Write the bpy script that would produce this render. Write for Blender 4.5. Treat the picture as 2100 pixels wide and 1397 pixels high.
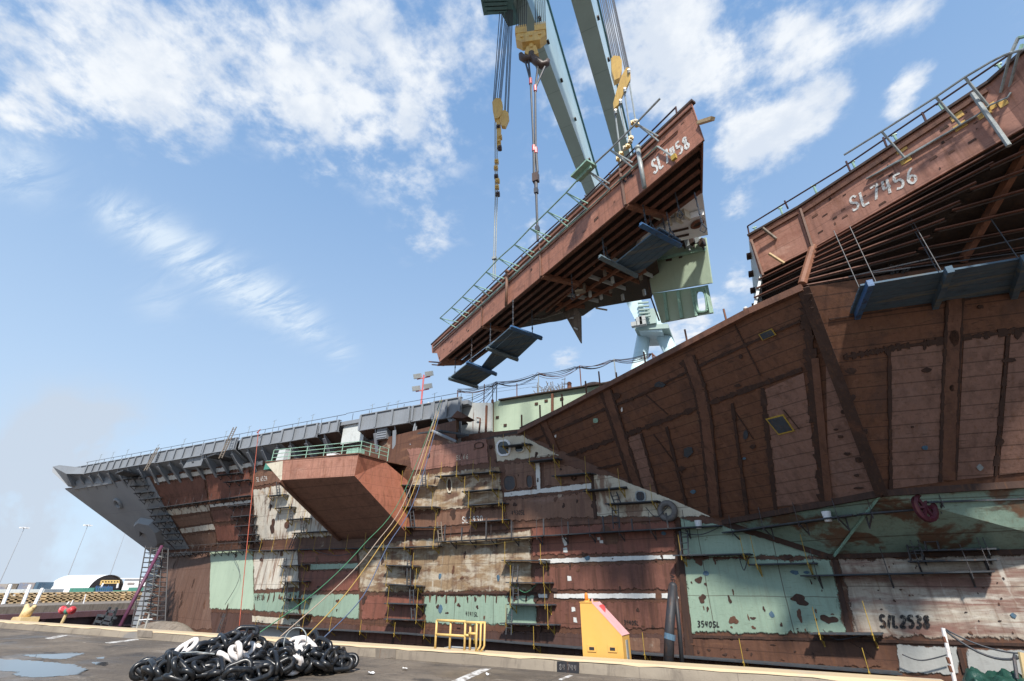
import bpy, math, random
import numpy as np
from mathutils import Vector
rnd = random.Random(7)
S = bpy.context.scene
for o in list(bpy.data.objects): bpy.data.objects.remove(o)
COL = S.collection

# ------------------------------------------------------------ camera
FPX = 950.; PX, PY = 1050., 698.5; HZ = 1196.; CAMZ = 2.5
TH = math.atan((HZ - PY) / FPX)
AZ = math.atan((PX + 1180.) / math.hypot(FPX, HZ - PY))       # ship axis (world X) to the camera heading
HEAD = np.array([-math.cos(AZ), math.sin(AZ), 0]); RIGHT = np.array([math.sin(AZ), math.cos(AZ), 0]); UPV = np.array([0, 0, 1.])
FWD = HEAD * math.cos(TH) + UPV * math.sin(TH); CUP = UPV * math.cos(TH) - HEAD * math.sin(TH)
EYE = np.array([0, 0, CAMZ])
cd = bpy.data.cameras.new('camera'); cam = bpy.data.objects.new('camera', cd); COL.objects.link(cam)
cd.sensor_width = 36; cd.lens = FPX / 2100 * 36; cd.clip_end = 20000; cd.clip_start = .1
from mathutils import Matrix
cam.matrix_world = Matrix(((RIGHT[0], CUP[0], -FWD[0], 0), (RIGHT[1], CUP[1], -FWD[1], 0), (RIGHT[2], CUP[2], -FWD[2], CAMZ), (0, 0, 0, 1)))
S.camera = cam

# ------------------------------------------------------------ measuring helpers: photograph pixel -> point on a real plane
def ray(x, y): return FWD * FPX + RIGHT * (x - PX) + CUP * (PY - y)
def onz(x, y, z): r = ray(x, y); return EYE + r * ((z - CAMZ) / r[2])
def ony(x, y, Y): r = ray(x, y); return EYE + r * (Y / r[1])
def onx(x, y, X): r = ray(x, y); return EYE + r * (X / r[0])
def plane3(a, b, c): n = np.cross(b - a, c - a); n = n / np.linalg.norm(n); return a, n
def onpl(x, y, pl): r = ray(x, y); return EYE + r * (((pl[0] - EYE) @ pl[1]) / (r @ pl[1]))
def proj(p):
    d = np.asarray(p, float) - EYE; z = d @ FWD
    return PX + FPX * (d @ RIGHT) / z, PY - FPX * (d @ CUP) / z
def up_at(P, py):                                             # height on the vertical through P seen at row py
    lo, hi = CAMZ, 90.
    for _ in range(50):
        m = (lo + hi) / 2
        if proj((P[0], P[1], m))[1] > py: lo = m
        else: hi = m
    return lo
A3 = lambda *a: np.array(a, float)
UZ = A3(0, 0, 1)
def nrm(v): return v / (np.linalg.norm(v) + 1e-12)

# ------------------------------------------------------------ world, sun, exposure
SUN_EL = math.radians(46); SUN_DIR = nrm(A3(.46, -.89, 0)) * math.cos(SUN_EL) + UZ * math.sin(SUN_EL)
w = bpy.data.worlds.new('World'); S.world = w; w.use_nodes = True
nt = w.node_tree; nt.nodes.clear()
def N(t, **k):
    n = nt.nodes.new(t)
    for a, b in k.items(): setattr(n, a, b)
    return n
def wl(a, b): nt.links.new(a, b)
def wmath(op, a, b=None, clamp=False):
    n = N('ShaderNodeMath', operation=op, use_clamp=clamp)
    for i, v in enumerate((a, b)):
        if v is None: continue
        if isinstance(v, (int, float)): n.inputs[i].default_value = v
        else: wl(v, n.inputs[i])
    return n.outputs[0]
def wramp(v, lo, hi, smooth=True, a=0., b=1.):
    n = N('ShaderNodeMapRange', interpolation_type='SMOOTHSTEP' if smooth else 'LINEAR', clamp=True)
    wl(v, n.inputs[0])
    for i, q in zip((1, 2, 3, 4), (lo, hi, a, b)): n.inputs[i].default_value = q
    return n.outputs[0]
sky = N('ShaderNodeTexSky', sky_type='NISHITA', sun_disc=False)
sky.sun_elevation = SUN_EL; sky.sun_rotation = math.atan2(SUN_DIR[0], SUN_DIR[1])
sky.air_density = 1.0; sky.dust_density = 1.2; sky.ozone_density = 2.0; sky.altitude = 0
tc = N('ShaderNodeTexCoord'); D = tc.outputs['Generated']
sx = N('ShaderNodeSeparateXYZ'); wl(D, sx.inputs[0])
el = wmath('MAXIMUM', sx.outputs[2], 0.0)
den = wmath('ADD', el, .10)
cx = N('ShaderNodeCombineXYZ'); wl(wmath('DIVIDE', sx.outputs[0], den), cx.inputs[0]); wl(wmath('DIVIDE', sx.outputs[1], den), cx.inputs[1])
def wnoise(vec, sc, det, ro, dist=0., off=(0, 0, 0)):
    m = N('ShaderNodeMapping'); wl(vec, m.inputs[0]); m.inputs['Location'].default_value = off
    n = N('ShaderNodeTexNoise'); wl(m.outputs[0], n.inputs['Vector'])
    n.inputs['Scale'].default_value = sc; n.inputs['Detail'].default_value = det; n.inputs['Roughness'].default_value = ro; n.inputs['Distortion'].default_value = dist
    return n.outputs[0]
CLOUDS = [  # x, y, radius, weight : the direction of each cloud bank
 (60,50,132,0.57),(220,70,114,0.64),(330,110,96,0.57),(480,150,114,0.55),(640,170,105,0.55),(700,240,96,0.51),(860,110,96,0.51),(620,20,105,0.46),(900,250,88,0.46),(350,285,74,0.51),(230,170,88,0.37),(820,340,79,0.41),(990,60,79,0.46),(640,320,52,0.28),(760,60,88,0.46),(60,200,96,0.41),
 (880,480,65,.5),(70,290,110,.35),(1400,60,95,1.0),(1370,150,60,.7),(1240,110,80,.6),(1620,120,55,1.0),(1665,95,42,.8),(1700,190,45,.85),(1520,300,60,1.0),(1570,270,60,.8),(1640,270,50,.75),(1860,185,44,.75),(1890,150,40,.6),(1840,230,34,.5),(1480,165,50,.8),(1790,10,75,.75),(1330,200,50,.65),
 (1170,260,80,.5),(1500,425,40,.6),(1520,570,36,.7),(1430,650,55,1.0),(1360,700,45,.7),(1160,740,34,.5),(1200,640,30,.4),(1600,20,60,.6),(1900,20,50,.6),(2080,30,40,.35),(1100,420,80,.4),(1100,560,70,.3)]
cov = None
def dirn(x, y): return nrm(ray(x, y))
def wblob(x, y, r, wt):
    d = dirn(x, y); d2 = dirn(x + r, y); c = 1 - d @ d2
    n = N('ShaderNodeVectorMath', operation='DOT_PRODUCT'); wl(D, n.inputs[0]); n.inputs[1].default_value = tuple(d)
    e = wmath('POWER', 2.71828, wmath('MULTIPLY', wmath('SUBTRACT', n.outputs['Value'], 1.0), .7 / c))
    return wmath('MULTIPLY', e, wt)
def wsum(lst):
    acc = None
    for b in lst: acc = b if acc is None else wmath('ADD', acc, b)
    return acc
cov = wsum([wblob(*c) for c in CLOUDS])
n_big = wnoise(cx.outputs[0], 6.5, 9, .58, .1, (3.1, 1.7, 0))
n_rip = wnoise(cx.outputs[0], 17, 8, .60, .15, (7.7, 2.2, 0))
cn = wmath('ADD', wmath('MULTIPLY', n_big, .55), wmath('MULTIPLY', n_rip, .45))
cl = wramp(wmath('ADD', cn, wmath('MULTIPLY', wmath('MINIMUM', cov, 1.05), .24)), .555, .79)
cl = wmath('MULTIPLY', cl, wramp(cov, .08, .62))
# thin streak of cirrus
STREAK = [(230,430,36,.5),(270,450,42,.6),(330,490,42,.7),(390,525,42,.75),(445,560,40,.8),(500,590,38,.85),(550,615,36,.9),(600,645,34,.85),(645,675,26,.7),(700,722,24,.5),(330,615,40,.35),(60,360,55,.45),(20,330,60,.45)]
mp = N('ShaderNodeMapping'); wl(cx.outputs[0], mp.inputs[0]); mp.inputs['Rotation'].default_value = (0, 0, math.radians(20)); mp.inputs['Scale'].default_value = (1.6, 6, 1)
n_st = wnoise(mp.outputs[0], 2.2, 8, .65, .6)
stv = wmath('MULTIPLY', wsum([wblob(*c) for c in STREAK]), wramp(n_st, .34, .66))
low = wsum([wblob(*c) for c in [(190,855,75,.75),(290,900,70,.6),(100,850,70,.5),(30,980,140,.7),(150,1010,130,.7),(20,1100,150,.6),(230,1100,120,.55),(100,1180,150,.5),(-150,1100,200,.7),(380,930,50,.35)]])
n_lo = wnoise(D, 5.5, 6, .55, .2)
lowm = wmath('MULTIPLY', low, wramp(n_lo, .30, .58))
def wmix(f, a, b):
    n = N('ShaderNodeMix', data_type='RGBA'); 
    wl(f, n.inputs[0])
    for i, v in ((6, a), (7, b)):
        if isinstance(v, tuple): n.inputs[i].default_value = v + (1,)
        else: wl(v, n.inputs[i])
    return n.outputs[2]
SK = .12
def skc(r, g, b): return (r / SK, g / SK, b / SK)
hzf = wramp(el, .0, .95, False)
hzf = wmath('POWER', wmath('SUBTRACT', 1.0, hzf), 1.5)
c0 = N('ShaderNodeMix', data_type='RGBA'); c0.inputs[0].default_value = .72; wl(sky.outputs[0], c0.inputs[6]); c0.inputs[7].default_value = skc(.15, .295, .54) + (1,)
c1 = wmix(wmath('MULTIPLY', hzf, .92), c0.outputs[2], skc(.47, .58, .685))
ccol = wmix(wramp(wnoise(cx.outputs[0], 6.5, 6, .58, .1, (3.16, 1.62, 0)), .40, .62), skc(.64, .66, .68), skc(.50, .545, .61))
c2 = wmix(wmath('MULTIPLY', cl, .93), c1, ccol)
c3 = wmix(wmath('MINIMUM', stv, .8), c2, skc(.53, .60, .67))
c4 = wmix(wmath('MINIMUM', lowm, .85), c3, skc(.40, .455, .53))
bg = N('ShaderNodeBackground'); wl(c4, bg.inputs[0]); bg.inputs[1].default_value = SK
wo = N('ShaderNodeOutputWorld'); wl(bg.outputs[0], wo.inputs[0])
sd = bpy.data.lights.new('sun', 'SUN'); sun = bpy.data.objects.new('sun', sd); COL.objects.link(sun)
sd.energy = 4.1; sd.angle = math.radians(3.0); sd.color = (1, .95, .87)
sun.rotation_euler = Vector(tuple(SUN_DIR)).to_track_quat('Z', 'Y').to_euler(); sun.location = (20, -40, 60)
S.view_settings.view_transform = 'Standard'; S.view_settings.look = 'None'; S.view_settings.exposure = 0.6; S.view_settings.gamma = 1
try: S.cycles.max_bounces = 5; S.cycles.diffuse_bounces = 3
except Exception: pass

# ------------------------------------------------------------ materials
class Mt:
    def __init__(s, name, rough=.6, metal=0., spec=.4):
        s.m = bpy.data.materials.new(name); s.m.use_nodes = True; s.t = s.m.node_tree; s.b = s.t.nodes['Principled BSDF']
        s.b.inputs['Roughness'].default_value = rough; s.b.inputs['Metallic'].default_value = metal; s.b.inputs['Specular IOR Level'].default_value = spec
        s.tc = s.t.nodes.new('ShaderNodeTexCoord').outputs['Object']
    def l(s, a, b): s.t.links.new(a, b)
    def noise(s, sc=(1, 1, 1), det=5, ro=.6, off=0., dist=0.):
        mp = s.t.nodes.new('ShaderNodeMapping'); s.l(s.tc, mp.inputs[0]); mp.inputs['Scale'].default_value = sc; mp.inputs['Location'].default_value = (off, off * 1.7, off * .6)
        n = s.t.nodes.new('ShaderNodeTexNoise'); s.l(mp.outputs[0], n.inputs['Vector']); n.inputs['Scale'].default_value = 1; n.inputs['Detail'].default_value = det; n.inputs['Roughness'].default_value = ro; n.inputs['Distortion'].default_value = dist
        return n.outputs[0]
    def ramp(s, v, lo, hi, a=0., b=1.):
        n = s.t.nodes.new('ShaderNodeMapRange'); n.interpolation_type = 'SMOOTHSTEP'; s.l(v, n.inputs[0])
        for i, q in zip((1, 2, 3, 4), (lo, hi, a, b)): n.inputs[i].default_value = q
        return n.outputs[0]
    def math(s, op, a, b=None):
        n = s.t.nodes.new('ShaderNodeMath'); n.operation = op
        for i, v in enumerate((a, b)):
            if v is None: continue
            if isinstance(v, (int, float)): n.inputs[i].default_value = v
            else: s.l(v, n.inputs[i])
        return n.outputs[0]
    def mix(s, f, a, b, mode='MIX'):
        n = s.t.nodes.new('ShaderNodeMix'); n.data_type = 'RGBA'; n.blend_type = mode
        if isinstance(f, (int, float)): n.inputs[0].default_value = f
        else: s.l(f, n.inputs[0])
        for i, v in ((6, a), (7, b)):
            if isinstance(v, tuple): n.inputs[i].default_value = v[:3] + (1,)
            else: s.l(v, n.inputs[i])
        return n.outputs[2]
    def lines(s, axis, period, width, vec=None, jig=0.):          # thin seam lines along one axis of the object's own space
        sp = s.t.nodes.new('ShaderNodeSeparateXYZ'); s.l(vec or s.tc, sp.inputs[0])
        v = s.math('DIVIDE', sp.outputs[axis], period)
        if jig: v = s.math('ADD', v, s.math('MULTIPLY', s.noise((.5, .5, .5), 2, .5, 3.), jig))
        f = s.math('FRACT', v)
        return s.math('LESS_THAN', f, width / period)
    def done(s, col, bump=None, bd=.02, bs=.5):
        if isinstance(col, tuple): s.b.inputs['Base Color'].default_value = col[:3] + (1,)
        else: s.l(col, s.b.inputs['Base Color'])
        if bump is not None:
            n = s.t.nodes.new('ShaderNodeBump'); n.inputs['Strength'].default_value = bs; n.inputs['Distance'].default_value = bd; s.l(bump, n.inputs['Height']); s.l(n.outputs[0], s.b.inputs['Normal'])
        return s.m
_off = [0.]
def M_plate(name, base, spots=(), rough=.65, seam=None, seamx=None, seamy=None, fine=.30, dark=(.05, .022, .014), bs=.35):
    """worn painted steel: base paint, then (colour, noise scale, low, high, amount) layers, streaks, fine mottling and weld lines"""
    g_ = lambda c: tuple(min(.82, v * 1.22) for v in c)
    base = g_(base); spots = [(g_(c_),) + tuple(r_) for c_, *r_ in spots]
    m = Mt(name, rough); _off[0] += 3.7; o = _off[0]
    c = base
    big = m.noise((.25, .25, .25), 4, .55, o)
    c = m.mix(m.ramp(big, .35, .7, 0, .4), c, tuple(v * .68 for v in base))
    for i, (cc, sc, lo, hi, am) in enumerate(spots):
        c = m.mix(m.ramp(m.noise(sc, 7, .62, o + 5 * i + 1, .3), lo, hi, 0, am), c, cc)
    if seamy: c = m.mix(m.math('MULTIPLY', m.lines(1, seamy, .09, jig=.02), .5), c, dark)
    gr = min(1.3, fine / .3)
    if gr > .3:
        c = m.mix(m.ramp(m.noise((2.6, 2.6, .16), 6, .65, o + 21, .2), .46, .74, 0, .62 * gr), c, tuple(v * .42 for v in base))
        c = m.mix(m.ramp(m.noise((8, 8, .5), 5, .7, o + 25), .50, .74, 0, .5 * gr), c, (.17, .072, .026))
        c = m.mix(m.ramp(m.noise((1.6, 1.6, 1.1), 7, .7, o + 31, .4), .55, .75, 0, .4 * gr), c, tuple(min(.8, v * 1.5 + .02) for v in base))
        c = m.mix(m.ramp(m.noise((11, 11, 9), 4, .65, o + 35), .64, .70, 0, .6 * gr), c, dark)
        c = m.mix(m.ramp(m.noise((1.7, 1.7, 15), 5, .62, o + 45), .60, .68, 0, .55 * gr), c, dark)
    f = m.noise((5, 5, 5), 6, .7, o + 2)
    c = m.mix(m.ramp(f, .3, .75, 0, fine), c, tuple(v * .45 for v in base))
    if seam:
        c = m.mix(m.math('MULTIPLY', m.lines(2, seam, .045, jig=.05), .58), c, dark)
    if seamx:
        c = m.mix(m.math('MULTIPLY', m.lines(0, seamx, .05, jig=.03), .7), c, dark)
    c = m.mix(m.ramp(m.noise((1.1, 1.1, 1.1), 8, .7, o + 9), .66, .74, 0, .85), c, dark)
    return m.done(c, m.math('ADD', f, m.math('MULTIPLY', m.noise((.7, .7, .7), 3, .5, o + 41), 1.6)) if gr > .3 else f, .035, bs)
STK = (2.2, 2.2, .22)      # vertical streaks
HOR = (.22, .22, 1.5)      # horizontal scuffs
RUST = (.135, .052, .024); DRUST = (.06, .026, .016); WHT = (.56, .52, .45); TAN = (.40, .31, .21)
MAT = {}
MAT['rust'] = M_plate('rusty brown steel', (.110, .050, .030), [(DRUST, STK, .5, .68, .8), ((.20, .095, .05), HOR, .55, .7, .6), ((.36, .30, .22), (.45, .45, .9), .63, .74, .75)], seam=2.4)
MAT['darkbrown'] = M_plate('dark brown primer steel', (.085, .045, .036), [(DRUST, STK, .48, .66, .8)], seam=1.8)
MAT['bowbrown'] = M_plate('bow brown primer', (.15, .083, .06), [(DRUST, STK, .52, .7, .8), ((.2, .13, .1), (.3, .3, .12), .5, .68, .6)], seam=3.1, seamx=3.4)
MAT['red'] = M_plate('red lead primer', (.20, .074, .050), [((.10, .044, .030), STK, .48, .66, .75), ((.30, .12, .09), HOR, .58, .72, .55)], seam=2.2)
MAT['darkred'] = M_plate('aged red primer', (.165, .068, .048), [(DRUST, STK, .48, .66, .75), ((.2, .085, .06), HOR, .58, .72, .5)], seam=2.0)
MAT['pink'] = M_plate('faded pink primer', (.26, .125, .092), [((.13, .06, .045), STK, .50, .68, .7), ((.3, .17, .13), HOR, .55, .7, .5)], seam=1.6)
MAT['pinkbrown'] = M_plate('faded pinkish brown primer', (.185, .098, .064), [((.38, .33, .26), (.5, .5, .7), .62, .72, .75), ((.10, .05, .036), STK, .50, .68, .75), ((.24, .15, .12), HOR, .55, .7, .5)], seam=2.1)
MAT['green'] = M_plate('pale green primer', (.25, .335, .255), [((.20, .27, .21), STK, .5, .7, .6), ((.17, .10, .06), (.5, .5, .12), .64, .72, .8)], rough=.5, seam=3.3, seamx=4.1, fine=.12)
MAT['lightgreen'] = M_plate('light green primer', (.36, .44, .33), [((.28, .36, .27), STK, .5, .7, .5), ((.22, .16, .10), (.4, .4, .1), .66, .74, .7)], rough=.5, fine=.08)
MAT['shadegreen'] = M_plate('green primer with rust', (.24, .33, .26), [(RUST, (.35, .35, .5), .52, .6, .92), (DRUST, HOR, .6, .68, .7)], rough=.55, seam=1.4, fine=.2)
MAT['white'] = M_plate('scuffed white paint over rust', (.55, .50, .42), [((.17, .085, .05), (1.5, 1.5, .16), .50, .64, .95), ((.30, .15, .06), (.9, .9, .35), .56, .70, .8), ((.10, .055, .035), (.7, .7, .7), .62, .70, .8)], seam=2.6, fine=.2)
MAT['tan'] = M_plate('scuffed tan paint over brown', (.135, .075, .048), [((.30, .21, .12), (.45, .45, .8), .36, .56, .88), ((.45, .39, .30), (.5, .5, 1.7), .45, .60, .88), ((.46, .42, .34), (1.6, 1.6, .2), .60, .68, .75), ((.13, .06, .03), (.9, .9, .25), .58, .70, .85)], seam=2.4, fine=.25)
MAT['cream'] = M_plate('dirty cream paint', (.52, .47, .37), [((.16, .08, .05), (.6, .6, .25), .58, .66, .9)], seam=2.5, fine=.15)
MAT['whiteband'] = M_plate('brushed white band', (.60, .59, .56), [((.35, .25, .18), (1.2, 1.2, .4), .58, .7, .7)], fine=.1)
MAT['whitebrown'] = M_plate('white streaks over brown primer', (.21, .115, .09), [((.40, .35, .28), (.16, .16, 1.15), .44, .58, .9), ((.52, .49, .42), (.2, .2, 1.6), .52, .64, .9), ((.5, .46, .4), (1.3, 1.3, .4), .60, .68, .85), ((.15, .075, .045), (.9, .9, .9), .62, .70, .7)], seam=2.6, fine=.25)
MAT['palewhite'] = M_plate('pale grey undercoat', (.36, .36, .34), [((.3, .3, .28), (.5, .5, .5), .5, .7, .5), (RUST, (1, 1, .4), .66, .72, .9)], fine=.1)
MAT['flare'] = M_plate('brown overhang plating', (.150, .066, .038), [((.085, .042, .03), (.8, .8, .8), .48, .64, .85), ((.16, .08, .045), (.35, .35, 1.2), .55, .7, .6)], seam=.55, dark=(.028, .014, .010), fine=.4)
MAT['flarepink'] = M_plate('pinkish overhang plating', (.225, .125, .095), [((.12, .062, .045), (1.5, 1.5, .3), .52, .68, .8), ((.21, .135, .115), (.6, .6, .6), .52, .7, .5)], seam=.55, dark=(.04, .022, .016), fine=.35)
MAT['block'] = M_plate('weathered red block plating', (.33, .142, .092), [((.17, .075, .05), (.7, .7, 1.2), .52, .66, .75), ((.42, .21, .15), (.3, .3, 1.), .55, .7, .5)], seam=.75, dark=(.16, .085, .06), fine=.35)
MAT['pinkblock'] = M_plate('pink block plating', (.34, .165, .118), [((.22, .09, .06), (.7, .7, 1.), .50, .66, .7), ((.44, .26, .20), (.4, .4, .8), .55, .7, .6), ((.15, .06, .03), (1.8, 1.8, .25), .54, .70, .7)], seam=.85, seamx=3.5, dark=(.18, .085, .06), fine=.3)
MAT['orange'] = M_plate('orange red lead plating', (.28, .105, .065), [((.24, .08, .045), (.7, .7, .4), .46, .64, .8), ((.14, .055, .03), (2, 2, .25), .54, .68, .7)], seam=.9, seamx=1.9, dark=(.15, .05, .03), fine=.3)
MAT['underpink'] = M_plate('underside plating with shade in colour', (.21, .105, .072), [((.14, .07, .05), (.6, .6, 1.2), .5, .66, .7)], seam=.9, dark=(.06, .03, .025), fine=.3)  # sponson plating darkened: the underside shade is in the colour
MAT['seam'] = M_plate('dark weld band', (.05, .026, .019), [((.11, .045, .025), (1, 1, 1), .55, .7, .8)], rough=.8)
MAT['strap'] = M_plate('brown doubling strap', (.15, .07, .045), [((.07, .035, .025), (1.2, 1.2, .6), .5, .66, .8)], fine=.4)
MAT['stiff'] = M_plate('rusty stiffener', (.22, .095, .055), [((.09, .042, .03), (1, 1, 1), .5, .66, .8)])
MAT['stiffshade'] = M_plate('shaded rusty flange', (.15, .062, .040), [(DRUST, (.8, .8, .8), .45, .66, .85)])  # rusty stiffener steel darkened to hold the shade under the blocks
MAT['shade'] = M_plate('dark steel with shade in colour', (.05, .034, .028), [((.09, .05, .035), (.7, .7, .7), .5, .7, .7)])  # dark colour holds the shade of undersides and interiors; also dark fittings
MAT['grey'] = M_plate('ship grey paint', (.20, .215, .235), [((.19, .21, .245), (.3, .3, .3), .5, .7, .6), ((.28, .15, .08), STK, .70, .76, .7)], rough=.5, fine=.1, dark=(.12, .12, .13))
MAT['greyhull'] = M_plate('ship grey hull paint', (.235, .25, .27), [((.18, .2, .23), (.15, .15, .4), .45, .7, .6), ((.28, .17, .1), STK, .72, .78, .6)], rough=.5, fine=.08, seam=4.2, dark=(.17, .19, .21))
MAT['lightgrey'] = M_plate('pale grey plating with rust', (.47, .49, .48), [((.34, .36, .35), (.5, .5, .5), .5, .7, .6), (RUST, STK, .62, .7, .8)], rough=.5, fine=.1)
MAT['darksteel'] = M_plate('dark staging steel', (.055, .055, .06), [((.09, .055, .04), (2, 2, 2), .55, .7, .7)])
MAT['plank'] = M_plate('grey blue staging planks', (.042, .05, .06), [((.08, .08, .075), (1.5, 1.5, 1.5), .5, .7, .7)], rough=.8)
MAT['blueplank'] = M_plate('blue painted planks', (.070, .118, .165), [((.17, .16, .12), (.25, 2.2, 2.5), .5, .62, .75), ((.04, .07, .11), (.5, 3, 3), .5, .7, .7)], rough=.75, fine=.15, dark=(.03, .05, .07))
MAT['bluebeam'] = M_plate('bright blue beam', (.045, .125, .27), [((.1, .14, .17), (1, 1, 1), .5, .66, .6)], rough=.5)
MAT['greybeam'] = M_plate('grey blue beam', (.13, .19, .23), [((.20, .19, .15), (1, 1, 1), .5, .66, .6)], rough=.6)
MAT['yellow'] = M_plate('yellow steel bracket', (.42, .28, .05), [((.3, .2, .04), (2, 2, 2), .5, .7, .6)], rough=.5)
MAT['railyellow'] = M_plate('pale yellow rail paint', (.60, .41, .15), [((.6, .38, .1), (3, 3, 3), .5, .7, .6), ((.25, .16, .1), (6, 6, 6), .68, .74, .7)], rough=.45, fine=.1)
MAT['boxyellow'] = M_plate('yellow housing paint', (.62, .345, .085), [((.58, .33, .095), (.8, .8, .8), .45, .7, .7), ((.42, .27, .10), (.8, .8, .25), .66, .78, .35)], rough=.42, fine=.06, dark=(.5, .28, .07), bs=.1)
MAT['boxpink'] = M_plate('pink faded slope paint', (.68, .36, .36), [((.6, .28, .28), (2, 2, 2), .5, .7, .6)], rough=.5, fine=.1, dark=(.5, .25, .25), bs=.1)
MAT['lugred'] = M_plate('red lug paint', (.55, .08, .08), rough=.4, fine=.15)
MAT['hoist'] = M_plate('ochre hoist paint', (.70, .43, .13), [((.5, .30, .1), (.9, .9, .9), .5, .68, .7), ((.16, .09, .05), (2, 2, .8), .66, .74, .7)], rough=.45, fine=.2, dark=(.25, .14, .06))
MAT['hook'] = M_plate('brown forged hook', (.075, .05, .042), [((.12, .07, .05), (1, 1, 1), .5, .7, .5)], rough=.45)
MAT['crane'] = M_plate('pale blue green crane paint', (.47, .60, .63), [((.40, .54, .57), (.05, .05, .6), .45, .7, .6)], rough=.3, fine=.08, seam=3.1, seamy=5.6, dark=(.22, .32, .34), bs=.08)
MAT['craneunder'] = M_plate('crane paint darkened for shade', (.28, .36, .33), [((.25, .32, .29), (.1, .1, .1), .45, .7, .5)], rough=.5, fine=.08, seamy=5.6, dark=(.16, .21, .19), bs=.05)  # same crane paint, darkened to hold the shade of the girder undersides
MAT['craneteal'] = M_plate('teal trolley paint', (.10, .20, .20), [((.06, .12, .13), (.5, .5, .5), .45, .7, .6)], rough=.5, fine=.15)
MAT['wire'] = M_plate('dark wire rope', (.05, .055, .065), rough=.5)
MAT['galv'] = M_plate('galvanised tube', (.30, .33, .33), [((.2, .22, .22), (3, 3, 3), .5, .7, .6)], rough=.35)
MAT['railgreen'] = M_plate('green railing paint', (.26, .42, .33), [((.12, .2, .16), (3, 3, 3), .55, .7, .6)], rough=.45)
MAT['raildark'] = M_plate('dark maroon rail', (.055, .025, .025), rough=.5)
MAT['rusty'] = M_plate('rusty rod', (.15, .06, .035), rough=.7)
MAT['paintwhite'] = M_plate('white spray paint', (.70, .68, .64), rough=.7, fine=.15, dark=(.5, .42, .36))
MAT['paintblack'] = M_plate('black spray paint', (.016, .016, .018), rough=.6)
MAT['bluepatch'] = M_plate('blue paint patch', (.075, .14, .20), [((.05, .1, .15), (2, 2, 2), .5, .7, .7)], rough=.7)
MAT['glass'] = Mt('dark glass', .08, 0, .6).done((.03, .035, .038))
MAT['chainblack'] = (lambda m: m.done(m.mix(m.ramp(m.noise((6, 6, 6), 5, .6), .55, .7, 0, .8), (.012, .013, .015), (.06, .055, .05)), m.noise((9, 9, 9), 4, .6), .006, .5))(Mt('black gloss chain paint', .30, 0, .5))
MAT['chainwhite'] = (lambda m: m.done(m.mix(m.ramp(m.noise((5, 5, 5), 6, .65), .5, .68, 0, .8), (.78, .73, .70), (.55, .46, .40))))(Mt('white chain paint', .4))
MAT['hazepole'] = Mt('distant metal with haze tint', .6).done((.34, .36, .39))  # tower colour moved towards the sky to stand in for haze
MAT['dome'] = M_plate('white tent fabric', (.82, .83, .84), [((.72, .73, .76), (.05, .05, .05), .5, .7, .6)], rough=.7, fine=.03, dark=(.75, .75, .77))
MAT['bwhite'] = M_plate('white wall', (.80, .80, .79), rough=.7, fine=.05, dark=(.7, .7, .7))
MAT['timber'] = M_plate('pale timber', (.50, .36, .20), [((.32, .22, .13), (.5, .5, 1), .5, .65, .8), ((.6, .48, .3), (1, 1, 1), .55, .7, .6)], rough=.8)
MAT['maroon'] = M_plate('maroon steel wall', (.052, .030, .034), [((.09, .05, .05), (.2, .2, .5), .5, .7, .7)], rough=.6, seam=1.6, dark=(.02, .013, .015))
MAT['maroonlit'] = M_plate('maroon steel lit tone', (.11, .055, .06), rough=.6)  # lighter copy of the maroon: light on the beams is in the colour
MAT['weather'] = M_plate('weathered grey wood', (.19, .16, .13), [((.09, .075, .06), (2, 2, .3), .5, .66, .8), ((.3, .27, .23), (1, 1, 1), .58, .7, .6)], rough=.85)
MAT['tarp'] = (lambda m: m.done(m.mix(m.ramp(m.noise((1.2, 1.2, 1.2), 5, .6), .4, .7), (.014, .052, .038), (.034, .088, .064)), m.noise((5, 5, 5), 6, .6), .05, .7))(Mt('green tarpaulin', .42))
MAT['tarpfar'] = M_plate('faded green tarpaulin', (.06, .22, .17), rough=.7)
MAT['purple'] = M_plate('purple pipe', (.12, .04, .085), rough=.5)
MAT['tape'] = M_plate('orange red line', (.36, .075, .04), rough=.6)
MAT['redvalve'] = M_plate('red valve paint', (.55, .05, .06), [((.6, .3, .32), (4, 4, 4), .5, .6, .8)], rough=.4)
MAT['bollard'] = M_plate('tan bollard paint', (.62, .46, .24), [((.5, .36, .18), (1, 1, 1), .5, .7, .6)], rough=.55, fine=.1, dark=(.4, .3, .15))
MAT['beacon'] = Mt('orange beacon lens', .25, 0, .6).done((.65, .19, .02))
MAT['fender'] = M_plate('black rubber hose', (.025, .026, .03), rough=.55)
MAT['rubber'] = M_plate('grey rubber coil', (.16, .15, .145), [((.08, .075, .07), (3, 3, 3), .5, .7, .6)], rough=.6)
MAT['skin'] = Mt('skin', .6).done((.45, .27, .19)); MAT['redcloth'] = Mt('red work clothing', .8).done((.35, .03, .05)); MAT['hat'] = Mt('white hard hat', .35).done((.75, .74, .72)); MAT['greycloth'] = Mt('dark work clothing', .8).done((.1, .1, .12))
MAT['reelred'] = M_plate('dark red hose', (.07, .008, .018), rough=.6)  # red darkened so the colour holds the shade of the overhang
MAT['lamp'] = M_plate('grey floodlight housing', (.36, .37, .36), rough=.45, fine=.1)
MAT['mast'] = M_plate('red mast paint', (.55, .12, .12), rough=.5)
for nm, c in (('green', (.06, .19, .10)), ('pale', (.38, .29, .22)), ('yellow', (.45, .29, .08)), ('blue', (.09, .12, .20))): MAT['hose' + nm] = Mt(nm + ' hose', .5).done(c)
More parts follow.
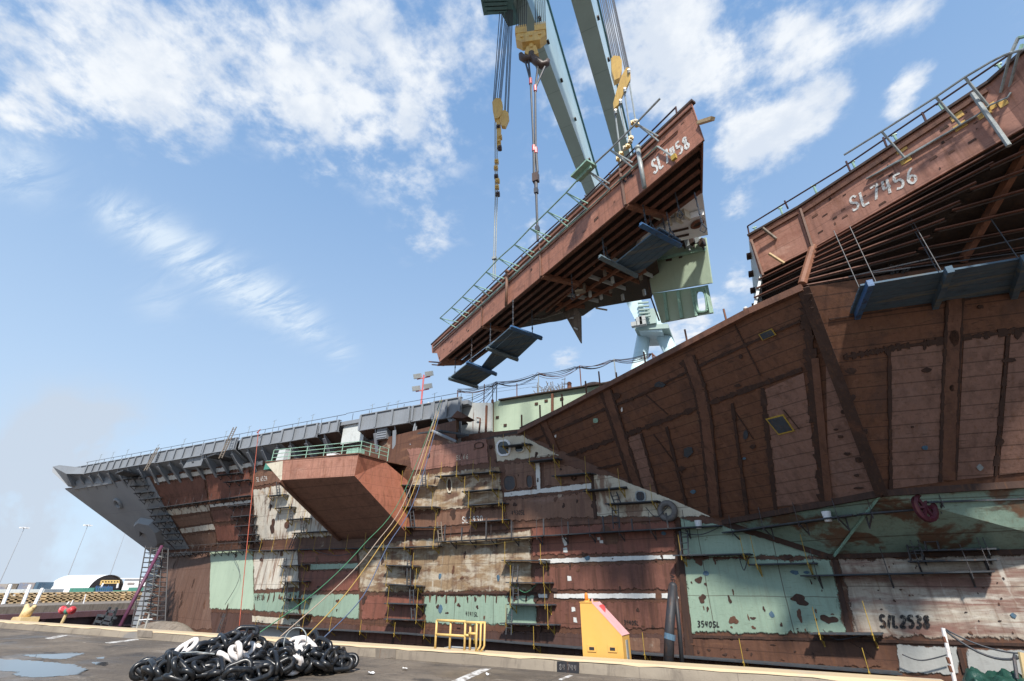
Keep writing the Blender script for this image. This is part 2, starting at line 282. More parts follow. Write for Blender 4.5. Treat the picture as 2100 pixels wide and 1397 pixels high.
def sprayed(key):
    t = MAT[key].node_tree; tc_ = t.nodes.new('ShaderNodeTexCoord'); nz = t.nodes.new('ShaderNodeTexNoise'); t.links.new(tc_.outputs['Object'], nz.inputs['Vector']); nz.inputs['Scale'].default_value = 9; nz.inputs['Detail'].default_value = 6; nz.inputs['Roughness'].default_value = .7
    r_ = t.nodes.new('ShaderNodeMapRange'); t.links.new(nz.outputs[0], r_.inputs[0]); r_.inputs[1].default_value = .34; r_.inputs[2].default_value = .50; t.links.new(r_.outputs[0], t.nodes['Principled BSDF'].inputs['Alpha'])
sprayed('paintwhite'); sprayed('paintblack')
def ground_mat():
    m = Mt('worn quay paving', .8)
    c = m.mix(m.ramp(m.noise((.35, .5, .35), 6, .6, 1), .35, .68), (.11, .088, .068), (.205, .163, .122))
    c = m.mix(m.ramp(m.noise((.22, 1.1, 1), 7, .65, 5, .4), .56, .70, 0, .8), c, (.36, .31, .26))
    c = m.mix(m.ramp(m.noise((.5, .8, 1), 7, .6, 9, .5), .56, .68, 0, .85), c, (.05, .042, .037))
    g = m.noise((30, 30, 30), 5, .7, 2)
    c = m.mix(m.ramp(g, .35, .7, 0, .45), c, (.07, .06, .052))
    c = m.mix(m.ramp(m.noise((9, 9, 9), 4, .6, 3), .70, .74, 0, .8), c, (.5, .46, .42))
    c = m.mix(m.math('MULTIPLY', m.lines(0, 6.1, .05, jig=.02), .55), c, (.06, .05, .042))
    c = m.mix(m.math('MULTIPLY', m.lines(1, 4.6, .05, jig=.02), .45), c, (.06, .05, .042))
    vo = m.t.nodes.new('ShaderNodeTexVoronoi'); vo.feature = 'DISTANCE_TO_EDGE'; mpv = m.t.nodes.new('ShaderNodeMapping'); mpv.inputs['Scale'].default_value = (.42, .55, .4)
    va = m.t.nodes.new('ShaderNodeVectorMath'); va.operation = 'ADD'; nzv = m.t.nodes.new('ShaderNodeTexNoise'); nzv.inputs['Scale'].default_value = 1.3; nzv.inputs['Detail'].default_value = 6; m.l(m.tc, nzv.inputs['Vector']); m.l(m.tc, va.inputs[0]); m.l(nzv.outputs['Color'], va.inputs[1]); m.l(va.outputs[0], mpv.inputs[0]); m.l(mpv.outputs[0], vo.inputs['Vector'])
    c = m.mix(m.ramp(vo.outputs[0], .004, .016, .8, 0), c, (.035, .03, .026))
    c = m.mix(m.ramp(m.noise((.12, 2.6, 1), 6, .7, 15, .2), .58, .68, 0, .65), c, (.045, .04, .036))
    c = m.mix(m.ramp(m.noise((1.3, 2.2, 1), 8, .72, 19, .6), .60, .70, 0, .7), c, (.32, .27, .21))
    rr = m.ramp(m.noise((.3, .45, 1), 5, .6, 9, .3), .45, .66, .85, .35); m.l(rr, m.b.inputs['Roughness'])
    return m.done(c, g, .012, .6)
MAT['ground'] = ground_mat()
def curb_mat():
    m = Mt('concrete kerb', .85)
    c = m.mix(m.ramp(m.noise((.4, 1, 1), 6, .6, 1), .38, .66), (.215, .178, .138), (.285, .24, .185))
    c = m.mix(m.ramp(m.noise((3, 3, .5), 7, .65, 4), .52, .68, 0, .7), c, (.145, .12, .095))
    c = m.mix(m.ramp(m.noise((.16, 1, .2), 4, .5, 12), .60, .64, 0, .75), c, (.17, .165, .165))
    c = m.mix(m.ramp(m.noise((12, 12, 12), 4, .6, 3), .68, .73, 0, .8), c, (.11, .09, .075))
    c = m.mix(m.math('MULTIPLY', m.lines(0, 2.7, .03, jig=.06), .5), c, (.14, .115, .095))
    return m.done(c, m.noise((20, 20, 20), 5, .6), .01, .6)
MAT['curb'] = curb_mat()
MAT['curbtop'] = (lambda m: m.done(m.mix(m.ramp(m.noise((.9, 2, 2), 7, .65), .52, .66, 0, .8), (.55, .42, .26), (.42, .36, .29)), m.noise((20, 20, 20), 4, .6), .008, .4))(Mt('worn yellow kerb paint', .7))
MAT['mark'] = (lambda m: m.done(m.mix(m.ramp(m.noise((3, 3, 3), 7, .7), .45, .56), (.62, .60, .57), (.25, .22, .19))))(Mt('worn white ground paint', .75))
MAT['puddle'] = Mt('puddle water', .03, 0, .6).done((.03, .028, .026))
MAT['harbour'] = M_plate('dock floor', (.12, .10, .085), rough=.8)
MAT['land'] = M_plate('far shore ground', (.30, .25, .20), [((.2, .18, .15), (.05, .05, .05), .5, .7, .6)], rough=.9)
MAT['farcolor'] = M_plate('far clutter', (.28, .25, .24), [((.15, .2, .3), (.2, .2, .2), .5, .6, .8), ((.5, .45, .3), (.3, .3, .3), .58, .66, .8)], rough=.8)

# ------------------------------------------------------------ mesh builder
WLOC = {}
class MB:
    def __init__(s): s.v = []; s.f = []
    def add(s, vs, fs):
        k = len(s.v); s.v += [A3(*p) for p in vs]; s.f += [tuple(k + i for i in f) for f in fs]; return s
    def box(s, c, sz, R=None):
        ex, ey, ez = R if R is not None else (A3(1, 0, 0), A3(0, 1, 0), UZ)
        c = A3(*c); vs = [c + ex * (i * sz[0] / 2) + ey * (j * sz[1] / 2) + ez * (k * sz[2] / 2) for i in (-1, 1) for j in (-1, 1) for k in (-1, 1)]
        return s.add(vs, [(0, 1, 3, 2), (4, 6, 7, 5), (0, 4, 5, 1), (2, 3, 7, 6), (0, 2, 6, 4), (1, 5, 7, 3)])
    def bar(s, p, q, w, h=None, up=UZ):
        p, q = A3(*p), A3(*q); d = nrm(q - p); h = w if h is None else h
        u = A3(*up)
        if abs(d @ u) > .98: u = A3(1, 0, 0) if abs(d[0]) < .9 else A3(0, 1, 0)
        y = nrm(np.cross(u, d)); z = np.cross(d, y)
        return s.box((p + q) / 2, (np.linalg.norm(q - p), w, h), (d, y, z))
    def tube(s, pts, r, n=6, close=False):
        pts = [A3(*p) for p in pts]; m = len(pts); rs = r if hasattr(r, '__len__') else [r] * m
        rings = []; up = None
        for i in range(m):
            if close: d = pts[(i + 1) % m] - pts[i - 1]
            else: d = pts[min(i + 1, m - 1)] - pts[max(i - 1, 0)]
            d = nrm(d)
            if up is None: up = nrm(np.cross(d, A3(.3, .2, 1) if abs(d[2]) < .9 else A3(1, .1, 0)))
            up = nrm(up - d * (up @ d)); b = np.cross(d, up)
            rings.append([pts[i] + (up * math.cos(2 * math.pi * k / n) + b * math.sin(2 * math.pi * k / n)) * rs[i] for k in range(n)])
        fs = []
        for i in range(m if close else m - 1):
            j = (i + 1) % m
            for k in range(n): fs.append((i * n + k, i * n + (k + 1) % n, j * n + (k + 1) % n, j * n + k))
        if not close: fs += [tuple(range(n))[::-1], tuple((m - 1) * n + k for k in range(n))]
        return s.add([p for r_ in rings for p in r_], fs)
    def prism(s, poly, dv):
        poly = [A3(*p) for p in poly]; n = len(poly); dv = A3(*dv)
        return s.add(poly + [p + dv for p in poly], [tuple(range(n))[::-1], tuple(range(n, 2 * n))] + [(i, (i + 1) % n, n + (i + 1) % n, n + i) for i in range(n)])
    def grid(s, fn, nu, nv):
        return s.add([fn(i / nu, j / nv) for j in range(nv + 1) for i in range(nu + 1)], [(j * (nu + 1) + i, j * (nu + 1) + i + 1, (j + 1) * (nu + 1) + i + 1, (j + 1) * (nu + 1) + i) for j in range(nv) for i in range(nu)])
    def slab(s, fn, nu, nv, back):                                # a curved plate with a rim: front grid fn(u, v), back(u, v) behind it
        a = len(s.v); s.grid(fn, nu, nv); b = len(s.v); s.grid(back, nu, nv)
        W = nu + 1
        ring = [i for i in range(W)] + [j * W + nu for j in range(1, nv + 1)] + [nv * W + i for i in range(nu - 1, -1, -1)] + [j * W for j in range(nv - 1, 0, -1)]
        n = len(ring)
        for k in range(n): s.f.append((a + ring[k], a + ring[(k + 1) % n], b + ring[(k + 1) % n], b + ring[k]))
        return s
    def sphere(s, c, r, nu=12, nv=8, sc=(1, 1, 1)):
        c = A3(*c); sc = A3(*sc)
        return s.grid(lambda u, v: c + sc * r * A3(math.cos(2 * math.pi * u) * math.sin(math.pi * v), math.sin(2 * math.pi * u) * math.sin(math.pi * v), math.cos(math.pi * v)), nu, nv)
    def build(s, name, mat, parent=None, smooth=False):
        V = np.array(s.v)
        if parent is not None: off = WLOC[parent]
        else: off = A3((V[:, 0].min() + V[:, 0].max()) / 2, (V[:, 1].min() + V[:, 1].max()) / 2, V[:, 2].min())
        me = bpy.data.meshes.new(name); me.from_pydata([tuple(p) for p in (V - off)], [], s.f)
        me.materials.append(MAT[mat] if isinstance(mat, str) else mat)
        if smooth: me.polygons.foreach_set('use_smooth', [True] * len(me.polygons))
        me.update()
        o = bpy.data.objects.new(name, me); COL.objects.link(o)
        if parent is not None: o.parent = parent
        else: o.location = tuple(off)
        WLOC[o] = off
        return o
def tag(o, label, cat, group=None):
    o['label'] = label; o['category'] = cat
    if group: o['group'] = group
    return o
def thing(name, label, cat, loc, group=None):
    o = bpy.data.objects.new(name, None); COL.objects.link(o); o.location = tuple(float(v) for v in loc); o.empty_display_size = .3
    WLOC[o] = A3(*loc); return tag(o, label, cat, group)
def struct(o, kind='structure'): o['kind'] = kind; return o
def copy_tree(o, loc):
    r = o.copy(); COL.objects.link(r); r.location = tuple(float(v) for v in loc); WLOC[r] = A3(*loc)
    for ch in list(o.children):
        c = ch.copy(); COL.objects.link(c); c.parent = r
        for g in ch.children:
            d = g.copy(); COL.objects.link(d); d.parent = c
    return r
def rope(name, pts, rad, mat, label, cat, group=None):
    b = MB(); b.tube(pts, rad, 6); return tag(b.build(name, mat, None, True), label, cat, group)
def catenary(a, b, sag, n=10):
    a, b = A3(*a), A3(*b); return [a + (b - a) * (i / n) - UZ * (sag * 4 * (i / n) * (1 - i / n)) for i in range(n + 1)]

# hand lettering: strokes in a unit box
GL = {'S': [[(.85,.86),(.6,1),(.3,.95),(.15,.74),(.35,.55),(.7,.45),(.85,.24),(.65,.03),(.3,0),(.1,.14)]], 'L': [[(.15,1),(.13,.5),(.15,0),(.45,0),(.8,.03)]],
 '7': [[(.08,.93),(.45,.97),(.85,1),(.6,.55),(.35,0)]], '4': [[(.25,1),(.15,.45),(.5,.44),(.88,.47)],[(.72,1),(.66,.5),(.6,0)]], '5': [[(.85,1),(.25,.97),(.2,.58),(.6,.6),(.85,.34),(.6,.03),(.12,.08)],],
 '6': [[(.78,1),(.38,.72),(.14,.3),(.4,0),(.76,.1),(.8,.36),(.5,.5),(.2,.33)]], '8': [[(.78,.86),(.5,1),(.22,.82),(.45,.55),(.8,.25),(.5,0),(.17,.22),(.5,.52),(.76,.8)]],
 '2': [[(.12,.78),(.4,1),(.78,.82),(.6,.45),(.12,.03),(.5,0),(.88,.05)]], '3': [[(.15,.92),(.5,1),(.8,.8),(.45,.54),(.84,.3),(.55,0),(.12,.1)]], '0': [[(.5,1),(.17,.7),(.2,.2),(.5,0),(.82,.3),(.78,.8),(.48,1)]],
 '1': [[(.35,.8),(.52,1),(.5,.5),(.48,0)]], '9': [[(.8,.8),(.5,1),(.2,.78),(.4,.52),(.76,.7),(.78,.4),(.66,0)]], '/': [[(.75,1.05),(.5,.5),(.25,-.08)]], 'C': [[(.85,.85),(.5,1),(.15,.6),(.3,.08),(.82,.1)]], 'H': [[(.15,1),(.15,0)],[(.8,1),(.8,0)],[(.15,.5),(.8,.52)]], ' ': [], '-': [[(.2,.5),(.8,.52)]], '.': [[(.45,.0),(.5,.06)]], 'A': [[(.1,0),(.5,1),(.9,0)],[(.25,.4),(.75,.4)]], 'F': [[(.15,0),(.15,1),(.8,1)],[(.15,.52),(.65,.52)]], 'T': [[(.05,1),(.95,1)],[(.5,1),(.5,0)]], 'R': [[(.15,0),(.15,1),(.7,.95),(.75,.65),(.15,.5),(.85,0)]]}
def smooth_pts(p, k=5):
    if len(p) < 3: return [A3(*q) for q in p]
    P = [A3(*q) for q in p]; out = []
    for i in range(len(P) - 1):
        a, b, c, d = P[max(i - 1, 0)], P[i], P[i + 1], P[min(i + 2, len(P) - 1)]
        for j in range(k):
            t = j / k; out.append(.5 * (2 * b + (c - a) * t + (2 * a - 5 * b + 4 * c - d) * t * t + (3 * b - 3 * c + d - a) * t ** 3))
    return out + [P[-1]]
def lettering(text, TL, TR, BR, BL, mat, parent, wd=.07, lift=.03, wob=.03):
    TL, TR, BR, BL = [A3(*p) for p in (TL, TR, BR, BL)]
    n = nrm(np.cross(TR - BL, TL - BR)); 
    if n @ (EYE - TL) < 0: n = -n
    mb = MB(); r = random.Random(text); adv = [.45 if c in ' .' else .75 if c == '/' else 1. for c in text]; tot = sum(adv); x = 0
    for c, ad in zip(text, adv):
        dy = r.uniform(-wob, wob)
        for st in GL[c]:
            pts = []
            for q in smooth_pts(st):
                u = (x + (q[0] * .82 + .09) * ad) / tot; v = q[1] + dy
                pts.append(BL * (1 - u) * (1 - v) + BR * u * (1 - v) + TL * (1 - u) * v + TR * u * v + n * lift)
            vs = []; 
            for i, p in enumerate(pts):
                d = nrm(pts[min(i + 1, len(pts) - 1)] - pts[max(i - 1, 0)]); sd_ = np.cross(n, d) * wd * .5 * r.uniform(.85, 1.15)
                vs += [p - sd_, p + sd_, p + sd_ - n * (lift - .002), p - sd_ - n * (lift - .002)]
            fs = []
            for i in range(len(pts) - 1):
                a, b = 4 * i, 4 * i + 4
                fs += [(a, a + 1, b + 1, b), (a + 1, a + 2, b + 2, b + 1), (a, b, b + 3, a + 3)]
            mb.add(vs, fs)
        x += ad
    o = mb.build('lettering', mat, parent); return o

# ============================================================ SETTING: quay, kerb, dock, far shore
b = MB(); b.prism([(-140, -60, 0), (140, -60, 0), (140, 19.4, 0), (-140, 19.4, 0)], (0, 0, -.5)); struct(b.build('quay', 'ground'))
b = MB(); b.box((0, 19.0, -6.6), (280, .78, 12.1)); struct(b.build('dock_wall', 'curb'))
b = MB(); b.add([(-6000, -6000, -12), (6000, -6000, -12), (6000, 6000, -12), (-6000, 6000, -12)], [(0, 1, 2, 3)]); struct(b.build('ground', 'harbour'))
b = MB(); b.prism([(-138, 20, -2), (-138, 160, -2), (-4000, 4000, -2), (-6000, -3000, -2), (-142, -60, -2)], (0, 0, -9.9)); struct(b.build('shore', 'land'))
kerb = thing('quay_kerb', 'long concrete kerb with worn yellow top edge running along the quay', 'kerb', (-20, 17.1, 0))
KX0, KX1 = -110., onz(1915, 1385, .36)[0]
b = MB(); segs = 200
prof = [(16.78, .004), (16.84, .27), (16.90, .345), (16.95, .355), (17.42, .355), (17.45, .33), (17.45, .004)]
r = random.Random(3); vs = []
for i in range(segs + 1):
    x = KX0 + (KX1 - KX0) * i / segs
    for (y, z) in prof: vs.append((x, y + r.uniform(-.012, .012), z + (r.uniform(-.01, .01) if z > .1 else 0)))
np_ = len(prof); fs = [(i * np_ + k, i * np_ + k + 1, (i + 1) * np_ + k + 1, (i + 1) * np_ + k) for i in range(segs) for k in range(np_ - 1)] + [tuple(range(np_)), tuple(segs * np_ + k for k in range(np_))[::-1]]
b.add(vs, fs); b.build('body', 'curb', kerb)
b = MB(); vs = []; r = random.Random(5)
for i in range(segs + 1):
    x = KX0 + .02 + (KX1 - KX0 - .04) * i / segs; zl = .30 + r.uniform(-.035, .025)
    vs += [(x, 16.835 + (.345 - zl) * -.1, zl), (x, 16.88, .362), (x, 17.46, .372), (x, 17.46, .36)]
b.add(vs, [(i * 4 + k, i * 4 + k + 1, i * 4 + k + 5, i * 4 + k + 4) for i in range(segs) for k in range(3)]); b.build('painted_edge', 'curbtop', kerb)
def kerb_pt(x, y): return ony(x, y, 16.80)
for (x0, x1, txt) in ((1143, 1188, '84744'), ):
    q = [kerb_pt(x0, 1356), kerb_pt(x1, 1358.5), kerb_pt(x1, 1382), kerb_pt(x0, 1379)]
    b = MB(); b.prism([p + A3(0, -.035, 0) for p in q], (0, .03, 0)); b.build('number_patch', 'fender', kerb)
    q2 = [kerb_pt(x0 + 4, 1362) , kerb_pt(x1 - 4, 1364), kerb_pt(x1 - 4, 1375), kerb_pt(x0 + 4, 1373)]
    lettering('84 744', *[p + A3(0, -.037, 0) for p in q2], 'rubber', kerb, .022, .006)
for x0, x1, y0, y1 in ((283, 313, 1292, 1307), (771, 812, 1329, 1350)):
    b = MB(); b.prism([kerb_pt(x, y) + A3(0, -.032, 0) for x, y in ((x0, y0), (x1, y0 + 2), (x1, y1 + 1), (x0, y1 - 1))], (0, .03, 0)); b.build('number_patch', 'weather', kerb)
def ground_patch(name, px, mat, z, jit=0, sub=1, seed=1, lab=None):
    P = [onz(x, y, z) for x, y in px]; r = random.Random(seed); out = []
    for i in range(len(P)):
        a, c = P[i], P[(i + 1) % len(P)]
        for k in range(sub): out.append(a + (c - a) * (k / sub) + (A3(r.uniform(-jit, jit), r.uniform(-jit, jit), 0) if k else 0))
    b = MB(); b.prism(out, (0, 0, -.003)); return struct(b.build(name, mat))
ground_patch('puddle', [(-60, 1350), (40, 1353), (110, 1359), (150, 1362), (182, 1374), (160, 1383), (110, 1388), (60, 1389), (25, 1384), (40, 1378), (5, 1376), (-60, 1384)], 'puddle', .005, .09, 14, 2)
ground_patch('puddle', [(45, 1343), (100, 1341), (150, 1338.5), (176, 1339), (160, 1344), (138, 1352), (100, 1351), (60, 1347)], 'puddle', .005, .08, 12, 4)
ground_patch('puddle', [(188, 1358), (222, 1358), (218, 1366), (195, 1363)], 'puddle', .005, .05, 4, 5)
ground_patch('puddle', [(196, 1349), (214, 1347), (212, 1351), (200, 1351)], 'puddle', .005, .03, 4, 6)
for i, px in enumerate([[(925, 1397), (985, 1372), (1008, 1371), (950, 1398)], [(1145, 1393), (1168, 1384), (1176, 1385), (1152, 1395)], [(215, 1318), (280, 1310), (286, 1312), (225, 1320)], [(92, 1309), (128, 1302), (140, 1303), (105, 1311)]]):
    ground_patch('ground_marking', px, 'mark', .006, .01, 4, 9 + i)
# rubbish scraps on the paving
for i, (x, y, s, mm, lb) in enumerate([(840, 1349, .16, 'boxpink', 'pink crumpled paper scrap lying by the kerb'), (760, 1383, .14, 'bwhite', 'white litter scrap right of the chain pile'), (1000, 1386, .1, 'bwhite', 'small white litter scrap on the worn ground line'), (830, 1374, .12, 'mark', 'grey flat litter scrap on the bare paving')]):
    p = onz(x, y, .01); b = MB(); r = random.Random(i)
    b.grid(lambda u, v: p + A3((u - .5) * s * 1.6, (v - .5) * s, .02 + .05 * r.random()), 4, 3); tag(b.build('litter_scrap', mm), lb, 'litter')

# ============================================================ SHIP HULL surface
ZK = 6.5
HX = [-92, -88, -84, -80, -75, -70, -65, -60, -55, -50, -45, -40, -32, -25, 0, 20, 45]
HY = [52, 51.6, 50.9, 49.9, 48.7, 47.4, 46.3, 45.2, 44.15, 43.1, 42.15, 41.2, 39.75, 38.4, 33.4, 29.4, 24.6]
def Yl(x): return float(np.interp(x, HX, HY))
def hull_from(Xl, z):
    v = min(max(0., (z - ZK) / 10.), 1.06); e = math.exp(-max(Xl + 92, 0) / 15.)
    Yu = min(42., Yl(Xl)); Y0 = Yl(Xl)
    return A3(Xl - 13.5 * v * e, Y0 + (Yu - Y0) * v, z)
def xl_of(X, z):
    v = min(max(0., (z - ZK) / 10.), 1.06); lo, hi = -92., 45.
    for _ in range(40):
        m = (lo + hi) / 2
        if m - 13.5 * v * math.exp(-max(m + 92, 0) / 15.) < X: lo = m
        else: hi = m
    return lo
def hull_uv(x, y):
    Y = 40.
    for _ in range(40):
        p = ony(x, y, Y); xl = xl_of(p[0], p[2]); Y = .4 * Y + .6 * hull_from(xl, p[2])[1]
    return xl, p[2]
def hull_px(x, y, out=0.):
    u, z = hull_uv(x, y); p = hull_from(u, z); return p + hull_nrm(u, z) * out
def hull_nrm(u, z):
    a = hull_from(u + .3, z) - hull_from(u - .3, z); c = hull_from(u, z + .3) - hull_from(u, z - .3); n = nrm(np.cross(a, c))
    return n if n[1] < 0 else -n
ship = thing('aircraft_carrier', 'unfinished aircraft carrier hull with rust, green and white patches in the dry dock', 'ship', (-40, 45, -8))
# main shell (near side), in three courses, and what closes it behind
b = MB()
b.slab(lambda u, v: hull_from(-92 + 137 * u, -8 + 22.4 * v), 90, 20, lambda u, v: hull_from(-92 + 137 * u, -8 + 22.4 * v) + A3(.05, .4, 0))
b.build('shell', 'rust', ship)
b = MB(); b.slab(lambda u, v: hull_from(-92 + 67.5 * u, 14.4 + 2.7 * v), 50, 4, lambda u, v: hull_from(-92 + 67.5 * u, 14.4 + 2.7 * v) + A3(.05, .4, 0))
b.build('upper_shell', 'rust', ship)
b = MB(); b.slab(lambda u, v: hull_from(-92 + 34 * u, -8 + 25 * v) * A3(1, -1, 1) + A3(0, 104, 0), 20, 12, lambda u, v: hull_from(-92 + 34 * u, -8 + 25 * v) * A3(1, -1, 1) + A3(0, 103.6, 0)); b.build('far_shell', 'greyhull', ship)
b = MB(); b.prism([(-24.4, 38.6, 14.45), (60, 22, 14.45), (60, 70, 14.45), (-24.4, 62, 14.45)], (0, 0, .3)); b.build('lower_deck', 'shade', ship)
_pl = [0]; EDGE = {}
def edge_variant(name):
    if name in EDGE: return EDGE[name]
    mt = MAT[name].copy(); mt.name = MAT[name].name + ' feathered'; t = mt.node_tree; L = t.links.new
    def at(k): n = t.nodes.new('ShaderNodeAttribute'); n.attribute_name = k; return n.outputs['Fac']
    def mm(op, a, c):
        n = t.nodes.new('ShaderNodeMath'); n.operation = op
        for i, v in enumerate((a, c)):
            if isinstance(v, (int, float)): n.inputs[i].default_value = v
            else: L(v, n.inputs[i])
        return n.outputs[0]
    eu, ev, eL, eH, eA = at('eu'), at('ev'), at('eL'), at('eH'), at('eA')
    ed = mm('MINIMUM', mm('MINIMUM', eu, mm('SUBTRACT', eL, eu)), mm('MINIMUM', ev, mm('SUBTRACT', eH, ev)))
    tc_ = t.nodes.new('ShaderNodeTexCoord'); mp_ = t.nodes.new('ShaderNodeMapping'); mp_.inputs['Scale'].default_value = (2.0, 2.0, .9); L(tc_.outputs['Object'], mp_.inputs[0])
    nz = t.nodes.new('ShaderNodeTexNoise'); L(mp_.outputs[0], nz.inputs['Vector']); nz.inputs['Scale'].default_value = 1; nz.inputs['Detail'].default_value = 8; nz.inputs['Roughness'].default_value = .68
    v = mm('SUBTRACT', mm('DIVIDE', ed, eA), mm('MULTIPLY', mm('SUBTRACT', nz.outputs[0], .40), 2.6))
    r_ = t.nodes.new('ShaderNodeMapRange'); r_.interpolation_type = 'SMOOTHSTEP'; L(v, r_.inputs[0]); r_.inputs[1].default_value = -.08; r_.inputs[2].default_value = .22
    L(r_.outputs[0], t.nodes['Principled BSDF'].inputs['Alpha']); EDGE[name] = mt; return mt
def plate(px, mat, name='hull_plate', out=.05, nu=None, nv=None, thick=.045, sharp=False):
    """a plate of the shell between four corners"""
    q = [hull_uv(*p) for p in px]                                   # TL TR BR BL
    L = max(abs(q[1][0] - q[0][0]), abs(q[2][0] - q[3][0])); Hh = max(abs(q[0][1] - q[3][1]), abs(q[1][1] - q[2][1]))
    nu = nu or max(2, int(L / 1.6)); nv = nv or max(1, int(Hh / 1.6))
    _pl[0] += 1; off = out + .003 * (_pl[0] % 7)
    def f(u, v, d):
        a = [q[3][k] * (1 - u) * (1 - v) + q[2][k] * u * (1 - v) + q[0][k] * (1 - u) * v + q[1][k] * u * v for k in (0, 1)]
        return hull_from(*a) + hull_nrm(*a) * d
    b = MB(); b.slab(lambda u, v: f(u, v, off), nu, nv, lambda u, v: f(u, v, off - thick))
    o = b.build(name, mat if sharp else edge_variant(mat), ship)
    if not sharp:
        me = o.data; n = (nu + 1) * (nv + 1); UV = [(i / nu, j / nv) for j in range(nv + 1) for i in range(nu + 1)] * 2
        for key, vals in (('eu', [u * L for u, v in UV]), ('ev', [v * Hh for u, v in UV]), ('eL', [L] * 2 * n), ('eH', [Hh] * 2 * n), ('eA', [min(.34, (.30 if mat == 'whiteband' else .16) * min(L, Hh))] * 2 * n)):
            a_ = me.attributes.new(key, 'FLOAT', 'POINT'); a_.data.foreach_set('value', vals)
    return o
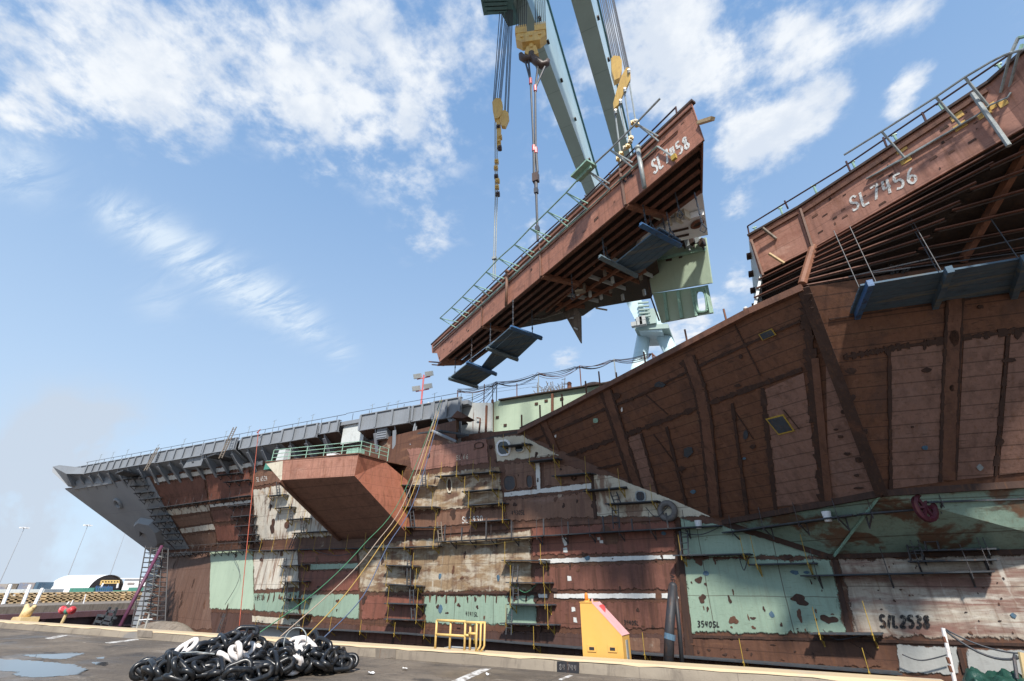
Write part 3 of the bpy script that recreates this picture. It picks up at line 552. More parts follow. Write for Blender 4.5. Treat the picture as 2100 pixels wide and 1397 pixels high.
# --- bow plating
plate([(112, 968), (640, 878), (420, 1010), (330, 1140)], 'greyhull', 'bow_plate', .03) if False else None
qt_, qc_ = hull_uv(306, 978), hull_uv(384, 1122)
qb = [(-92, 17.0), (qt_[0] - (17.0 - qt_[1]) * .3, 17.0), (qc_[0] + .3, 6.4), (-92, 6.4)]
b = MB()
def fb(u, v, d):
    a = [qb[3][k] * (1 - u) * (1 - v) + qb[2][k] * u * (1 - v) + qb[0][k] * (1 - u) * v + qb[1][k] * u * v for k in (0, 1)]
    return hull_from(*a) + hull_nrm(*a) * d
b.slab(lambda u, v: fb(u, v, .06), 26, 10, lambda u, v: fb(u, v, -.02)); b.build('bow_plate', 'greyhull', ship)
for px, mt in [
 ([(333, 1146), (433, 1132), (436, 1292), (327, 1292)], 'bowbrown'), ([(431, 1130), (520, 1126), (522, 1252), (430, 1250)], 'lightgreen'), ([(432, 1254), (520, 1256), (522, 1318), (436, 1310)], 'darkbrown'),
 ([(318, 992), (420, 975), (428, 1030), (338, 1042)], 'darkred'), ([(422, 974), (512, 960), (520, 1018), (430, 1029)], 'red'), ([(314, 980), (540, 944), (540, 954), (318, 991)], 'whiteband'),
 ([(340, 1045), (428, 1034), (432, 1048), (350, 1058)], 'white'), ([(354, 1062), (430, 1050), (438, 1072), (368, 1082)], 'pinkbrown'), ([(368, 1084), (438, 1074), (442, 1086), (374, 1094)], 'white'),
 ([(433, 1047), (516, 1038), (518, 1066), (440, 1072)], 'darkred'), ([(441, 1077), (518, 1070), (520, 1106), (446, 1112)], 'red'), ([(376, 1097), (443, 1089), (446, 1120), (392, 1126)], 'pinkbrown'), ([(430, 1034), (516, 1025), (516, 1031), (432, 1041)], 'whiteband'),
 ([(516, 958), (575, 948), (600, 985), (522, 1000)], 'pinkbrown'), ([(520, 1004), (604, 988), (700, 1100), (524, 1110)], 'white'),
 ([(520, 1130), (612, 1128), (614, 1206), (522, 1212)], 'white'), ([(616, 1128), (732, 1124), (735, 1152), (617, 1156)], 'red'), ([(636, 1157), (734, 1155), (735, 1166), (637, 1169)], 'green'), ([(617, 1170), (735, 1168), (737, 1214), (618, 1214)], 'red'),
 ([(736, 1124), (842, 1106), (846, 1216), (739, 1216)], 'tan'), ([(846, 1106), (1088, 1086), (1094, 1214), (848, 1216)], 'tan'),
 ([(520, 1216), (614, 1212), (614, 1260), (522, 1254)], 'green'), ([(617, 1218), (737, 1217), (738, 1272), (617, 1262)], 'green'), ([(740, 1219), (866, 1219), (868, 1276), (741, 1272)], 'red'), ([(870, 1220), (1100, 1219), (1103, 1286), (872, 1280)], 'green'),
 ([(518, 1262), (616, 1270), (616, 1284), (518, 1276)], 'cream'), ([(518, 1281), (616, 1288), (616, 1312), (519, 1306)], 'palewhite'), ([(620, 1274), (738, 1280), (738, 1322), (620, 1314)], 'darkbrown'), ([(742, 1280), (868, 1286), (868, 1326), (742, 1320)], 'darkred'), ([(872, 1290), (1100, 1294), (1102, 1345), (872, 1335)], 'darkbrown'),
 ([(1090, 1080), (1386, 1066), (1388, 1134), (1092, 1142)], 'red'), ([(1104, 1146), (1386, 1137), (1386, 1147), (1106, 1157)], 'whiteband'), ([(1094, 1161), (1388, 1151), (1392, 1211), (1098, 1213)], 'darkred'), ([(1136, 1217), (1345, 1216), (1346, 1228), (1136, 1228)], 'whiteband'), ([(1104, 1217), (1124, 1217), (1124, 1228), (1104, 1228)], 'whiteband'), ([(1356, 1216), (1388, 1216), (1394, 1228), (1357, 1228)], 'whiteband'), ([(1104, 1232), (1394, 1232), (1402, 1292), (1106, 1290)], 'darkred'), ([(1106, 1296), (1404, 1298), (1408, 1352), (1108, 1342)], 'darkbrown'), ([(1288, 1305), (1356, 1308), (1356, 1338), (1289, 1334)], 'pinkbrown'),
 ([(1396, 1062), (1482, 1077), (1694, 1143), (1398, 1143)], 'green'), ([(1398, 1145), (1706, 1145), (1740, 1302), (1412, 1300)], 'green'), ([(1418, 1307), (1740, 1310), (1820, 1322), (1824, 1368), (1422, 1356)][:2] + [(1824, 1372), (1424, 1358)], 'rust'),
 ([(1716, 1144), (2130, 1133), (2130, 1318), (1752, 1308)], 'whitebrown'), ([(1835, 1320), (1962, 1326), (1972, 1385), (1842, 1380)], 'palewhite'), ([(1980, 1327), (2130, 1334), (2130, 1395), (1984, 1388)], 'palewhite'),
 ([(834, 920), (1000, 898), (1004, 950), (846, 968)], 'pink'), ([(846, 974), (1026, 955), (1034, 1040), (848, 1050)], 'tan'), ([(848, 1053), (1034, 1043), (1036, 1072), (848, 1084)], 'pinkbrown'), ([(1012, 895), (1072, 892), (1150, 935), (1020, 948)], 'cream'), ([(1034, 950), (1110, 942), (1112, 1000), (1034, 1008)], 'pinkbrown'), ([(1114, 940), (1196, 962), (1214, 990), (1116, 1000)], 'pinkbrown'), ([(1034, 1010), (1214, 990), (1214, 1003), (1034, 1020)], 'whiteband'), ([(1036, 1024), (1216, 1006), (1222, 1064), (1038, 1072)], 'pinkbrown'), ([(1218, 972), (1250, 975), (1478, 1062), (1224, 1062)], 'cream'), ([(1098, 946), (1108, 944), (1110, 1006), (1101, 1008)], 'whiteband')]:
    plate(px, mt)
# dark weld bands and straps on the shell
for px in [[(1385, 1066), (1396, 1064), (1426, 1350), (1406, 1350)], [(1706, 1143), (1716, 1142), (1750, 1306), (1738, 1306)], [(846, 1216), (1102, 1214), (1102, 1219), (846, 1220)], [(1962, 1330), (1970, 1330), (1985, 1380), (1974, 1380)], [(1420, 1302), (2110, 1319), (2110, 1326), (1420, 1308)], [(840, 985), (846, 985), (848, 1100), (840, 1100)], [(1212, 975), (1218, 974), (1226, 1064), (1219, 1064)]]:
    plate(px, 'seam', 'weld_band', .08)
for px in [[(840, 1092), (1040, 1078), (1040, 1086), (840, 1100)], [(1040, 1076), (1384, 1060), (1384, 1066), (1040, 1084)], [(330, 1128), (520, 1116), (520, 1124), (332, 1137)]]:
    plate(px, 'strap', 'strake', .09, sharp=True)
# burnt spots, doublers and blue dye marks scattered over the plating
SPOT = [(1435, 1150, 22, 20), (1434, 1190, 16, 18), (1441, 1228, 18, 20), (1505, 1272, 20, 22), (1616, 1142, 20, 16), (1640, 1230, 44, 26), (1640, 1262, 14, 28), (1700, 1270, 40, 24), (1545, 1268, 12, 8), (1546, 1287, 10, 8), (1497, 1230, 8, 18), (900, 1245, 10, 8), (1057, 1227, 10, 6), (1138, 1210, 14, 10), (1010, 1040, 10, 8), (1140, 1024, 10, 10), (1057, 1035, 9, 9), (1220, 1040, 14, 22), (1238, 1265, 8, 8), (930, 1055, 18, 16), (560, 1080, 12, 18), (590, 1075, 10, 16), (556, 1040, 6, 9), (748, 1230, 12, 12), (1860, 1312, 26, 9), (1640, 1310, 24, 8), (1480, 1308, 18, 6), (1990, 1298, 12, 8), (2050, 1273, 8, 4), (1340, 1285, 8, 6), (1250, 1100, 46, 40), (1100, 1228, 14, 12), (372, 1238, 5, 7), (420, 1240, 5, 7), (466, 1252, 5, 12), (980, 1245, 6, 6)]
r = random.Random(77)
for k in range(11): SPOT.append((880 + 20 * k + r.uniform(-5, 5), 1226 + r.uniform(-1, 4), r.uniform(3, 7), r.uniform(8, 18)))
for k in range(8): SPOT.append((530 + 11 * k, 1222 + r.uniform(-1, 4), 3, r.uniform(6, 12)))
for k in range(46): SPOT.append((r.uniform(530, 1385), r.uniform(1130, 1335), r.uniform(3, 9), r.uniform(3, 14)))
for k in range(26): SPOT.append((r.uniform(850, 1200), r.uniform(905, 1070), r.uniform(3, 9), r.uniform(3, 12)))
for k in range(24): SPOT.append((r.uniform(1410, 1735), r.uniform(1150, 1295), r.uniform(3, 8), r.uniform(3, 16)))
for k in range(24): SPOT.append((r.uniform(1720, 2090), r.uniform(1150, 1305), r.uniform(3, 7), r.uniform(3, 7)))
for k in range(22): SPOT.append((r.uniform(340, 520), r.uniform(1000, 1280), r.uniform(2, 5), r.uniform(3, 9)))
for k in range(14): SPOT.append((r.uniform(1420, 1800), r.uniform(1314, 1355), r.uniform(4, 12), r.uniform(3, 8)))
for i, (x, y, ww, hh) in enumerate(SPOT):
    u0, z0 = hull_uv(x, y); e = hull_px(x + ww / 2, y); rw = np.linalg.norm(e - hull_from(u0, z0)) * .85; rh = rw * hh / ww; r = random.Random(i); k = 22
    b = MB(); n = hull_nrm(u0, z0); ph_ = [r.uniform(0, 6.28) for _ in range(4)]; rr = [.9 + .22 * math.sin(2 * 6.283 * j / k + ph_[0]) + .16 * math.sin(3 * 6.283 * j / k + ph_[1]) + .09 * math.sin(5 * 6.283 * j / k + ph_[2]) + r.uniform(-.05, .05) for j in range(k)]
    pts = [hull_from(u0 + rr[j] * rw * math.cos(2 * math.pi * j / k), z0 + rr[j] * rh * math.sin(2 * math.pi * j / k)) + n * .085 for j in range(k)]
    b.prism(pts, n * -.03); b.build('burnt_patch', 'seam' if i % 3 else 'rust', ship)
for i, (x, y, ww, hh) in enumerate([(1630, 1174, 18, 9), (1655, 1174, 13, 6), (1449, 1176, 12, 8), (904, 1248, 8, 12), (1023, 1185, 6, 9), (903, 1181, 6, 8), (1583, 1260, 11, 12), (1206, 1145, 12, 8), (2078, 1262, 14, 12), (1362, 1094, 10, 8), (1240, 1247, 8, 8)]):
    u0, z0 = hull_uv(x, y); e = hull_px(x + ww / 2, y); rw = np.linalg.norm(e - hull_from(u0, z0)); rh = rw * hh / ww; r = random.Random(i + 90); k = 9; n = hull_nrm(u0, z0)
    b = MB(); pts = [hull_from(u0 + (1 + r.uniform(-.3, .3)) * rw * math.cos(2 * math.pi * j / k), z0 + (1 + r.uniform(-.3, .3)) * rh * math.sin(2 * math.pi * j / k)) + n * .09 for j in range(k)]
    b.prism(pts, n * -.03); b.build('dye_mark', 'bluepatch', ship)
for px in [[(1152, 1103), (1163, 1102), (1166, 1120), (1158, 1121)], [(1155, 1123), (1165, 1122), (1166, 1133), (1156, 1134)], [(1225, 1102), (1232, 1101), (1233, 1108), (1226, 1109)], [(1230, 1108), (1238, 1108), (1239, 1115), (1231, 1115)], [(1163, 1180), (1173, 1180), (1174, 1192), (1165, 1193)], [(1172, 1243), (1182, 1243), (1183, 1256), (1173, 1256)], [(1176, 1265), (1184, 1266), (1185, 1277), (1177, 1277)]]:
    plate(px, 'whiteband', 'paint_patch', .08)
# door and window openings in the shell
def opening(px, frame_mat, fw=.14, name='hull_window', inner='glass'):
    q = [hull_px(*p, .10) for p in px]; c = sum(q) / 4; n = hull_nrm(*hull_uv(sum(p[0] for p in px) / 4, sum(p[1] for p in px) / 4))
    def rounded(s):
        out = []
        for i in range(4):
            a, p, d = q[i - 1], q[i], q[(i + 1) % 4]
            for t in (.0, .5, 1.): out.append((p + (a - p) * .28 * (1 - t) + (d - p) * .28 * t) * .5 + .5 * (p + (a - p) * .28 * (1 - t) * (1 - t) + (d - p) * .28 * t * t))
        return [c + (o_ - c) * s for o_ in out]
    o_, i_ = rounded(1 + fw), rounded(1.); k = len(o_); b = MB()
    vs = [p + n * .06 for p in o_] + [p + n * .06 for p in i_] + [p - n * .05 for p in o_] + [p - n * .05 for p in i_]
    b.add(vs, [(j, (j + 1) % k, k + (j + 1) % k, k + j) for j in range(k)] + [(j, (j + 1) % k, 2 * k + (j + 1) % k, 2 * k + j) for j in range(k)] + [(k + j, k + (j + 1) % k, 3 * k + (j + 1) % k, 3 * k + j) for j in range(k)])
    f = b.build(name, frame_mat, ship); b = MB(); b.prism([p - n * .0 for p in i_], n * -.04); b.build('pane', inner, f)
for px, fm, fw, inr in [([(1022, 908), (1044, 905), (1046, 931), (1025, 933)], 'bwhite', .3, 'glass'), ([(1058, 913), (1074, 911), (1075, 926), (1059, 928)], 'cream', .25, 'glass'), ([(1035, 977), (1057, 976), (1059, 1004), (1036, 1007)], 'pinkbrown', .12, 'darksteel'), ([(1081, 976), (1093, 976), (1094, 999), (1083, 1001)], 'pinkbrown', .15, 'darksteel'), ([(1306, 1009), (1323, 1010), (1324, 1027), (1307, 1028)], 'galv', .25, 'plank'), ([(976, 910), (991, 908), (992, 918), (976, 920)], 'seam', .2, 'pink'), ([(919, 984), (927, 983), (928, 1007), (920, 1008)], 'cream', .3, 'seam')]:
    opening(px, fm, fw, 'hull_window', inr)
b = MB(); 
for (x, y) in ((1372, 1049),):
    p = hull_px(x, y, .3); n = hull_nrm(*hull_uv(x, y)); ex = nrm(np.cross(UZ, n))
    b.tube([p + ex * .5 * math.cos(t) + UZ * .5 * math.sin(t) for t in np.linspace(0, 2 * math.pi, 20, endpoint=False)], .2, 10, True)
    tag(b.build('coiled_hose', 'rubber', None, True), 'grey ring of coiled hose hung on the cream hull triangle', 'hose')
# fairleads: grey pipe lips on the bow, sealed overboard pipes on the shell
def lip(x, y, R_, rr, mat, name='fairlead'):
    u, z = hull_uv(x, y); n = hull_nrm(u, z); p = hull_from(u, z) + n * .1; ex = nrm(np.cross(UZ, n)); ez = np.cross(n, ex); b = MB()
    b.tube([p + (ex * math.cos(t) + ez * math.sin(t)) * R_ for t in np.linspace(0, 2 * math.pi, 16, endpoint=False)], rr, 8, True); b.build(name, mat, ship, True)
lip(244, 1032, .75, .28, 'grey'); lip(1178, 995 - 20 + 5, .18, .06, 'seam', 'pipe_lip'); lip(1007, 917, .15, .05, 'seam', 'pipe_lip')
# anchor bolster on the bow
u0, z0 = hull_uv(315, 1092); n = hull_nrm(u0, z0); c = hull_from(u0, z0); ex = nrm(hull_from(u0 + .5, z0) - hull_from(u0 - .5, z0)); ez = nrm(np.cross(n, ex)); ez = ez if ez[2] > 0 else -ez
sc = np.linalg.norm(hull_px(345, 1092) - hull_px(285, 1092)) / 60.
def bol(pts): return [c + ex * (x - 306) * sc * .85 + ez * (1090 - y) * sc * 1.05 for x, y in pts]
b = MB(); shp = bol([(272, 1090), (280, 1075), (298, 1071), (325, 1076), (330, 1088), (318, 1103), (304, 1108), (296, 1100), (299, 1088), (288, 1083), (277, 1091)])
k = len(shp); cen = sum(shp) / k
b.add(shp + [cen + (p - cen) * .8 + n * .75 for p in shp], [(i, (i + 1) % k, k + (i + 1) % k, k + i) for i in range(k)] + [tuple(range(k, 2 * k))]); b.build('anchor_bolster', 'grey', ship)
# writing on the shell
for txt, px, mt, wd in [('S/L2538', [(1802, 1262), (1908, 1264), (1908, 1287), (1804, 1286)], 'paintblack', .12), ('3540SL', [(1430, 1274), (1478, 1275), (1478, 1286), (1430, 1286)], 'paintblack', .07), ('3940SL', [(1280, 1272), (1312, 1274), (1312, 1282), (1280, 1281)], 'paintblack', .05), ('4141SL', [(956, 1254), (982, 1256), (982, 1264), (956, 1263)], 'paintblack', .06), ('4930SL', [(1050, 1048), (1078, 1046), (1078, 1055), (1050, 1057)], 'paintblack', .06), ('SL4930', [(948, 1061), (992, 1058), (992, 1070), (948, 1073)], 'paintwhite', .07), ('SL 6524', [(526, 979), (549, 976), (550, 985), (527, 988)], 'paintwhite', .06), ('2126', [(616, 1287), (598, 1285), (598, 1276), (616, 1278)], 'paintblack', .07), ('2124', [(541, 1282), (524, 1280), (524, 1272), (541, 1274)], 'paintblack', .07), ('4037A', [(545, 1230), (523, 1231), (523, 1221), (545, 1220)], 'paintblack', .06), ('SL 66', [(936, 935), (962, 932), (962, 941), (936, 944)], 'cream', .05), ('AFT', [(1384, 1178), (1384, 1205), (1376, 1205), (1376, 1178)], 'paintblack', .05)]:
    lettering(txt, *[hull_px(*p, .074) for p in px], mt, ship, wd, .010)

# ============================================================ FLIGHT DECK and its edge gallery
DZ = 20.
b = MB(); b.prism([(-104.5, 40.3, DZ - .06), (-24.6, 40.3, DZ - .06), (-24.6, 42.8, DZ - .06), (40, 42.8, DZ - .06), (40, 64, DZ - .06), (-104.5, 64, DZ - .06)], (0, 0, -.45)); b.build('flight_deck', 'grey', ship)
segs = [(-104.2, -92, 40.0, 18.7), (-92, -78.5, 40.0, 18.6), (-78.2, -67.5, 39.75, 18.4), (-67.3, -60.5, 39.7, 18.5), (-60.0, -52, 40.0, 18.5), (-51.8, -45.6, 39.7, 18.35), (-45.4, -42.4, 39.9, 18.7), (-38.8, -31.6, 39.6, 18.2), (-31.4, -28.6, 39.7, 18.3), (-28.5, -25.0, 39.55, 18.0)]
for i, (x0, x1, y, zb) in enumerate(segs):
    g = MB(); g.box(((x0 + x1) / 2, y + .09, (DZ + zb) / 2), (x1 - x0, .1, DZ - zb)); g.box(((x0 + x1) / 2, y + .12, DZ + .05), (x1 - x0 + .02, .44, .09)); g.box(((x0 + x1) / 2, y + .05, zb - .045), (x1 - x0, .38, .09))
    gi = g.build('gallery_girder', 'grey', ship); n = max(2, int((x1 - x0) / 1.9))
    for k in range(n + 1):
        x = x0 + .12 + (x1 - x0 - .24) * k / n
        st = MB(); st.box((x, y - .06, (DZ + zb) / 2), (.06, .2, DZ - zb - .1)); st.box((x, y - .17, (DZ + zb) / 2), (.26, .04, DZ - zb - .05)); st.build('stiffener', 'grey', gi)
    w_ = MB(); w_.prism([(x0, y + .15, zb - .1), (x1, y + .15, zb - .1), (x1, 42.2 if x1 > -40 else 42.1, 17.3), (x0, 42.1, 17.3)], (0, 0, .05)); w_.build('gallery_floor', 'shade' if i > 4 else 'grey', ship)
xb = -102.5
while xb < -25:
    if not -42.2 < xb < -39.2:
        zb = [s_[3] for s_ in segs if s_[0] - .5 <= xb <= s_[1] + .5][0]; yb = [s_[2] for s_ in segs if s_[0] - .5 <= xb <= s_[1] + .5][0]
        p = hull_from(xl_of(xb, 15.6), 15.6); b = MB()
        b.prism([(xb, yb + .1, zb - .05), (xb, p[1] + .1, 17.4), (xb, p[1] + .1, 15.7), (xb, yb + .25, zb - .55)], (.14, 0, 0)); b.prism([(xb - .16, yb + .2, zb - .58), (xb - .16, p[1] + .05, 15.66), (xb + .3, p[1] + .05, 15.66), (xb + .3, yb + .2, zb - .58)], (0, -.05, -.05)); b.build('bracket', 'grey', ship)
    xb += 2.75
b = MB(); b.prism([(-42.3, 40.6, 19.9), (-38.9, 40.6, 19.9), (-38.9, 40.6, 17.2), (-42.3, 40.6, 17.2)], (0, .1, 0)); b.build('gallery_recess', 'lightgrey', ship)
# bow corner: hollow wedge at the tip of the deck
tip = [onz(108, 957, 20), onz(120, 953, 20.1), onz(172, 958, 20.0), onz(172, 972, 18.9)]
b = MB(); Pt = [ony(108, 957, 38.7), ony(122, 954, 38.9), ony(165, 959, 39.6), ony(168, 972, 39.6), ony(136, 972, 39.2), ony(146, 996, 40.6), ony(140, 998, 40.6), ony(107, 968, 38.7)]
b.prism(Pt, (2.0, 14, .0)) if False else b.prism(Pt, (0., 5.0, 0.)); b.build('bow_corner', 'grey', ship)
for k in range(4):
    p0 = ony(172 - 6 * k, 990 + k * 2, 41.); b = MB(); 
b = MB(); q = [ony(147, 990, 40.9), ony(190, 970, 40.9), ony(236, 958, 40.9), ony(228, 992, 41.4), ony(150, 1004, 41.4)]; b.prism(q, (0, .5, 0)); b.build('bow_web', 'grey', ship)
b = MB(); q = [ony(392, 931, 39.8), ony(404, 928, 39.8), ony(420, 932, 39.8), ony(412, 955, 40.2), ony(375, 960, 40.2)]; b.prism(q, (-.4, 2., 0)); b.build('gallery_box', 'grey', ship)
# edge railing of the bow deck with its thin antennas and wires
rl = thing('deck_railing', 'thin dark railing along the grey flight deck edge of the bow', 'railing', (-65, 40.3, DZ))
b = MB(); b.tube([(-100, 40.35, DZ + .75), (-42, 40.35, DZ + .85)], .035, 5); b.tube([(-42, 40.35, DZ + .95), (-24.9, 40.35, DZ + .95)], .03, 5); b.build('rail', 'darksteel', rl)
for k in range(30):
    x = -99.5 + 2.55 * k; b = MB(); b.tube([(x, 40.35, DZ), (x, 40.35, DZ + .8)], .03, 5); b.build('post', 'darksteel', rl)
for i, (x, y0, y1) in enumerate([(202, 948, 932), (228, 942, 927), (258, 936, 922), (321, 925, 912), (376, 912, 900), (462, 895, 884), (510, 884, 874), (560, 878, 862), (612, 868, 857), (640, 862, 850), (762, 845, 829), (815, 836, 822), (890, 826, 806), (795, 838, 826)]):
    p = ony(x, y0, 40.6); z = up_at(p, y1); b = MB(); b.tube([(p[0], p[1], DZ), (p[0], p[1], z)], .03, 5); b.tube([(p[0] - .35, p[1], z - .15), (p[0] + .35, p[1], z)], .018, 4)
    tag(b.build('wire_post', 'galv'), 'thin galvanised wire post standing on the grey bow deck edge', 'post', 'wire posts along the bow deck edge')
# upper shell between gallery and green bulkhead, and the green bulkhead
b = MB(); q = [(942, 826), (1008, 826), (1008, 884), (944, 893)]; P = [ony(x, y, 41.2) for x, y in q]; b.prism(P, (0, .3, 0)); b.build('upper_plate', 'lightgrey', ship)
b = MB(); P = [ony(x, y, 42.0) for x, y in [(1008, 827), (1030, 818), (1245, 784), (1320, 760), (1330, 900), (1008, 900)]]; b.prism(P, (0, .3, 0)); b.build('green_bulkhead', 'lightgreen', ship)
b = MB(); P = [ony(x, y, 41.8) for x, y in [(1024, 821), (1245, 786), (1300, 772)]]
for k in range(2): b.bar(P[k], P[k + 1], .5, .12)
b.build('bulkhead_coaming', 'shade', ship)
for x in (1010, 1133):
    b = MB(); b.bar(ony(x, 888, 41.7), ony(x, 820 if x < 1100 else 808, 41.7), .22, .2); b.build('bulkhead_stiffener', 'rusty', ship)
b = MB(); b.bar(ony(996, 892, 40.9), ony(998, 832, 40.9), .18, .18); b.build('bulkhead_stiffener', 'rusty', ship)
b = MB(); b.tube([ony(982, 888, 40.9), ony(985, 858, 40.9), ony(978, 857, 40.9)], .08, 5); b.build('drain_pipe', 'rusty', ship)
for (x, y) in [(1020, 856), (1036, 872), (1100, 828), (1120, 822), (1152, 818)]:
    b = MB(); p = ony(x, y, 41.95); b.box(p, (.35, .08, .25)); b.build('mounting_pad', 'seam', ship)
b = MB(); b.prism([ony(x, y, 38.6 + (1062 - x) * .012) for x, y in [(946, 893), (1068, 880), (1068, 890), (946, 905)]], (0, .25, 0)); b.build('strake', 'strap', ship)
for (x, y0, y1) in [(1070, 880, 851), (1108, 862, 831), (1154, 840, 809), (1203, 812, 782)]:
    p = ony(x, y0, 38.2); z = up_at(p, y1); b = MB(); b.tube([(p[0], p[1], p[2] - .6), (p[0], p[1], z)], .08, 6); b.build('upright_rod', 'rusty', ship)

# ============================================================ the left box sponson
P1, P2, P5 = onz(545, 950, 13.4), onz(735, 932, 13.4), onz(790, 947, 13.4)
F1, F2 = onz(735, 932, 13.4), None
P3 = ony(727, 976, P2[1] + .1); P4 = ony(575, 985, P1[1] + .3); H1 = hull_px(700, 1106, .1); H2 = hull_px(842, 1100, .1); H3 = hull_px(836, 986, .0)
P1b = ony(580, 945, P1[1] + .15)
b = MB(); back = A3(0, .12, 0)
b.prism([P1b, P2, P3, P4 + (P3 - P4) * .02], back); b.build('sponson_front', 'pinkblock', ship)
b = MB(); b.prism([P1, P1b, P4 + (P3 - P4) * .02, P4], back); b.build('sponson_front', 'cream', ship)
b = MB(); b.add([P2, P5, H3, H2, P3], [(0, 1, 4), (1, 2, 4), (2, 3, 4)]); b.build('sponson_side', 'orange', ship)
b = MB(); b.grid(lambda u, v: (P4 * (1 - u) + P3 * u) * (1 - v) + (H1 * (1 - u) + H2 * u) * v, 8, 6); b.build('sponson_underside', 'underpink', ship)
b = MB(); b.prism([P1 + UZ * .0, P2, P5, H3 * A3(1, 1, 0) + A3(0, 1, 13.4), A3(-45, 43, 13.4)], (0, 0, .08)); b.build('sponson_deck', 'rust', ship)
b = MB(); b.add([P1, P4, H1, A3(-46, 42, 13.4)], [(0, 1, 2), (0, 2, 3)]); b.build('sponson_side', 'rust', ship)
b = MB(); b.bar(P4, H1, .35, .5); b.build('sponson_edge', 'strap', ship)
b = MB()
for (a, c) in ((P1, P2), (P2, P5)): b.bar(a + UZ * .09, c + UZ * .09, .22, .1)
b.build('sponson_coaming', 'strap', ship)
rw = thing('sponson_railing', 'pale green three-bar railing on top of the pink box sponson', 'railing', P2 + UZ * .15)
Rp = [P1 + A3(.4, .3, .12), P2 + A3(-.1, .3, .12), P5 + A3(0, .3, .12)]
for hgt in (.45, .85, 1.25):
    b = MB(); b.tube([p + UZ * hgt for p in Rp], .038, 6); b.build('rail', 'railgreen', rw)
for k in range(9):
    t = k / 5.; p = Rp[0] + (Rp[1] - Rp[0]) * t if t <= 1 else Rp[1] + (Rp[2] - Rp[1]) * (t - 1) / .6 * 1.
    if t > 1.62: break
    b = MB(); b.tube([p, p + UZ * 1.27], .042, 6); b.build('post', 'railgreen', rw)
for i, (x, y, w_, h_, mt, lb, cat) in enumerate([(562, 938, 1.1, .9, 'tarpfar', 'green mesh bin behind the left end of the sponson railing', 'bin'), (584, 928, 1.3, 2.0, 'lightgrey', 'pale grey tapered locker standing on the pink sponson', 'locker'), (612, 932, 1.4, .7, 'weather', 'brown crate behind the sponson railing', 'crate'), (688, 922, 1.3, .7, 'bwhite', 'white plastic sheet bundle behind the sponson railing', 'bundle'), (730, 922, 1.6, .9, 'railgreen', 'green equipment box in the corner of the sponson railing', 'box')]):
    p = ony(x, y, P2[1] + 1.6); p[2] = 13.5; b = MB(); r = random.Random(i)
    k = .75 if i == 1 else .92
    b.add([p + A3(sx_ * w_ / 2 * (1 if zz == 0 else k), sy * .5 * (1 if zz == 0 else k), zz * h_ + (r.uniform(-.06, .06) if i in (2, 3) else 0)) for zz in (0, 1) for sx_, sy in ((-1, -1), (1, -1), (1, 1), (-1, 1))], [(3, 2, 1, 0), (4, 5, 6, 7)] + [(j, (j + 1) % 4, 4 + (j + 1) % 4, 4 + j) for j in range(4)])
    b.box(p + UZ * (h_ + .04), (w_ * k * 1.04, k * 1.04, .06)); tag(b.build(cat, mt), lb, cat)
# hanging catwalk platform below the gallery, with its brace and the ventilation box
b = MB(); P = [ony(x, y, Y) for x, y, Y in [(752, 906, 41.4), (900, 884, 38.6), (962, 894, 38.0), (880, 916, 40.6)]]; b.prism(P, (0, 0, .16)); tag(b.build('hanging_platform', 'plank'), 'dark blue grey hanging platform under the grey gallery above the sponson', 'platform')
b = MB(); b.tube([ony(886, 884, 38.5), ony(936, 906, 38.4)], .16, 8); b.build('gallery_brace', 'grey', ship)
b = MB(); b.bar(ony(912, 846, 39.6), ony(944, 892, 39.9), .3, .3); b.build('gallery_brace', 'grey', ship)
b = MB(); b.bar(ony(944, 860, 39.7), ony(945, 892, 39.9), .2, .2); b.build('gallery_brace', 'grey', ship)
b = MB(); p = ony(788, 886, 40.2); b.box(p, (1.4, .8, 1.8)); 
for k in range(6): b.box(p + A3(0, -.44, -.7 + .28 * k), (1.3, .06, .1))
b.build('vent_box', 'grey', ship)
b = MB(); P = [ony(x, y, 37.9) for x, y in [(938, 842), (960, 854), (950, 858), (925, 856)]]; b.prism(P, (0, 1.4, 0)); b.build('gallery_end_plate', 'rust', ship)

# ============================================================ the large right flare sponson
AH = hull_px(1066, 886, .05); T1 = onz(1540, 638, 15.); T2 = onz(1648, 590, 15.); T3 = onz(2250, 500, 15.); T3[1] = max(T3[1], 22.8)
K1 = hull_px(1484, 1072, .05); PLL = plane3(AH, T1, K1); N1 = onpl(1808, 1012, PLL); PLR = plane3(T2, T3, N1); N2 = onpl(2260, 984, PLR); K2 = hull_px(1698, 1141, .05); K3 = hull_px(2240, 1128, .05)
def facing(pl): return pl[1] if pl[1] @ (EYE - pl[0]) > 0 else -pl[1]
NL, NR = facing(PLL), facing(PLR)
b = MB(); T2L = onpl(1648, 592, PLL)
b.add([AH, T1, T2, N1, K1], [(0, 1, 4), (1, 2, 3), (1, 3, 4)]); b.add([p + A3(0, .35, 0) for p in (AH, T1, T2, N1, K1)], [(0, 4, 1), (1, 3, 2), (1, 4, 3)]); b.build('flare_plating', 'flare', ship)
b = MB(); b.prism([T2, T3, N2, N1], (0, .3, .1)); b.build('flare_plating', 'flare', ship)
b = MB(); b.prism([AH, T1, T1 + A3(2, 20, 0), A3(-12, 46, 15), ], (0, 0, .1)) if False else b.prism([AH + UZ * .3, T1 + A3(.3, .3, 0), A3(4, 44, 15), A3(-16, 44, 15)], (0, 0, .1)); b.build('flare_top', 'shade', ship)
b = MB(); b.bar(AH + NL * .1, T1 + NL * .1, .3, .35); b.bar(T1 + NL * .1, T2 + NL * .1, .3, .35); b.build('flare_edge', 'strap', ship)
b = MB(); b.add([K1, N1, K2, N2, K3], [(0, 1, 2), (1, 3, 4, 2)]); b.build('knuckle_plating', 'shadegreen', ship)
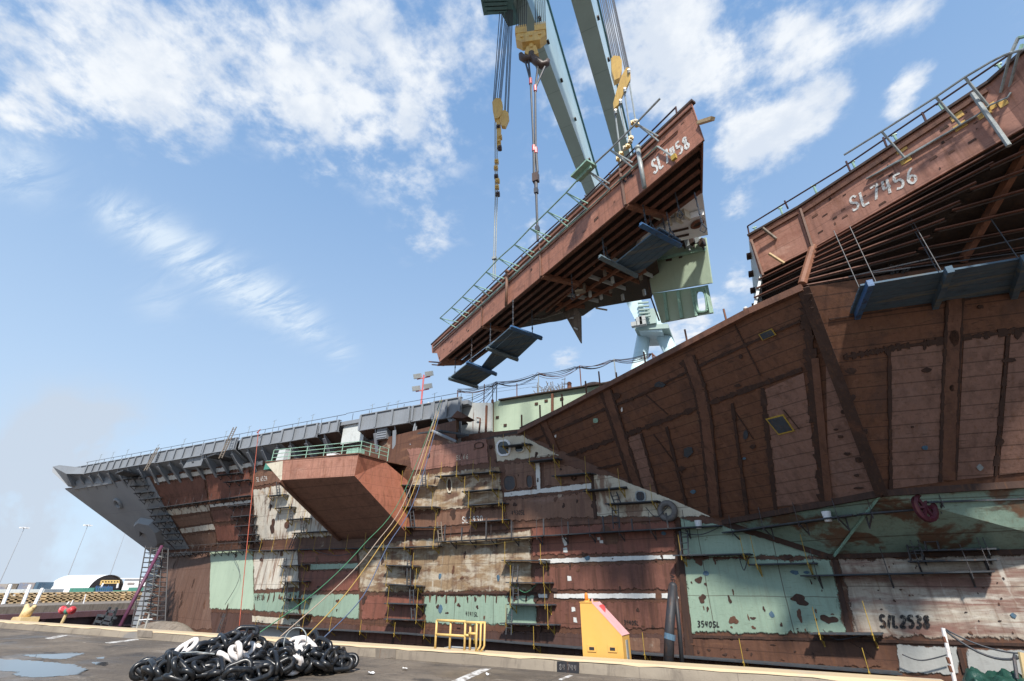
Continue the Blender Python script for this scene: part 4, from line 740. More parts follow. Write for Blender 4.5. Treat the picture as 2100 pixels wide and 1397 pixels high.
b = MB(); b.bar(K1, K2, .3, .3); b.bar(K2 + A3(0, -.05, 0), K3 + A3(0, -.05, 0), .2, .25); b.bar(K1, N1, .3, .3); b.bar(N1, N2, .3, .3); b.build('knuckle_weld', 'seam', ship)
b = MB(); b.tube([N1, hull_px(1712, 1141, .3)], .07, 5); b.build('knuckle_bar', 'railgreen', ship)
def strip(pts, wpx, mat, pl, nn, out=.06, name='weld_band', jag=0, seed=0):
    r = random.Random(seed); b = MB()
    for (p, q) in zip(pts[:-1], pts[1:]):
        m = 14 if jag else 1
        for k in range(m):
            a = (p[0] + (q[0] - p[0]) * k / m, p[1] + (q[1] - p[1]) * k / m); c = (p[0] + (q[0] - p[0]) * (k + 1) / m, p[1] + (q[1] - p[1]) * (k + 1) / m)
            d = math.hypot(c[0] - a[0], c[1] - a[1]); nx, ny = -(c[1] - a[1]) / d * wpx / 2, (c[0] - a[0]) / d * wpx / 2
            j1, j2 = (1 + r.uniform(-jag, jag * 1.6), 1 + r.uniform(-jag, jag * 1.6)) if jag else (1, 1)
            qd = [(a[0] + nx * j1, a[1] + ny * j1), (c[0] + nx * j2, c[1] + ny * j2), (c[0] - nx * j2, c[1] - ny * j2), (a[0] - nx * j1, a[1] - ny * j1)]
            b.prism([onpl(*v, pl) + nn * out for v in qd], nn * -(out + .02))
    return b.build(name, mat, ship)
def patch(px, mat, pl, nn, out=.03, name='hull_plate', thick=.06):
    b = MB(); b.prism([onpl(*v, pl) + nn * out for v in px], nn * -thick); return b.build(name, mat, ship)
L_, R_ = (PLL, NL), (PLR, NR)
for px, mt in [([(1566, 800), (1648, 765), (1686, 1030), (1592, 1040)], 'flarepink'), ([(1694, 745), (1716, 740), (1796, 1006), (1700, 1028)], 'flarepink'), ([(1270, 905), (1316, 888), (1350, 1012), (1302, 998)], 'flarepink')]: patch(px, mt, *L_)
for px, mt in [([(1826, 718), (1940, 702), (1934, 988), (1828, 1002)], 'flarepink'), ([(1976, 696), (2060, 684), (2036, 976), (1962, 984)], 'flarepink'), ([(2072, 682), (2180, 664), (2180, 960), (2048, 974)], 'flarepink')]: patch(px, mt, *R_)
for i, (pts, w_, mt, o_, jg) in enumerate([
 ([(1094, 903), (1235, 841), (1298, 817), (1460, 738), (1641, 658)], 4, 'seam', .06, .5), ([(1150, 939), (1263, 900), (1315, 880), (1460, 825), (1645, 757)], 7, 'seam', .06, .6), ([(1212, 964), (1272, 951)], 4, 'seam', .06, .4),
 ([(1112, 858), (1143, 928)], 12, 'strap', .075, .1), ([(1106, 862), (1137, 930)], 4, 'seam', .08, .5), ([(1243, 800), (1308, 1004)], 20, 'strap', .075, 0), ([(1233, 802), (1298, 1000)], 5, 'seam', .085, .6), ([(1254, 800), (1320, 1008)], 4, 'seam', .085, .6), ([(1412, 732), (1436, 800), (1448, 860), (1468, 1056)], 20, 'strap', .075, 0), ([(1401, 738), (1425, 806), (1437, 864), (1456, 1052)], 4, 'seam', .085, .6), ([(1423, 728), (1447, 796), (1459, 858), (1479, 1060)], 4, 'seam', .085, .6),
 ([(1315, 889), (1350, 1014)], 4, 'seam', .065, .5), ([(1367, 875), (1408, 1036)], 5, 'seam', .065, .4), ([(1502, 827), (1533, 1055)], 6, 'seam', .065, .4), ([(1564, 796), (1591, 1044)], 9, 'seam', .065, .4), ([(1652, 603), (1668, 800), (1690, 1028)], 17, 'seam', .07, .5), ([(1672, 734), (1700, 1026)], 15, 'strap', .09, 0), ([(1340, 890), (1400, 970)], 1.6, 'seam', .05, 0), ([(1325, 810), (1370, 850)], 1.6, 'seam', .05, 0), ([(1503, 658), (1560, 770)], 2.5, 'seam', .05, .2), ([(1502, 835), (1545, 900)], 1.5, 'seam', .05, 0), ([(1607, 840), (1640, 880)], 2, 'seam', .05, 0)]):
    strip(pts, w_, mt, *L_, o_, 'weld_band' if mt == 'seam' else 'doubling_strap', jg, i)
b = MB(); c0, c1 = T2 + NL * .05, N1 + NL * .05; b.bar(c0, c1, .5, .3); b.build('flare_knuckle', 'seam', ship)
for i, (pts, w_, mt, o_, jg) in enumerate([([(1730, 733), (1846, 711), (2100, 676), (2200, 662)], 8, 'seam', .06, .7), ([(1823, 716), (1826, 1004)], 6, 'seam', .065, .4), ([(1958, 600), (1948, 800), (1943, 984)], 30, 'strap', .07, 0), ([(1942, 604), (1932, 800), (1927, 988)], 5, 'seam', .08, .5), ([(1974, 600), (1964, 800), (1959, 984)], 4, 'seam', .08, .5), ([(2066, 688), (2040, 976)], 8, 'seam', .065, .5), ([(1700, 655), (2150, 590)], 2.5, 'seam', .05, .4)]):
    strip(pts, w_, mt, *R_, o_, 'weld_band' if mt == 'seam' else 'doubling_strap', jg, i + 40)
def hatch(px, pl, nn):
    c = (sum(p[0] for p in px) / 4, sum(p[1] for p in px) / 4); f = patch([(c[0] + (x - c[0]) * 1.18, c[1] + (y - c[1]) * 1.18) for x, y in px], 'yellow', pl, nn, .08, 'access_hatch')
    b = MB(); b.prism([onpl(*v, pl) + nn * .1 for v in px], nn * -.04); b.build('cover', 'plank', f)
hatch([(1559, 685), (1582, 675), (1590, 686), (1566, 696)], *L_); hatch([(1575, 860), (1606, 852), (1626, 881), (1598, 888)], *L_)
r = random.Random(11)
for i, (x, y, w_, h_, mt) in enumerate([(1408, 745, 28, 16, 'seam'), (1352, 789, 22, 12, 'plank'), (1263, 812, 20, 14, 'seam'), (1411, 927, 18, 22, 'plank'), (1530, 892, 12, 20, 'plank'), (1398, 960, 14, 10, 'seam'), (1514, 790, 14, 6, 'seam'), (1519, 731, 8, 8, 'seam'), (1545, 915, 12, 10, 'seam'), (1721, 793, 12, 6, 'seam'), (1731, 844, 12, 8, 'seam'), (1724, 895, 12, 6, 'seam'), (1738, 930, 14, 7, 'seam'), (1762, 942, 18, 10, 'seam'), (1757, 974, 12, 5, 'seam'), (1760, 1000, 20, 5, 'seam'), (1715, 880, 10, 4, 'seam'), (1753, 858, 10, 8, 'seam'), (1775, 885, 10, 10, 'seam'), (1745, 760, 24, 14, 'seam'), (1750, 815, 12, 12, 'seam'), (1222, 862, 10, 10, 'railgreen'), (1276, 840, 3, 8, 'bwhite'), (1140, 894, 3, 6, 'bwhite'), (1422, 1008, 12, 8, 'bluepatch'), (1527, 940, 6, 4, 'bluepatch')]):
    k = 8; pts = [(x + w_ / 2 * math.cos(2 * math.pi * j / k) * r.uniform(.75, 1.3), y + h_ / 2 * math.sin(2 * math.pi * j / k) * r.uniform(.75, 1.3)) for j in range(k)]; patch(pts, mt, *L_, .07, 'burnt_patch' if mt == 'seam' else 'cover_plate')
for i, (x, y, w_, h_, mt) in enumerate([(1899, 759, 22, 10, 'seam'), (1895, 918, 12, 10, 'bluepatch'), (2008, 958, 12, 12, 'galv'), (2067, 739, 26, 10, 'seam'), (2010, 629, 12, 8, 'seam'), (1950, 795, 10, 12, 'seam'), (2050, 905, 12, 14, 'seam'), (1820, 720, 10, 18, 'seam'), (1895, 708, 8, 20, 'seam'), (1955, 692, 18, 30, 'seam'), (2020, 690, 8, 16, 'seam'), (2085, 684, 14, 20, 'seam'), (1870, 875, 6, 4, 'seam')]):
    k = 8; pts = [(x + w_ / 2 * math.cos(2 * math.pi * j / k) * r.uniform(.75, 1.3), y + h_ / 2 * math.sin(2 * math.pi * j / k) * r.uniform(.75, 1.3)) for j in range(k)]; patch(pts, mt, *R_, .07, 'burnt_patch' if mt == 'seam' else 'cover_plate')

# ============================================================ the installed edge block SL 7456
ZB = 17.4
Ft = [onz(1535, 486, 20), onz(1639.5, 427, 20), onz(2030, 171, 20), onz(2052, 160, 20), onz(2180, 40, 20)]
Fb = [A3(p[0], p[1], ZB) for p in Ft]
for i, (mt, a, c) in enumerate([('pinkblock', 0, 1), ('pinkblock', 1, 2), ('pinkblock', 2, 4)]):
    b = MB(); inn = A3(.5, .8, 0) * .1; b.prism([Ft[a], Ft[c], Fb[c], Fb[a]], inn); b.build('block_face', mt, ship)
EF = [(Ft[0], Ft[1]), (Ft[1], Ft[2]), (Ft[2], Ft[4])]
def fpl(i, off=0.):
    a, c = EF[i]; d = nrm(c - a); n = A3(d[1], -d[0], 0); n = n if n @ (EYE - a) > 0 else -n
    return (a + n * off, n)
b = MB()
for a, c in EF: b.bar(a + UZ * .06, c + UZ * .06, .24, .12)
b.build('deck_coaming', 'shade', ship)
b = MB(); b.prism([Ft[0] + A3(.2, .3, 0), Ft[1] + A3(.1, .3, 0), Ft[2] + A3(.1, .3, 0), Ft[4] + A3(0, .4, 0), A3(40, 30, 20), A3(40, 42, 20), A3(4, 42, 20)], (0, 0, -.2)); b.build('block_deck', 'shade', ship)
b = MB(); b.prism([Ft[0], Ft[0] + A3(.35, 14, 0), A3(T1[0] + 1., T1[1] + 12, 15), T1 + A3(.1, .1, .1), Fb[0]], (.15, 0, 0)); b.build('block_end', 'lightgrey', ship)
for k in range(5):
    b = MB(); p = Ft[0] + A3(-.08 , 1.2 + 1.5 * k, -.5 - .3 * k); b.box(p, (.3, .5, .16)); b.build('end_bracket', 'seam', ship)
# underside skin with fanned stiffeners
U1 = [Fb[0], Fb[1], T2, T1]; U2 = [Fb[1], Fb[2], T3 * .35 + T2 * .65, T2]; U3 = [Fb[2], Fb[4], T3, T3 * .35 + T2 * .65]
def bil(Q, u, v): return (Q[0] * (1 - u) + Q[1] * u) * (1 - v) + (Q[3] * (1 - u) + Q[2] * u) * v
for Q in (U1, U2, U3):
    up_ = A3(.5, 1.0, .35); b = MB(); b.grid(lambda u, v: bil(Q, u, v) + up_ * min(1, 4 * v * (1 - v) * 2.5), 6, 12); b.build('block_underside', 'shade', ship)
for Q, n in ((U1, 4), (U2, 8), (U3, 7)):
    for k in range(n):
        v = (k + .6) / n; a, c = bil(Q, 0, v), bil(Q, 1, v); b = MB(); inw = A3(.2, .45, .18); b.bar(a + inw, c + inw, .05, .6, A3(.2, .45, .3)); sm = b.build('stiffener', 'shade', ship)
        b = MB(); b.bar(a, c, .11, .05); b.build('flange', 'stiffshade', sm)
b = MB(); b.tube([Fb[1] + A3(0, .1, .1), T2 + A3(0, 0, .2)], .2, 8); b.build('block_strut', 'stiff', ship)
b = MB(); b.bar(onz(2108, 300, 17.3), onz(1973, 536, 15.1), .26, .26); b.build('block_strut', 'stiff', ship)
b = MB(); q0 = onpl(1640, 430, fpl(1, .04)); b.bar(onpl(1641, 430, fpl(1, .05)), onpl(1667, 512, fpl(1, .05)), .22, .1); b.build('block_seam', 'pinkbrown', ship)
b = MB(); b.bar(onpl(1541, 493, fpl(0, .05)), onpl(1565, 566, fpl(0, .05)), .2, .1); b.build('block_seam', 'pinkbrown', ship)
for (i, a, c, w_) in [(0, (1541, 492), (1636, 437), .16), (1, (1642, 437), (2024, 185), .2), (1, (1780, 366), (2000, 240), .06)]:
    b = MB(); b.bar(onpl(*a, fpl(i, .06)), onpl(*c, fpl(i, .06)), .08, w_); b.build('face_stringer', 'strap' if w_ > .1 else 'galv', ship)
lettering('SL7456', *[onpl(x, y, fpl(1)) for x, y in [(1738, 408), (1876, 341), (1887, 369), (1745, 434)]], 'paintwhite', ship, .10, .02)
lettering('3137', *[onpl(x, y, PLR) + NR * .05 for x, y in [(1820, 546), (1866, 540), (1866, 556), (1822, 562)]], 'paintblack', ship, .12, .05)
r = random.Random(21)
for k in range(34):
    t = r.random(); u = r.uniform(.08, .92); p = Ft[1] + (Ft[2] - Ft[1]) * t - UZ * (u * (20 - ZB)); d = nrm(Ft[2] - Ft[1]); n = fpl(1)[1]; b = MB(); w_, h_ = r.uniform(.04, .3), r.uniform(.03, .14); b.prism([p + d * w_ * a + UZ * h_ * c + n * .02 for a, c in ((-.5, -.5), (.5, -.4), (.4, .5), (-.5, .4))], -n * .015); b.build('burnt_patch', 'strap' if k % 2 else 'seam', ship)
# its railings
rg = thing('block_railing', 'black and grey pipe railing along the top of the SL 7456 block', 'railing', Ft[1])
inner = [Ft[0] + A3(.05, .15, .95), Ft[1] + A3(.05, .15, 1.0), Ft[3] + A3(-.1, .15, .95)]
inner = [onpl(1533, 464, fpl(0)), onpl(1722, 348, fpl(1, -.05)), onpl(2070, 112, fpl(1, -.05))]
b = MB(); b.tube(inner, .045, 6); b.build('rail', 'raildark', rg)
for (a, c, i) in [((1537, 484), (1533, 464), 0), ((1616, 428), (1609, 412), 0), ((1743, 350), (1735, 331), 1), ((1899, 249), (1891, 231), 1), ((1818, 300), (1811, 282), 1)]:
    b = MB(); b.tube([onpl(*a, fpl(i, -.05)), onpl(*c, fpl(i, -.05))], .045, 6); b.build('post', 'raildark', rg)
og = thing('outer_railing', 'grey outboard pipe railing on raking brackets at the right end of the SL 7456 block', 'railing', Ft[2])
b = MB(); b.tube([onpl(x, y, fpl(1, .9)) for x, y in [(1731, 318), (1808, 270), (1918, 200), (1978, 159), (2000, 146)]] + [onpl(x, y, fpl(1, .9 + d_)) for x, y, d_ in [(2030, 128, .0), (2060, 113, .0), (2100, 101, 0), (2160, 88, 0)]], .05, 6); b.build('rail', 'galv', og)
for (a, c) in [((1808, 270), (1857, 326)), ((1918, 198), (1969, 255)), ((1978, 158), (2028, 219)), ((2073, 106), (2052, 190)), ((2090, 104), (2070, 180))]:
    b = MB(); b.tube([onpl(*a, fpl(1, .9)), onpl(*c, fpl(1, .05))], .05, 6); b.build('raking_post', 'galv', og)
b = MB(); b.tube([onpl(x, y, fpl(1, .15)) for x, y in [(1776, 367), (1860, 322), (1970, 256), (2004, 236), (2030, 216), (2066, 200), (2073, 190)]], .04, 6); b.build('lower_rail', 'galv', og)
for (x, y) in [(1857, 328), (1848, 306), (1969, 258), (1962, 238), (2028, 221), (2018, 233), (2062, 208)]:
    b = MB(); n = fpl(1)[1]; p = onpl(x, y, fpl(1, .03)); d = nrm(Ft[2] - Ft[1]); b.prism([p + d * a * .2 + UZ * c * .15 for a, c in ((-1, -1), (1, -1), (1, 1), (-1, 1))], -n * .025); b.build('foot_pad', 'hoist', og)
b = MB(); b.tube([onpl(1994, 192, fpl(1, .25)), onpl(2069, 299, fpl(1, .2))], .085, 8); b.build('downpipe', 'galv', ship)
lf = thing('pipe_frame', 'dark green pipe frame at the top right corner of the SL 7456 block', 'frame', Ft[3])
for (a, c) in [((2050, 162), (2088, 78)), ((2072, 160), (2096, 92)), ((2088, 78), (2140, 66)), ((2062, 140), (2130, 120))]:
    b = MB(); b.tube([onpl(*a, fpl(1, -.3)), onpl(*c, fpl(1, -.3))], .07, 6); b.build('frame_tube', 'railgreen' if a[0] != 2050 else 'galv', lf)
for i, (x, y) in enumerate([(1550, 475), (1603, 435), (1672, 390), (1752, 341), (1838, 286), (1932, 222), (2054, 142)]):
    p = onpl(x, y, fpl(0 if x < 1640 else 1, -.5)); b = MB(); z0_ = 20; b.tube([(p[0], p[1], z0_), (p[0], p[1], p[2] + .35)], .05, 6); b.box(p + UZ * .3, (.22, .08, .06)); tag(b.build('stanchion', 'railgreen'), 'pale green stub stanchion behind the black block railing', 'stanchion', 'stub stanchions on the SL 7456 block')
for (a, c, mt) in [((1564, 468), (1592, 490), 'weather'), ((1577, 520), (1608, 540), 'timber')]:
    b = MB(); b.bar(onpl(*a, fpl(0, .5)), onpl(*c, fpl(0, .05)), .12, .1); b.build('timber_prop', mt, ship)
# blue hanging staging below it
bs = thing('hanging_stage', 'long blue plank stage hung under the SL 7456 block', 'staging', onz(1900, 600, 13.7))
Q = [onz(x, y, 13.7) for x, y in [(1765, 586), (2180, 516), (2190, 608), (1742, 648)]]
b = MB()
for k in range(7):
    v0, v1 = (k + .03) / 7, (k + .97) / 7; b.prism([bil(Q, 0, v0), bil(Q, 1, v0), bil(Q, 1, v1), bil(Q, 0, v1)], (0, 0, .08 + .012 * (k % 3)))
b.build('plank_deck', 'blueplank', bs)
for (a, c, mt) in [((1785, 580), (1754, 656), 'bluebeam'), ((1948, 552), (1914, 634), 'blueplank'), ((2104, 528), (2076, 610), 'blueplank')]:
    p, q = onz(*a, 13.58), onz(*c, 13.58); b = MB(); b.bar(p, q, .22, .3); b.build('cross_beam', mt, bs)
for (x, y, x2, y2) in [(1762, 590, 1747, 535), (1798, 582, 1780, 535), (1925, 560, 1905, 500), (1930, 556, 1912, 512), (2088, 530, 2070, 460)]:
    p = onz(x, y, 13.7); b = MB(); b.tube([p, A3(p[0], p[1] + .2, 17.0)], .02, 5); b.build('hanger', 'wire', bs)
for (a, c) in [((1740, 568), (2180, 470)), ((1790, 560), (2180, 506))]:
    b = MB(); b.tube([onz(*a, 14.7), onz(*c, 14.7)], .03, 5); b.build('guard_wire', 'wire', bs)

# ============================================================ the suspended block SL 7458
BA = onz(885, 707, 24.); BB = onz(1417, 210, 24.); E1 = nrm(BB - BA); E2 = A3(-E1[1], E1[0], 0); BL_ = np.linalg.norm(BB - BA); ZF = 21.12
def bp(s, e, z): return BA + E1 * s + E2 * e + UZ * (z - 24.)
def bpl(e=0.): return (BA + E2 * e, E2)
def bx(x, y, e=0.): return onpl(x, y, bpl(e))
blk = thing('hull_block', 'red rusty ship block marked SL 7458 hanging from the crane', 'ship block', bp(16, 4, ZF))
b = MB(); s0 = 2.4
b.prism([bp(.0, 0, 24), bp(BL_, 0, 24), bp(BL_ + .1, 0, ZF), bp(s0, 0, ZF), bp(1.6, 0, 22.4), bx(886, 724)], E2 * .09); b.build('face_plate', 'block', blk)
b = MB(); b.prism([bp(.2, .12, 24), bp(BL_ - .1, .12, 24), bp(29.6, 3, 24), bp(26.2, 7.2, 24), bp(24.6, 8.6, 24), bp(13, 9, 24), bp(6, 4, 24), bp(.2, 2, 24)], (0, 0, -.2)); b.build('deck_plate', 'shade', blk)
b = MB(); b.bar(bp(-.1, .1, 24.06), bp(BL_ + .1, .1, 24.06), .3, .14); b.build('deck_coaming', 'shade', blk)
for z_, w_, mt in ((23.62, .1, 'strap'), (23.3, .07, 'galv'), (22.95, .05, 'strap')):
    b = MB(); b.bar(bp(.6, -.05, z_), bp(BL_ - (0 if z_ > 23.5 else 8 if z_ < 23.4 and z_ > 23 else 1.), -.05, z_), w_, w_); b.build('face_stringer', mt, blk)
for s_ in (10.6, 18.9, 26.9):
    b = MB(); b.bar(bp(s_, -.04, ZF), bp(s_, -.04, 23.9), .1, .14); b.build('face_seam', 'strap', blk)
b = MB(); b.prism([bp(BL_, 0, 24), bp(BL_ + .1, 0, ZF), bp(29.8, 2.8, ZF), bp(29.7, 3, 24)], -E1 * .08); b.build('end_plate', 'block', blk)
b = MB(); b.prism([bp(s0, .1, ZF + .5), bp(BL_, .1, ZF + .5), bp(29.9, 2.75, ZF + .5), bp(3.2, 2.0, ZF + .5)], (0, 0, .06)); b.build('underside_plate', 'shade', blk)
for k in range(5):
    e = .22 + .62 * k; a, c = bp(s0 + .2 * k, e, ZF + .3), bp(BL_ - .15 - .72 * e, e, ZF + .3); b = MB(); b.bar(a, c, .06, .42); sm = b.build('stiffener', 'shade', blk); b = MB(); b.bar(a - UZ * .22, c - UZ * .22, .24, .05); b.build('flange', 'stiffshade', sm)
for (s_, ) in ((10.6,), (18.9,), (26.9,)):
    b = MB(); b.bar(bp(s_, .05, ZF + .05), bp(s_ + .6, 2.75, ZF + .05), .3, .34); b.build('underside_beam', 'stiff', blk)
b = MB(); b.prism([bp(1.2, .3, ZF + .1), bp(3.2, .3, ZF + .1), bp(3.4, 2.2, ZF + .1), bp(2.6, 2.2, ZF + .1)], (0, 0, .2)); b.build('end_knee', 'stiff', blk)
b = MB(); b.bar(onpl(880, 742, bpl(.6)), onpl(906, 744, bpl(.9)), .12); b.bar(onpl(886, 748, bpl(.6)), onpl(910, 750, bpl(.9)), .1); b.build('end_rod', 'rusty', blk)
b = MB(); b.bar(bx(1433, 252, -.02), bx(1462, 243, -.25), .22, .16); b.build('end_beam', 'timber', blk)
# inner compartment: dark underside with frames, white flat, green bulkheads
UZ1 = 21.75
inn = [onz(x, y, UZ1) for x, y in [(1088, 652), (1240, 500), (1335, 470), (1352, 560), (1336, 612), (1170, 640)]]
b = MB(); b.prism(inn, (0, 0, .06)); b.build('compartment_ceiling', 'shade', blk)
for k in range(6):
    t = (k + .5) / 6; a = onz(1100 + 240 * t * .2 + 30, 648 - 20 * t, UZ1 - .2); a, c = onz(1130 + (1245 - 1130) * t, 632 - (632 - 512) * t, UZ1 - .15), onz(1185 + (1352 - 1185) * t, 636 - (636 - 560) * t, UZ1 - .15)
    b = MB(); b.bar(a, c, .08, .34); b.build('ceiling_frame', 'lightgrey' if k % 2 else 'stiff', blk)
for k in range(3):
    t = (k + .5) / 3; a, c = onz(1110 + 60 * t, 640 - 6 * t, UZ1 - .35), onz(1250 + 90 * t, 505 + 60 * t, UZ1 - .35); b = MB(); b.bar(a, c, .12, .25); b.build('ceiling_frame', 'stiff', blk)
for i, (x, y) in enumerate([(1198, 588), (1210, 603), (1233, 608), (1252, 595), (1277, 610), (1256, 574), (1314, 568), (1185, 600), (1321, 600), (1240, 560)]):
    p = onz(x, y, UZ1 - .5); b = MB(); b.box(p, (.2, .14, .5), (E1, E2, UZ)); b.build('hanger_lug', 'lightgrey' if i % 3 else 'weather', blk)
b = MB(); b.bar(onz(1180, 600, UZ1 - .6), onz(1200, 596, UZ1 - .6), .35, .2); b.build('ceiling_duct', 'cream', blk); b = MB(); b.bar(onz(1222, 632, UZ1 - .7), onz(1245, 636, UZ1 - .7), .1, .1); b.build('ceiling_duct', 'cream', blk)
b = MB(); b.prism([onz(x, y, UZ1) for x, y in [(1440, 390), (1452, 482), (1395, 494), (1306, 520), (1302, 498), (1372, 430)]], (0, 0, .25)); b.build('white_flat', 'dome', blk)
b = MB(); b.prism([onz(x, y, UZ1 - .5) for x, y in [(1444, 440), (1452, 481), (1330, 508), (1305, 512), (1320, 480), (1390, 455)]], (0, 0, .4)); b.build('white_flange', 'dome', blk)
for (x, y, w_) in [(1346, 440, .25), (1392, 448, .25), (1370, 452, .2), (1408, 440, .2)]:
    b = MB(); b.box(onz(x, y, UZ1 - .3), (.14, .5, .6), (E1, E2, UZ)); b.build('flat_bracket', 'cream', blk)
lip_c = onz(1430, 460, UZ1 - .62); b = MB(); b.tube([lip_c + E1 * .34 * math.cos(t) + E2 * .24 * math.sin(t) for t in np.linspace(0, 6.283, 14, endpoint=False)], .09, 6, True); b.build('flat_opening', 'rusty', blk)
b = MB(); b.prism([lip_c + E1 * .3 * math.cos(t) + E2 * .2 * math.sin(t) for t in np.linspace(0, 6.283, 14, endpoint=False)], (0, 0, .03)); b.build('opening_shade_disc', 'shade', blk)  # dark disc paints the shade inside the opening
for (a, c) in [((1378, 476), (1412, 468)), ((1386, 487), (1413, 481))]:
    b = MB(); b.bar(onz(*a, UZ1 - .56), onz(*c, UZ1 - .56), .12, .08); b.build('flat_slot', 'seam', blk)
EG = 7.2
b = MB(); b.prism([bx(x, y, EG) for x, y in [(1322, 520), (1447, 487), (1460, 580), (1337, 601)]], E2 * .1); b.build('green_bulkhead', 'lightgreen', blk)
b = MB(); b.bar(bx(1330, 536, EG - .15), bx(1446, 511, EG - .15), .14, .2); b.build('bulkhead_pipe', 'railgreen', blk)
for (x0, y0, w_) in [(1371, 532, 12), (1395, 526, 6)]:
    b = MB(); b.prism([bx(x0 - w_ / 2, y0 - 2, EG - .06), bx(x0 + w_ / 2, y0 - 3, EG - .06), bx(x0 + w_ / 2, y0 + 2, EG - .06), bx(x0 - w_ / 2, y0 + 4, EG - .06)], E2 * .05); b.build('bulkhead_slot', 'seam', blk)
for i, (x, y) in enumerate([(1402, 496), (1412, 500), (1420, 494), (1432, 492), (1440, 498), (1408, 490)]):
    b = MB(); p = bx(x, y, EG - .3); b.box(p, (.3, .3, .5), (E1, E2, UZ)); b.tube([p, p - UZ * .55], .06, 5); b.build('fitting', 'galv' if i % 2 else 'shade', blk)
# lower green bulkhead with the oval opening
hole = [(1427 + (11 * math.copysign(abs(math.cos(t)) ** .5, math.cos(t)) + (1 if True else 0)) + 0.12 * (22 * math.copysign(abs(math.sin(t)) ** .6, math.sin(t))), 619 + 22 * math.copysign(abs(math.sin(t)) ** .6, math.sin(t)) - .02 * 11 * math.cos(t)) for t in [math.radians(45 + 360 * k / 24) for k in range(24)]]
EH = 7.6
hole = [(x + 12, y) for x, y in hole]
ring_c = [(1464, 643), (1427, 649), (1416, 591), (1452, 585)]
b = MB(); n = len(hole); vi = [bx(*p, EH) for p in hole]
def ringp(k): a_, c_ = ring_c[k // 6], ring_c[(k // 6 + 1) % 4]; t_ = (k % 6) / 6; return (a_[0] + (c_[0] - a_[0]) * t_, a_[1] + (c_[1] - a_[1]) * t_)
vo = [bx(*ringp(k), EH) for k in range(n)]
b.add(vi + vo + [p + E2 * .1 for p in vi] + [p + E2 * .1 for p in vo], [(k, (k + 1) % n, n + (k + 1) % n, n + k) for k in range(n)] + [(k, 2 * n + k, 2 * n + (k + 1) % n, (k + 1) % n) for k in range(n)])
b.prism([bx(*p, EH) for p in ((1338, 602), (1416, 591), (1427, 649), (1356, 662))], E2 * .1)
b.build('lower_bulkhead', 'lightgreen', blk)
b = MB(); b.tube([p - E2 * .1 for p in vi], .09, 6, True); b.build('opening_rim', 'railgreen', blk)
for (a, c) in [((1362, 600), (1369, 658)), ((1390, 598), (1398, 653)), ((1419, 592), (1429, 648)), ((1448, 586), (1459, 642)), ((1419, 597), (1450, 592))]:
    b = MB(); b.bar(bx(*a, EH - .1), bx(*c, EH - .1), .1, .2); b.build('bulkhead_stiffener', 'railgreen', blk)
for (a, c, w_) in [((1332, 602), (1352, 658), .1), ((1326, 560), (1335, 602), .14)]:
    b = MB(); b.bar(bx(*a, 7.0), bx(*c, 7.4), w_, w_); b.build('corner_post', 'shade', blk)
b = MB(); P = [bx(x, y, 5.0) for x, y in [(1139, 612), (1164, 596), (1190, 646), (1191, 704)]]; b.prism(P, E2 * .12); b.build('bracket_plate', 'weather', blk)
for k in range(4):
    b = MB(); b.bar(bx(1150 + 9 * k, 615 + 19 * k, 4.9), bx(1158 + 9 * k, 604 + 24 * k, 4.9), .06, .12); b.build('bracket_rib', 'lightgrey', blk)
b = MB(); b.prism([bx(x, y, 4.2) for x, y in [(1083, 654), (1140, 628), (1152, 640), (1110, 654)]], E2 * .15); b.build('bracket_plate', 'weather', blk)
b = MB(); b.tube(catenary(bx(1084, 652, 3.4), bx(1180, 646, 4.5), .5), .03, 4); b.build('cable', 'wire', blk)
# painted marks
lettering('SL7458', *[bx(x, y) for x, y in [(1334, 332), (1410, 279), (1418, 300), (1340, 357)]], 'paintwhite', blk, .12, .02)
lettering('CHL', *[bx(x, y) for x, y in [(1277, 365), (1299, 347), (1302, 357), (1280, 376)]], 'paintblack', blk, .09, .02)
r = random.Random(31)
for k in range(30):
    p = bp(r.uniform(2, BL_ - .5), -.012, r.uniform(21.3, 23.7)); w_, h_ = r.uniform(.05, .5), r.uniform(.05, .25); b = MB(); b.prism([p + E1 * w_ * a + UZ * h_ * c for a, c in ((-.5, -.5), (.5, -.3), (.4, .5), (-.5, .4))], E2 * .02); b.build('burnt_patch', 'strap' if k % 3 else 'seam', blk)
# railings on the block
z5 = lambda x, y: (860 + x / 2.183, 180 + y / 2.183)
gr = thing('raking_railing', 'green outboard railing on V shaped brackets along the upper edge of the hanging block', 'railing', bp(10, -1, 24))
gp = [(92, 1032), (143, 985), (192, 937), (243, 884), (298, 826), (355, 765), (425, 703), (495, 630), (572, 555), (657, 470)]
gb = [((175, 1050), (165, 1075)), ((222, 1010), (212, 1030)), ((272, 960), (268, 985)), ((327, 912), (320, 937)), ((380, 855), (376, 882)), ((447, 800), (442, 826)), ((515, 738), (508, 762)), ((588, 668), (582, 693)), ((668, 598), (664, 622)), ((755, 518), (752, 545))]
b = MB(); b.tube([bx(*z5(x, y), -1.0) for x, y in gp + [(720, 400)]], .05, 6); b.build('rail', 'railgreen', gr)
b = MB(); b.tube([bx(*z5(x, y), -.12) for x, y in [(165, 1077), (376, 884), (582, 695), (752, 547), (960, 355), (1065, 262)]], .04, 6); b.build('lower_rail', 'railgreen', gr)
for t_, (c1_, c2_) in zip(gp, gb):
    for c_ in (c1_, c2_):
        b = MB(); b.tube([bx(*z5(*t_), -1.0), bx(*z5(*c_), -.1)], .042, 6); b.build('bracket_leg', 'railgreen', gr)
dr = thing('raking_railing', 'dark grey raking railing at the high right end of the hanging block', 'railing', bp(26, -1, 24))
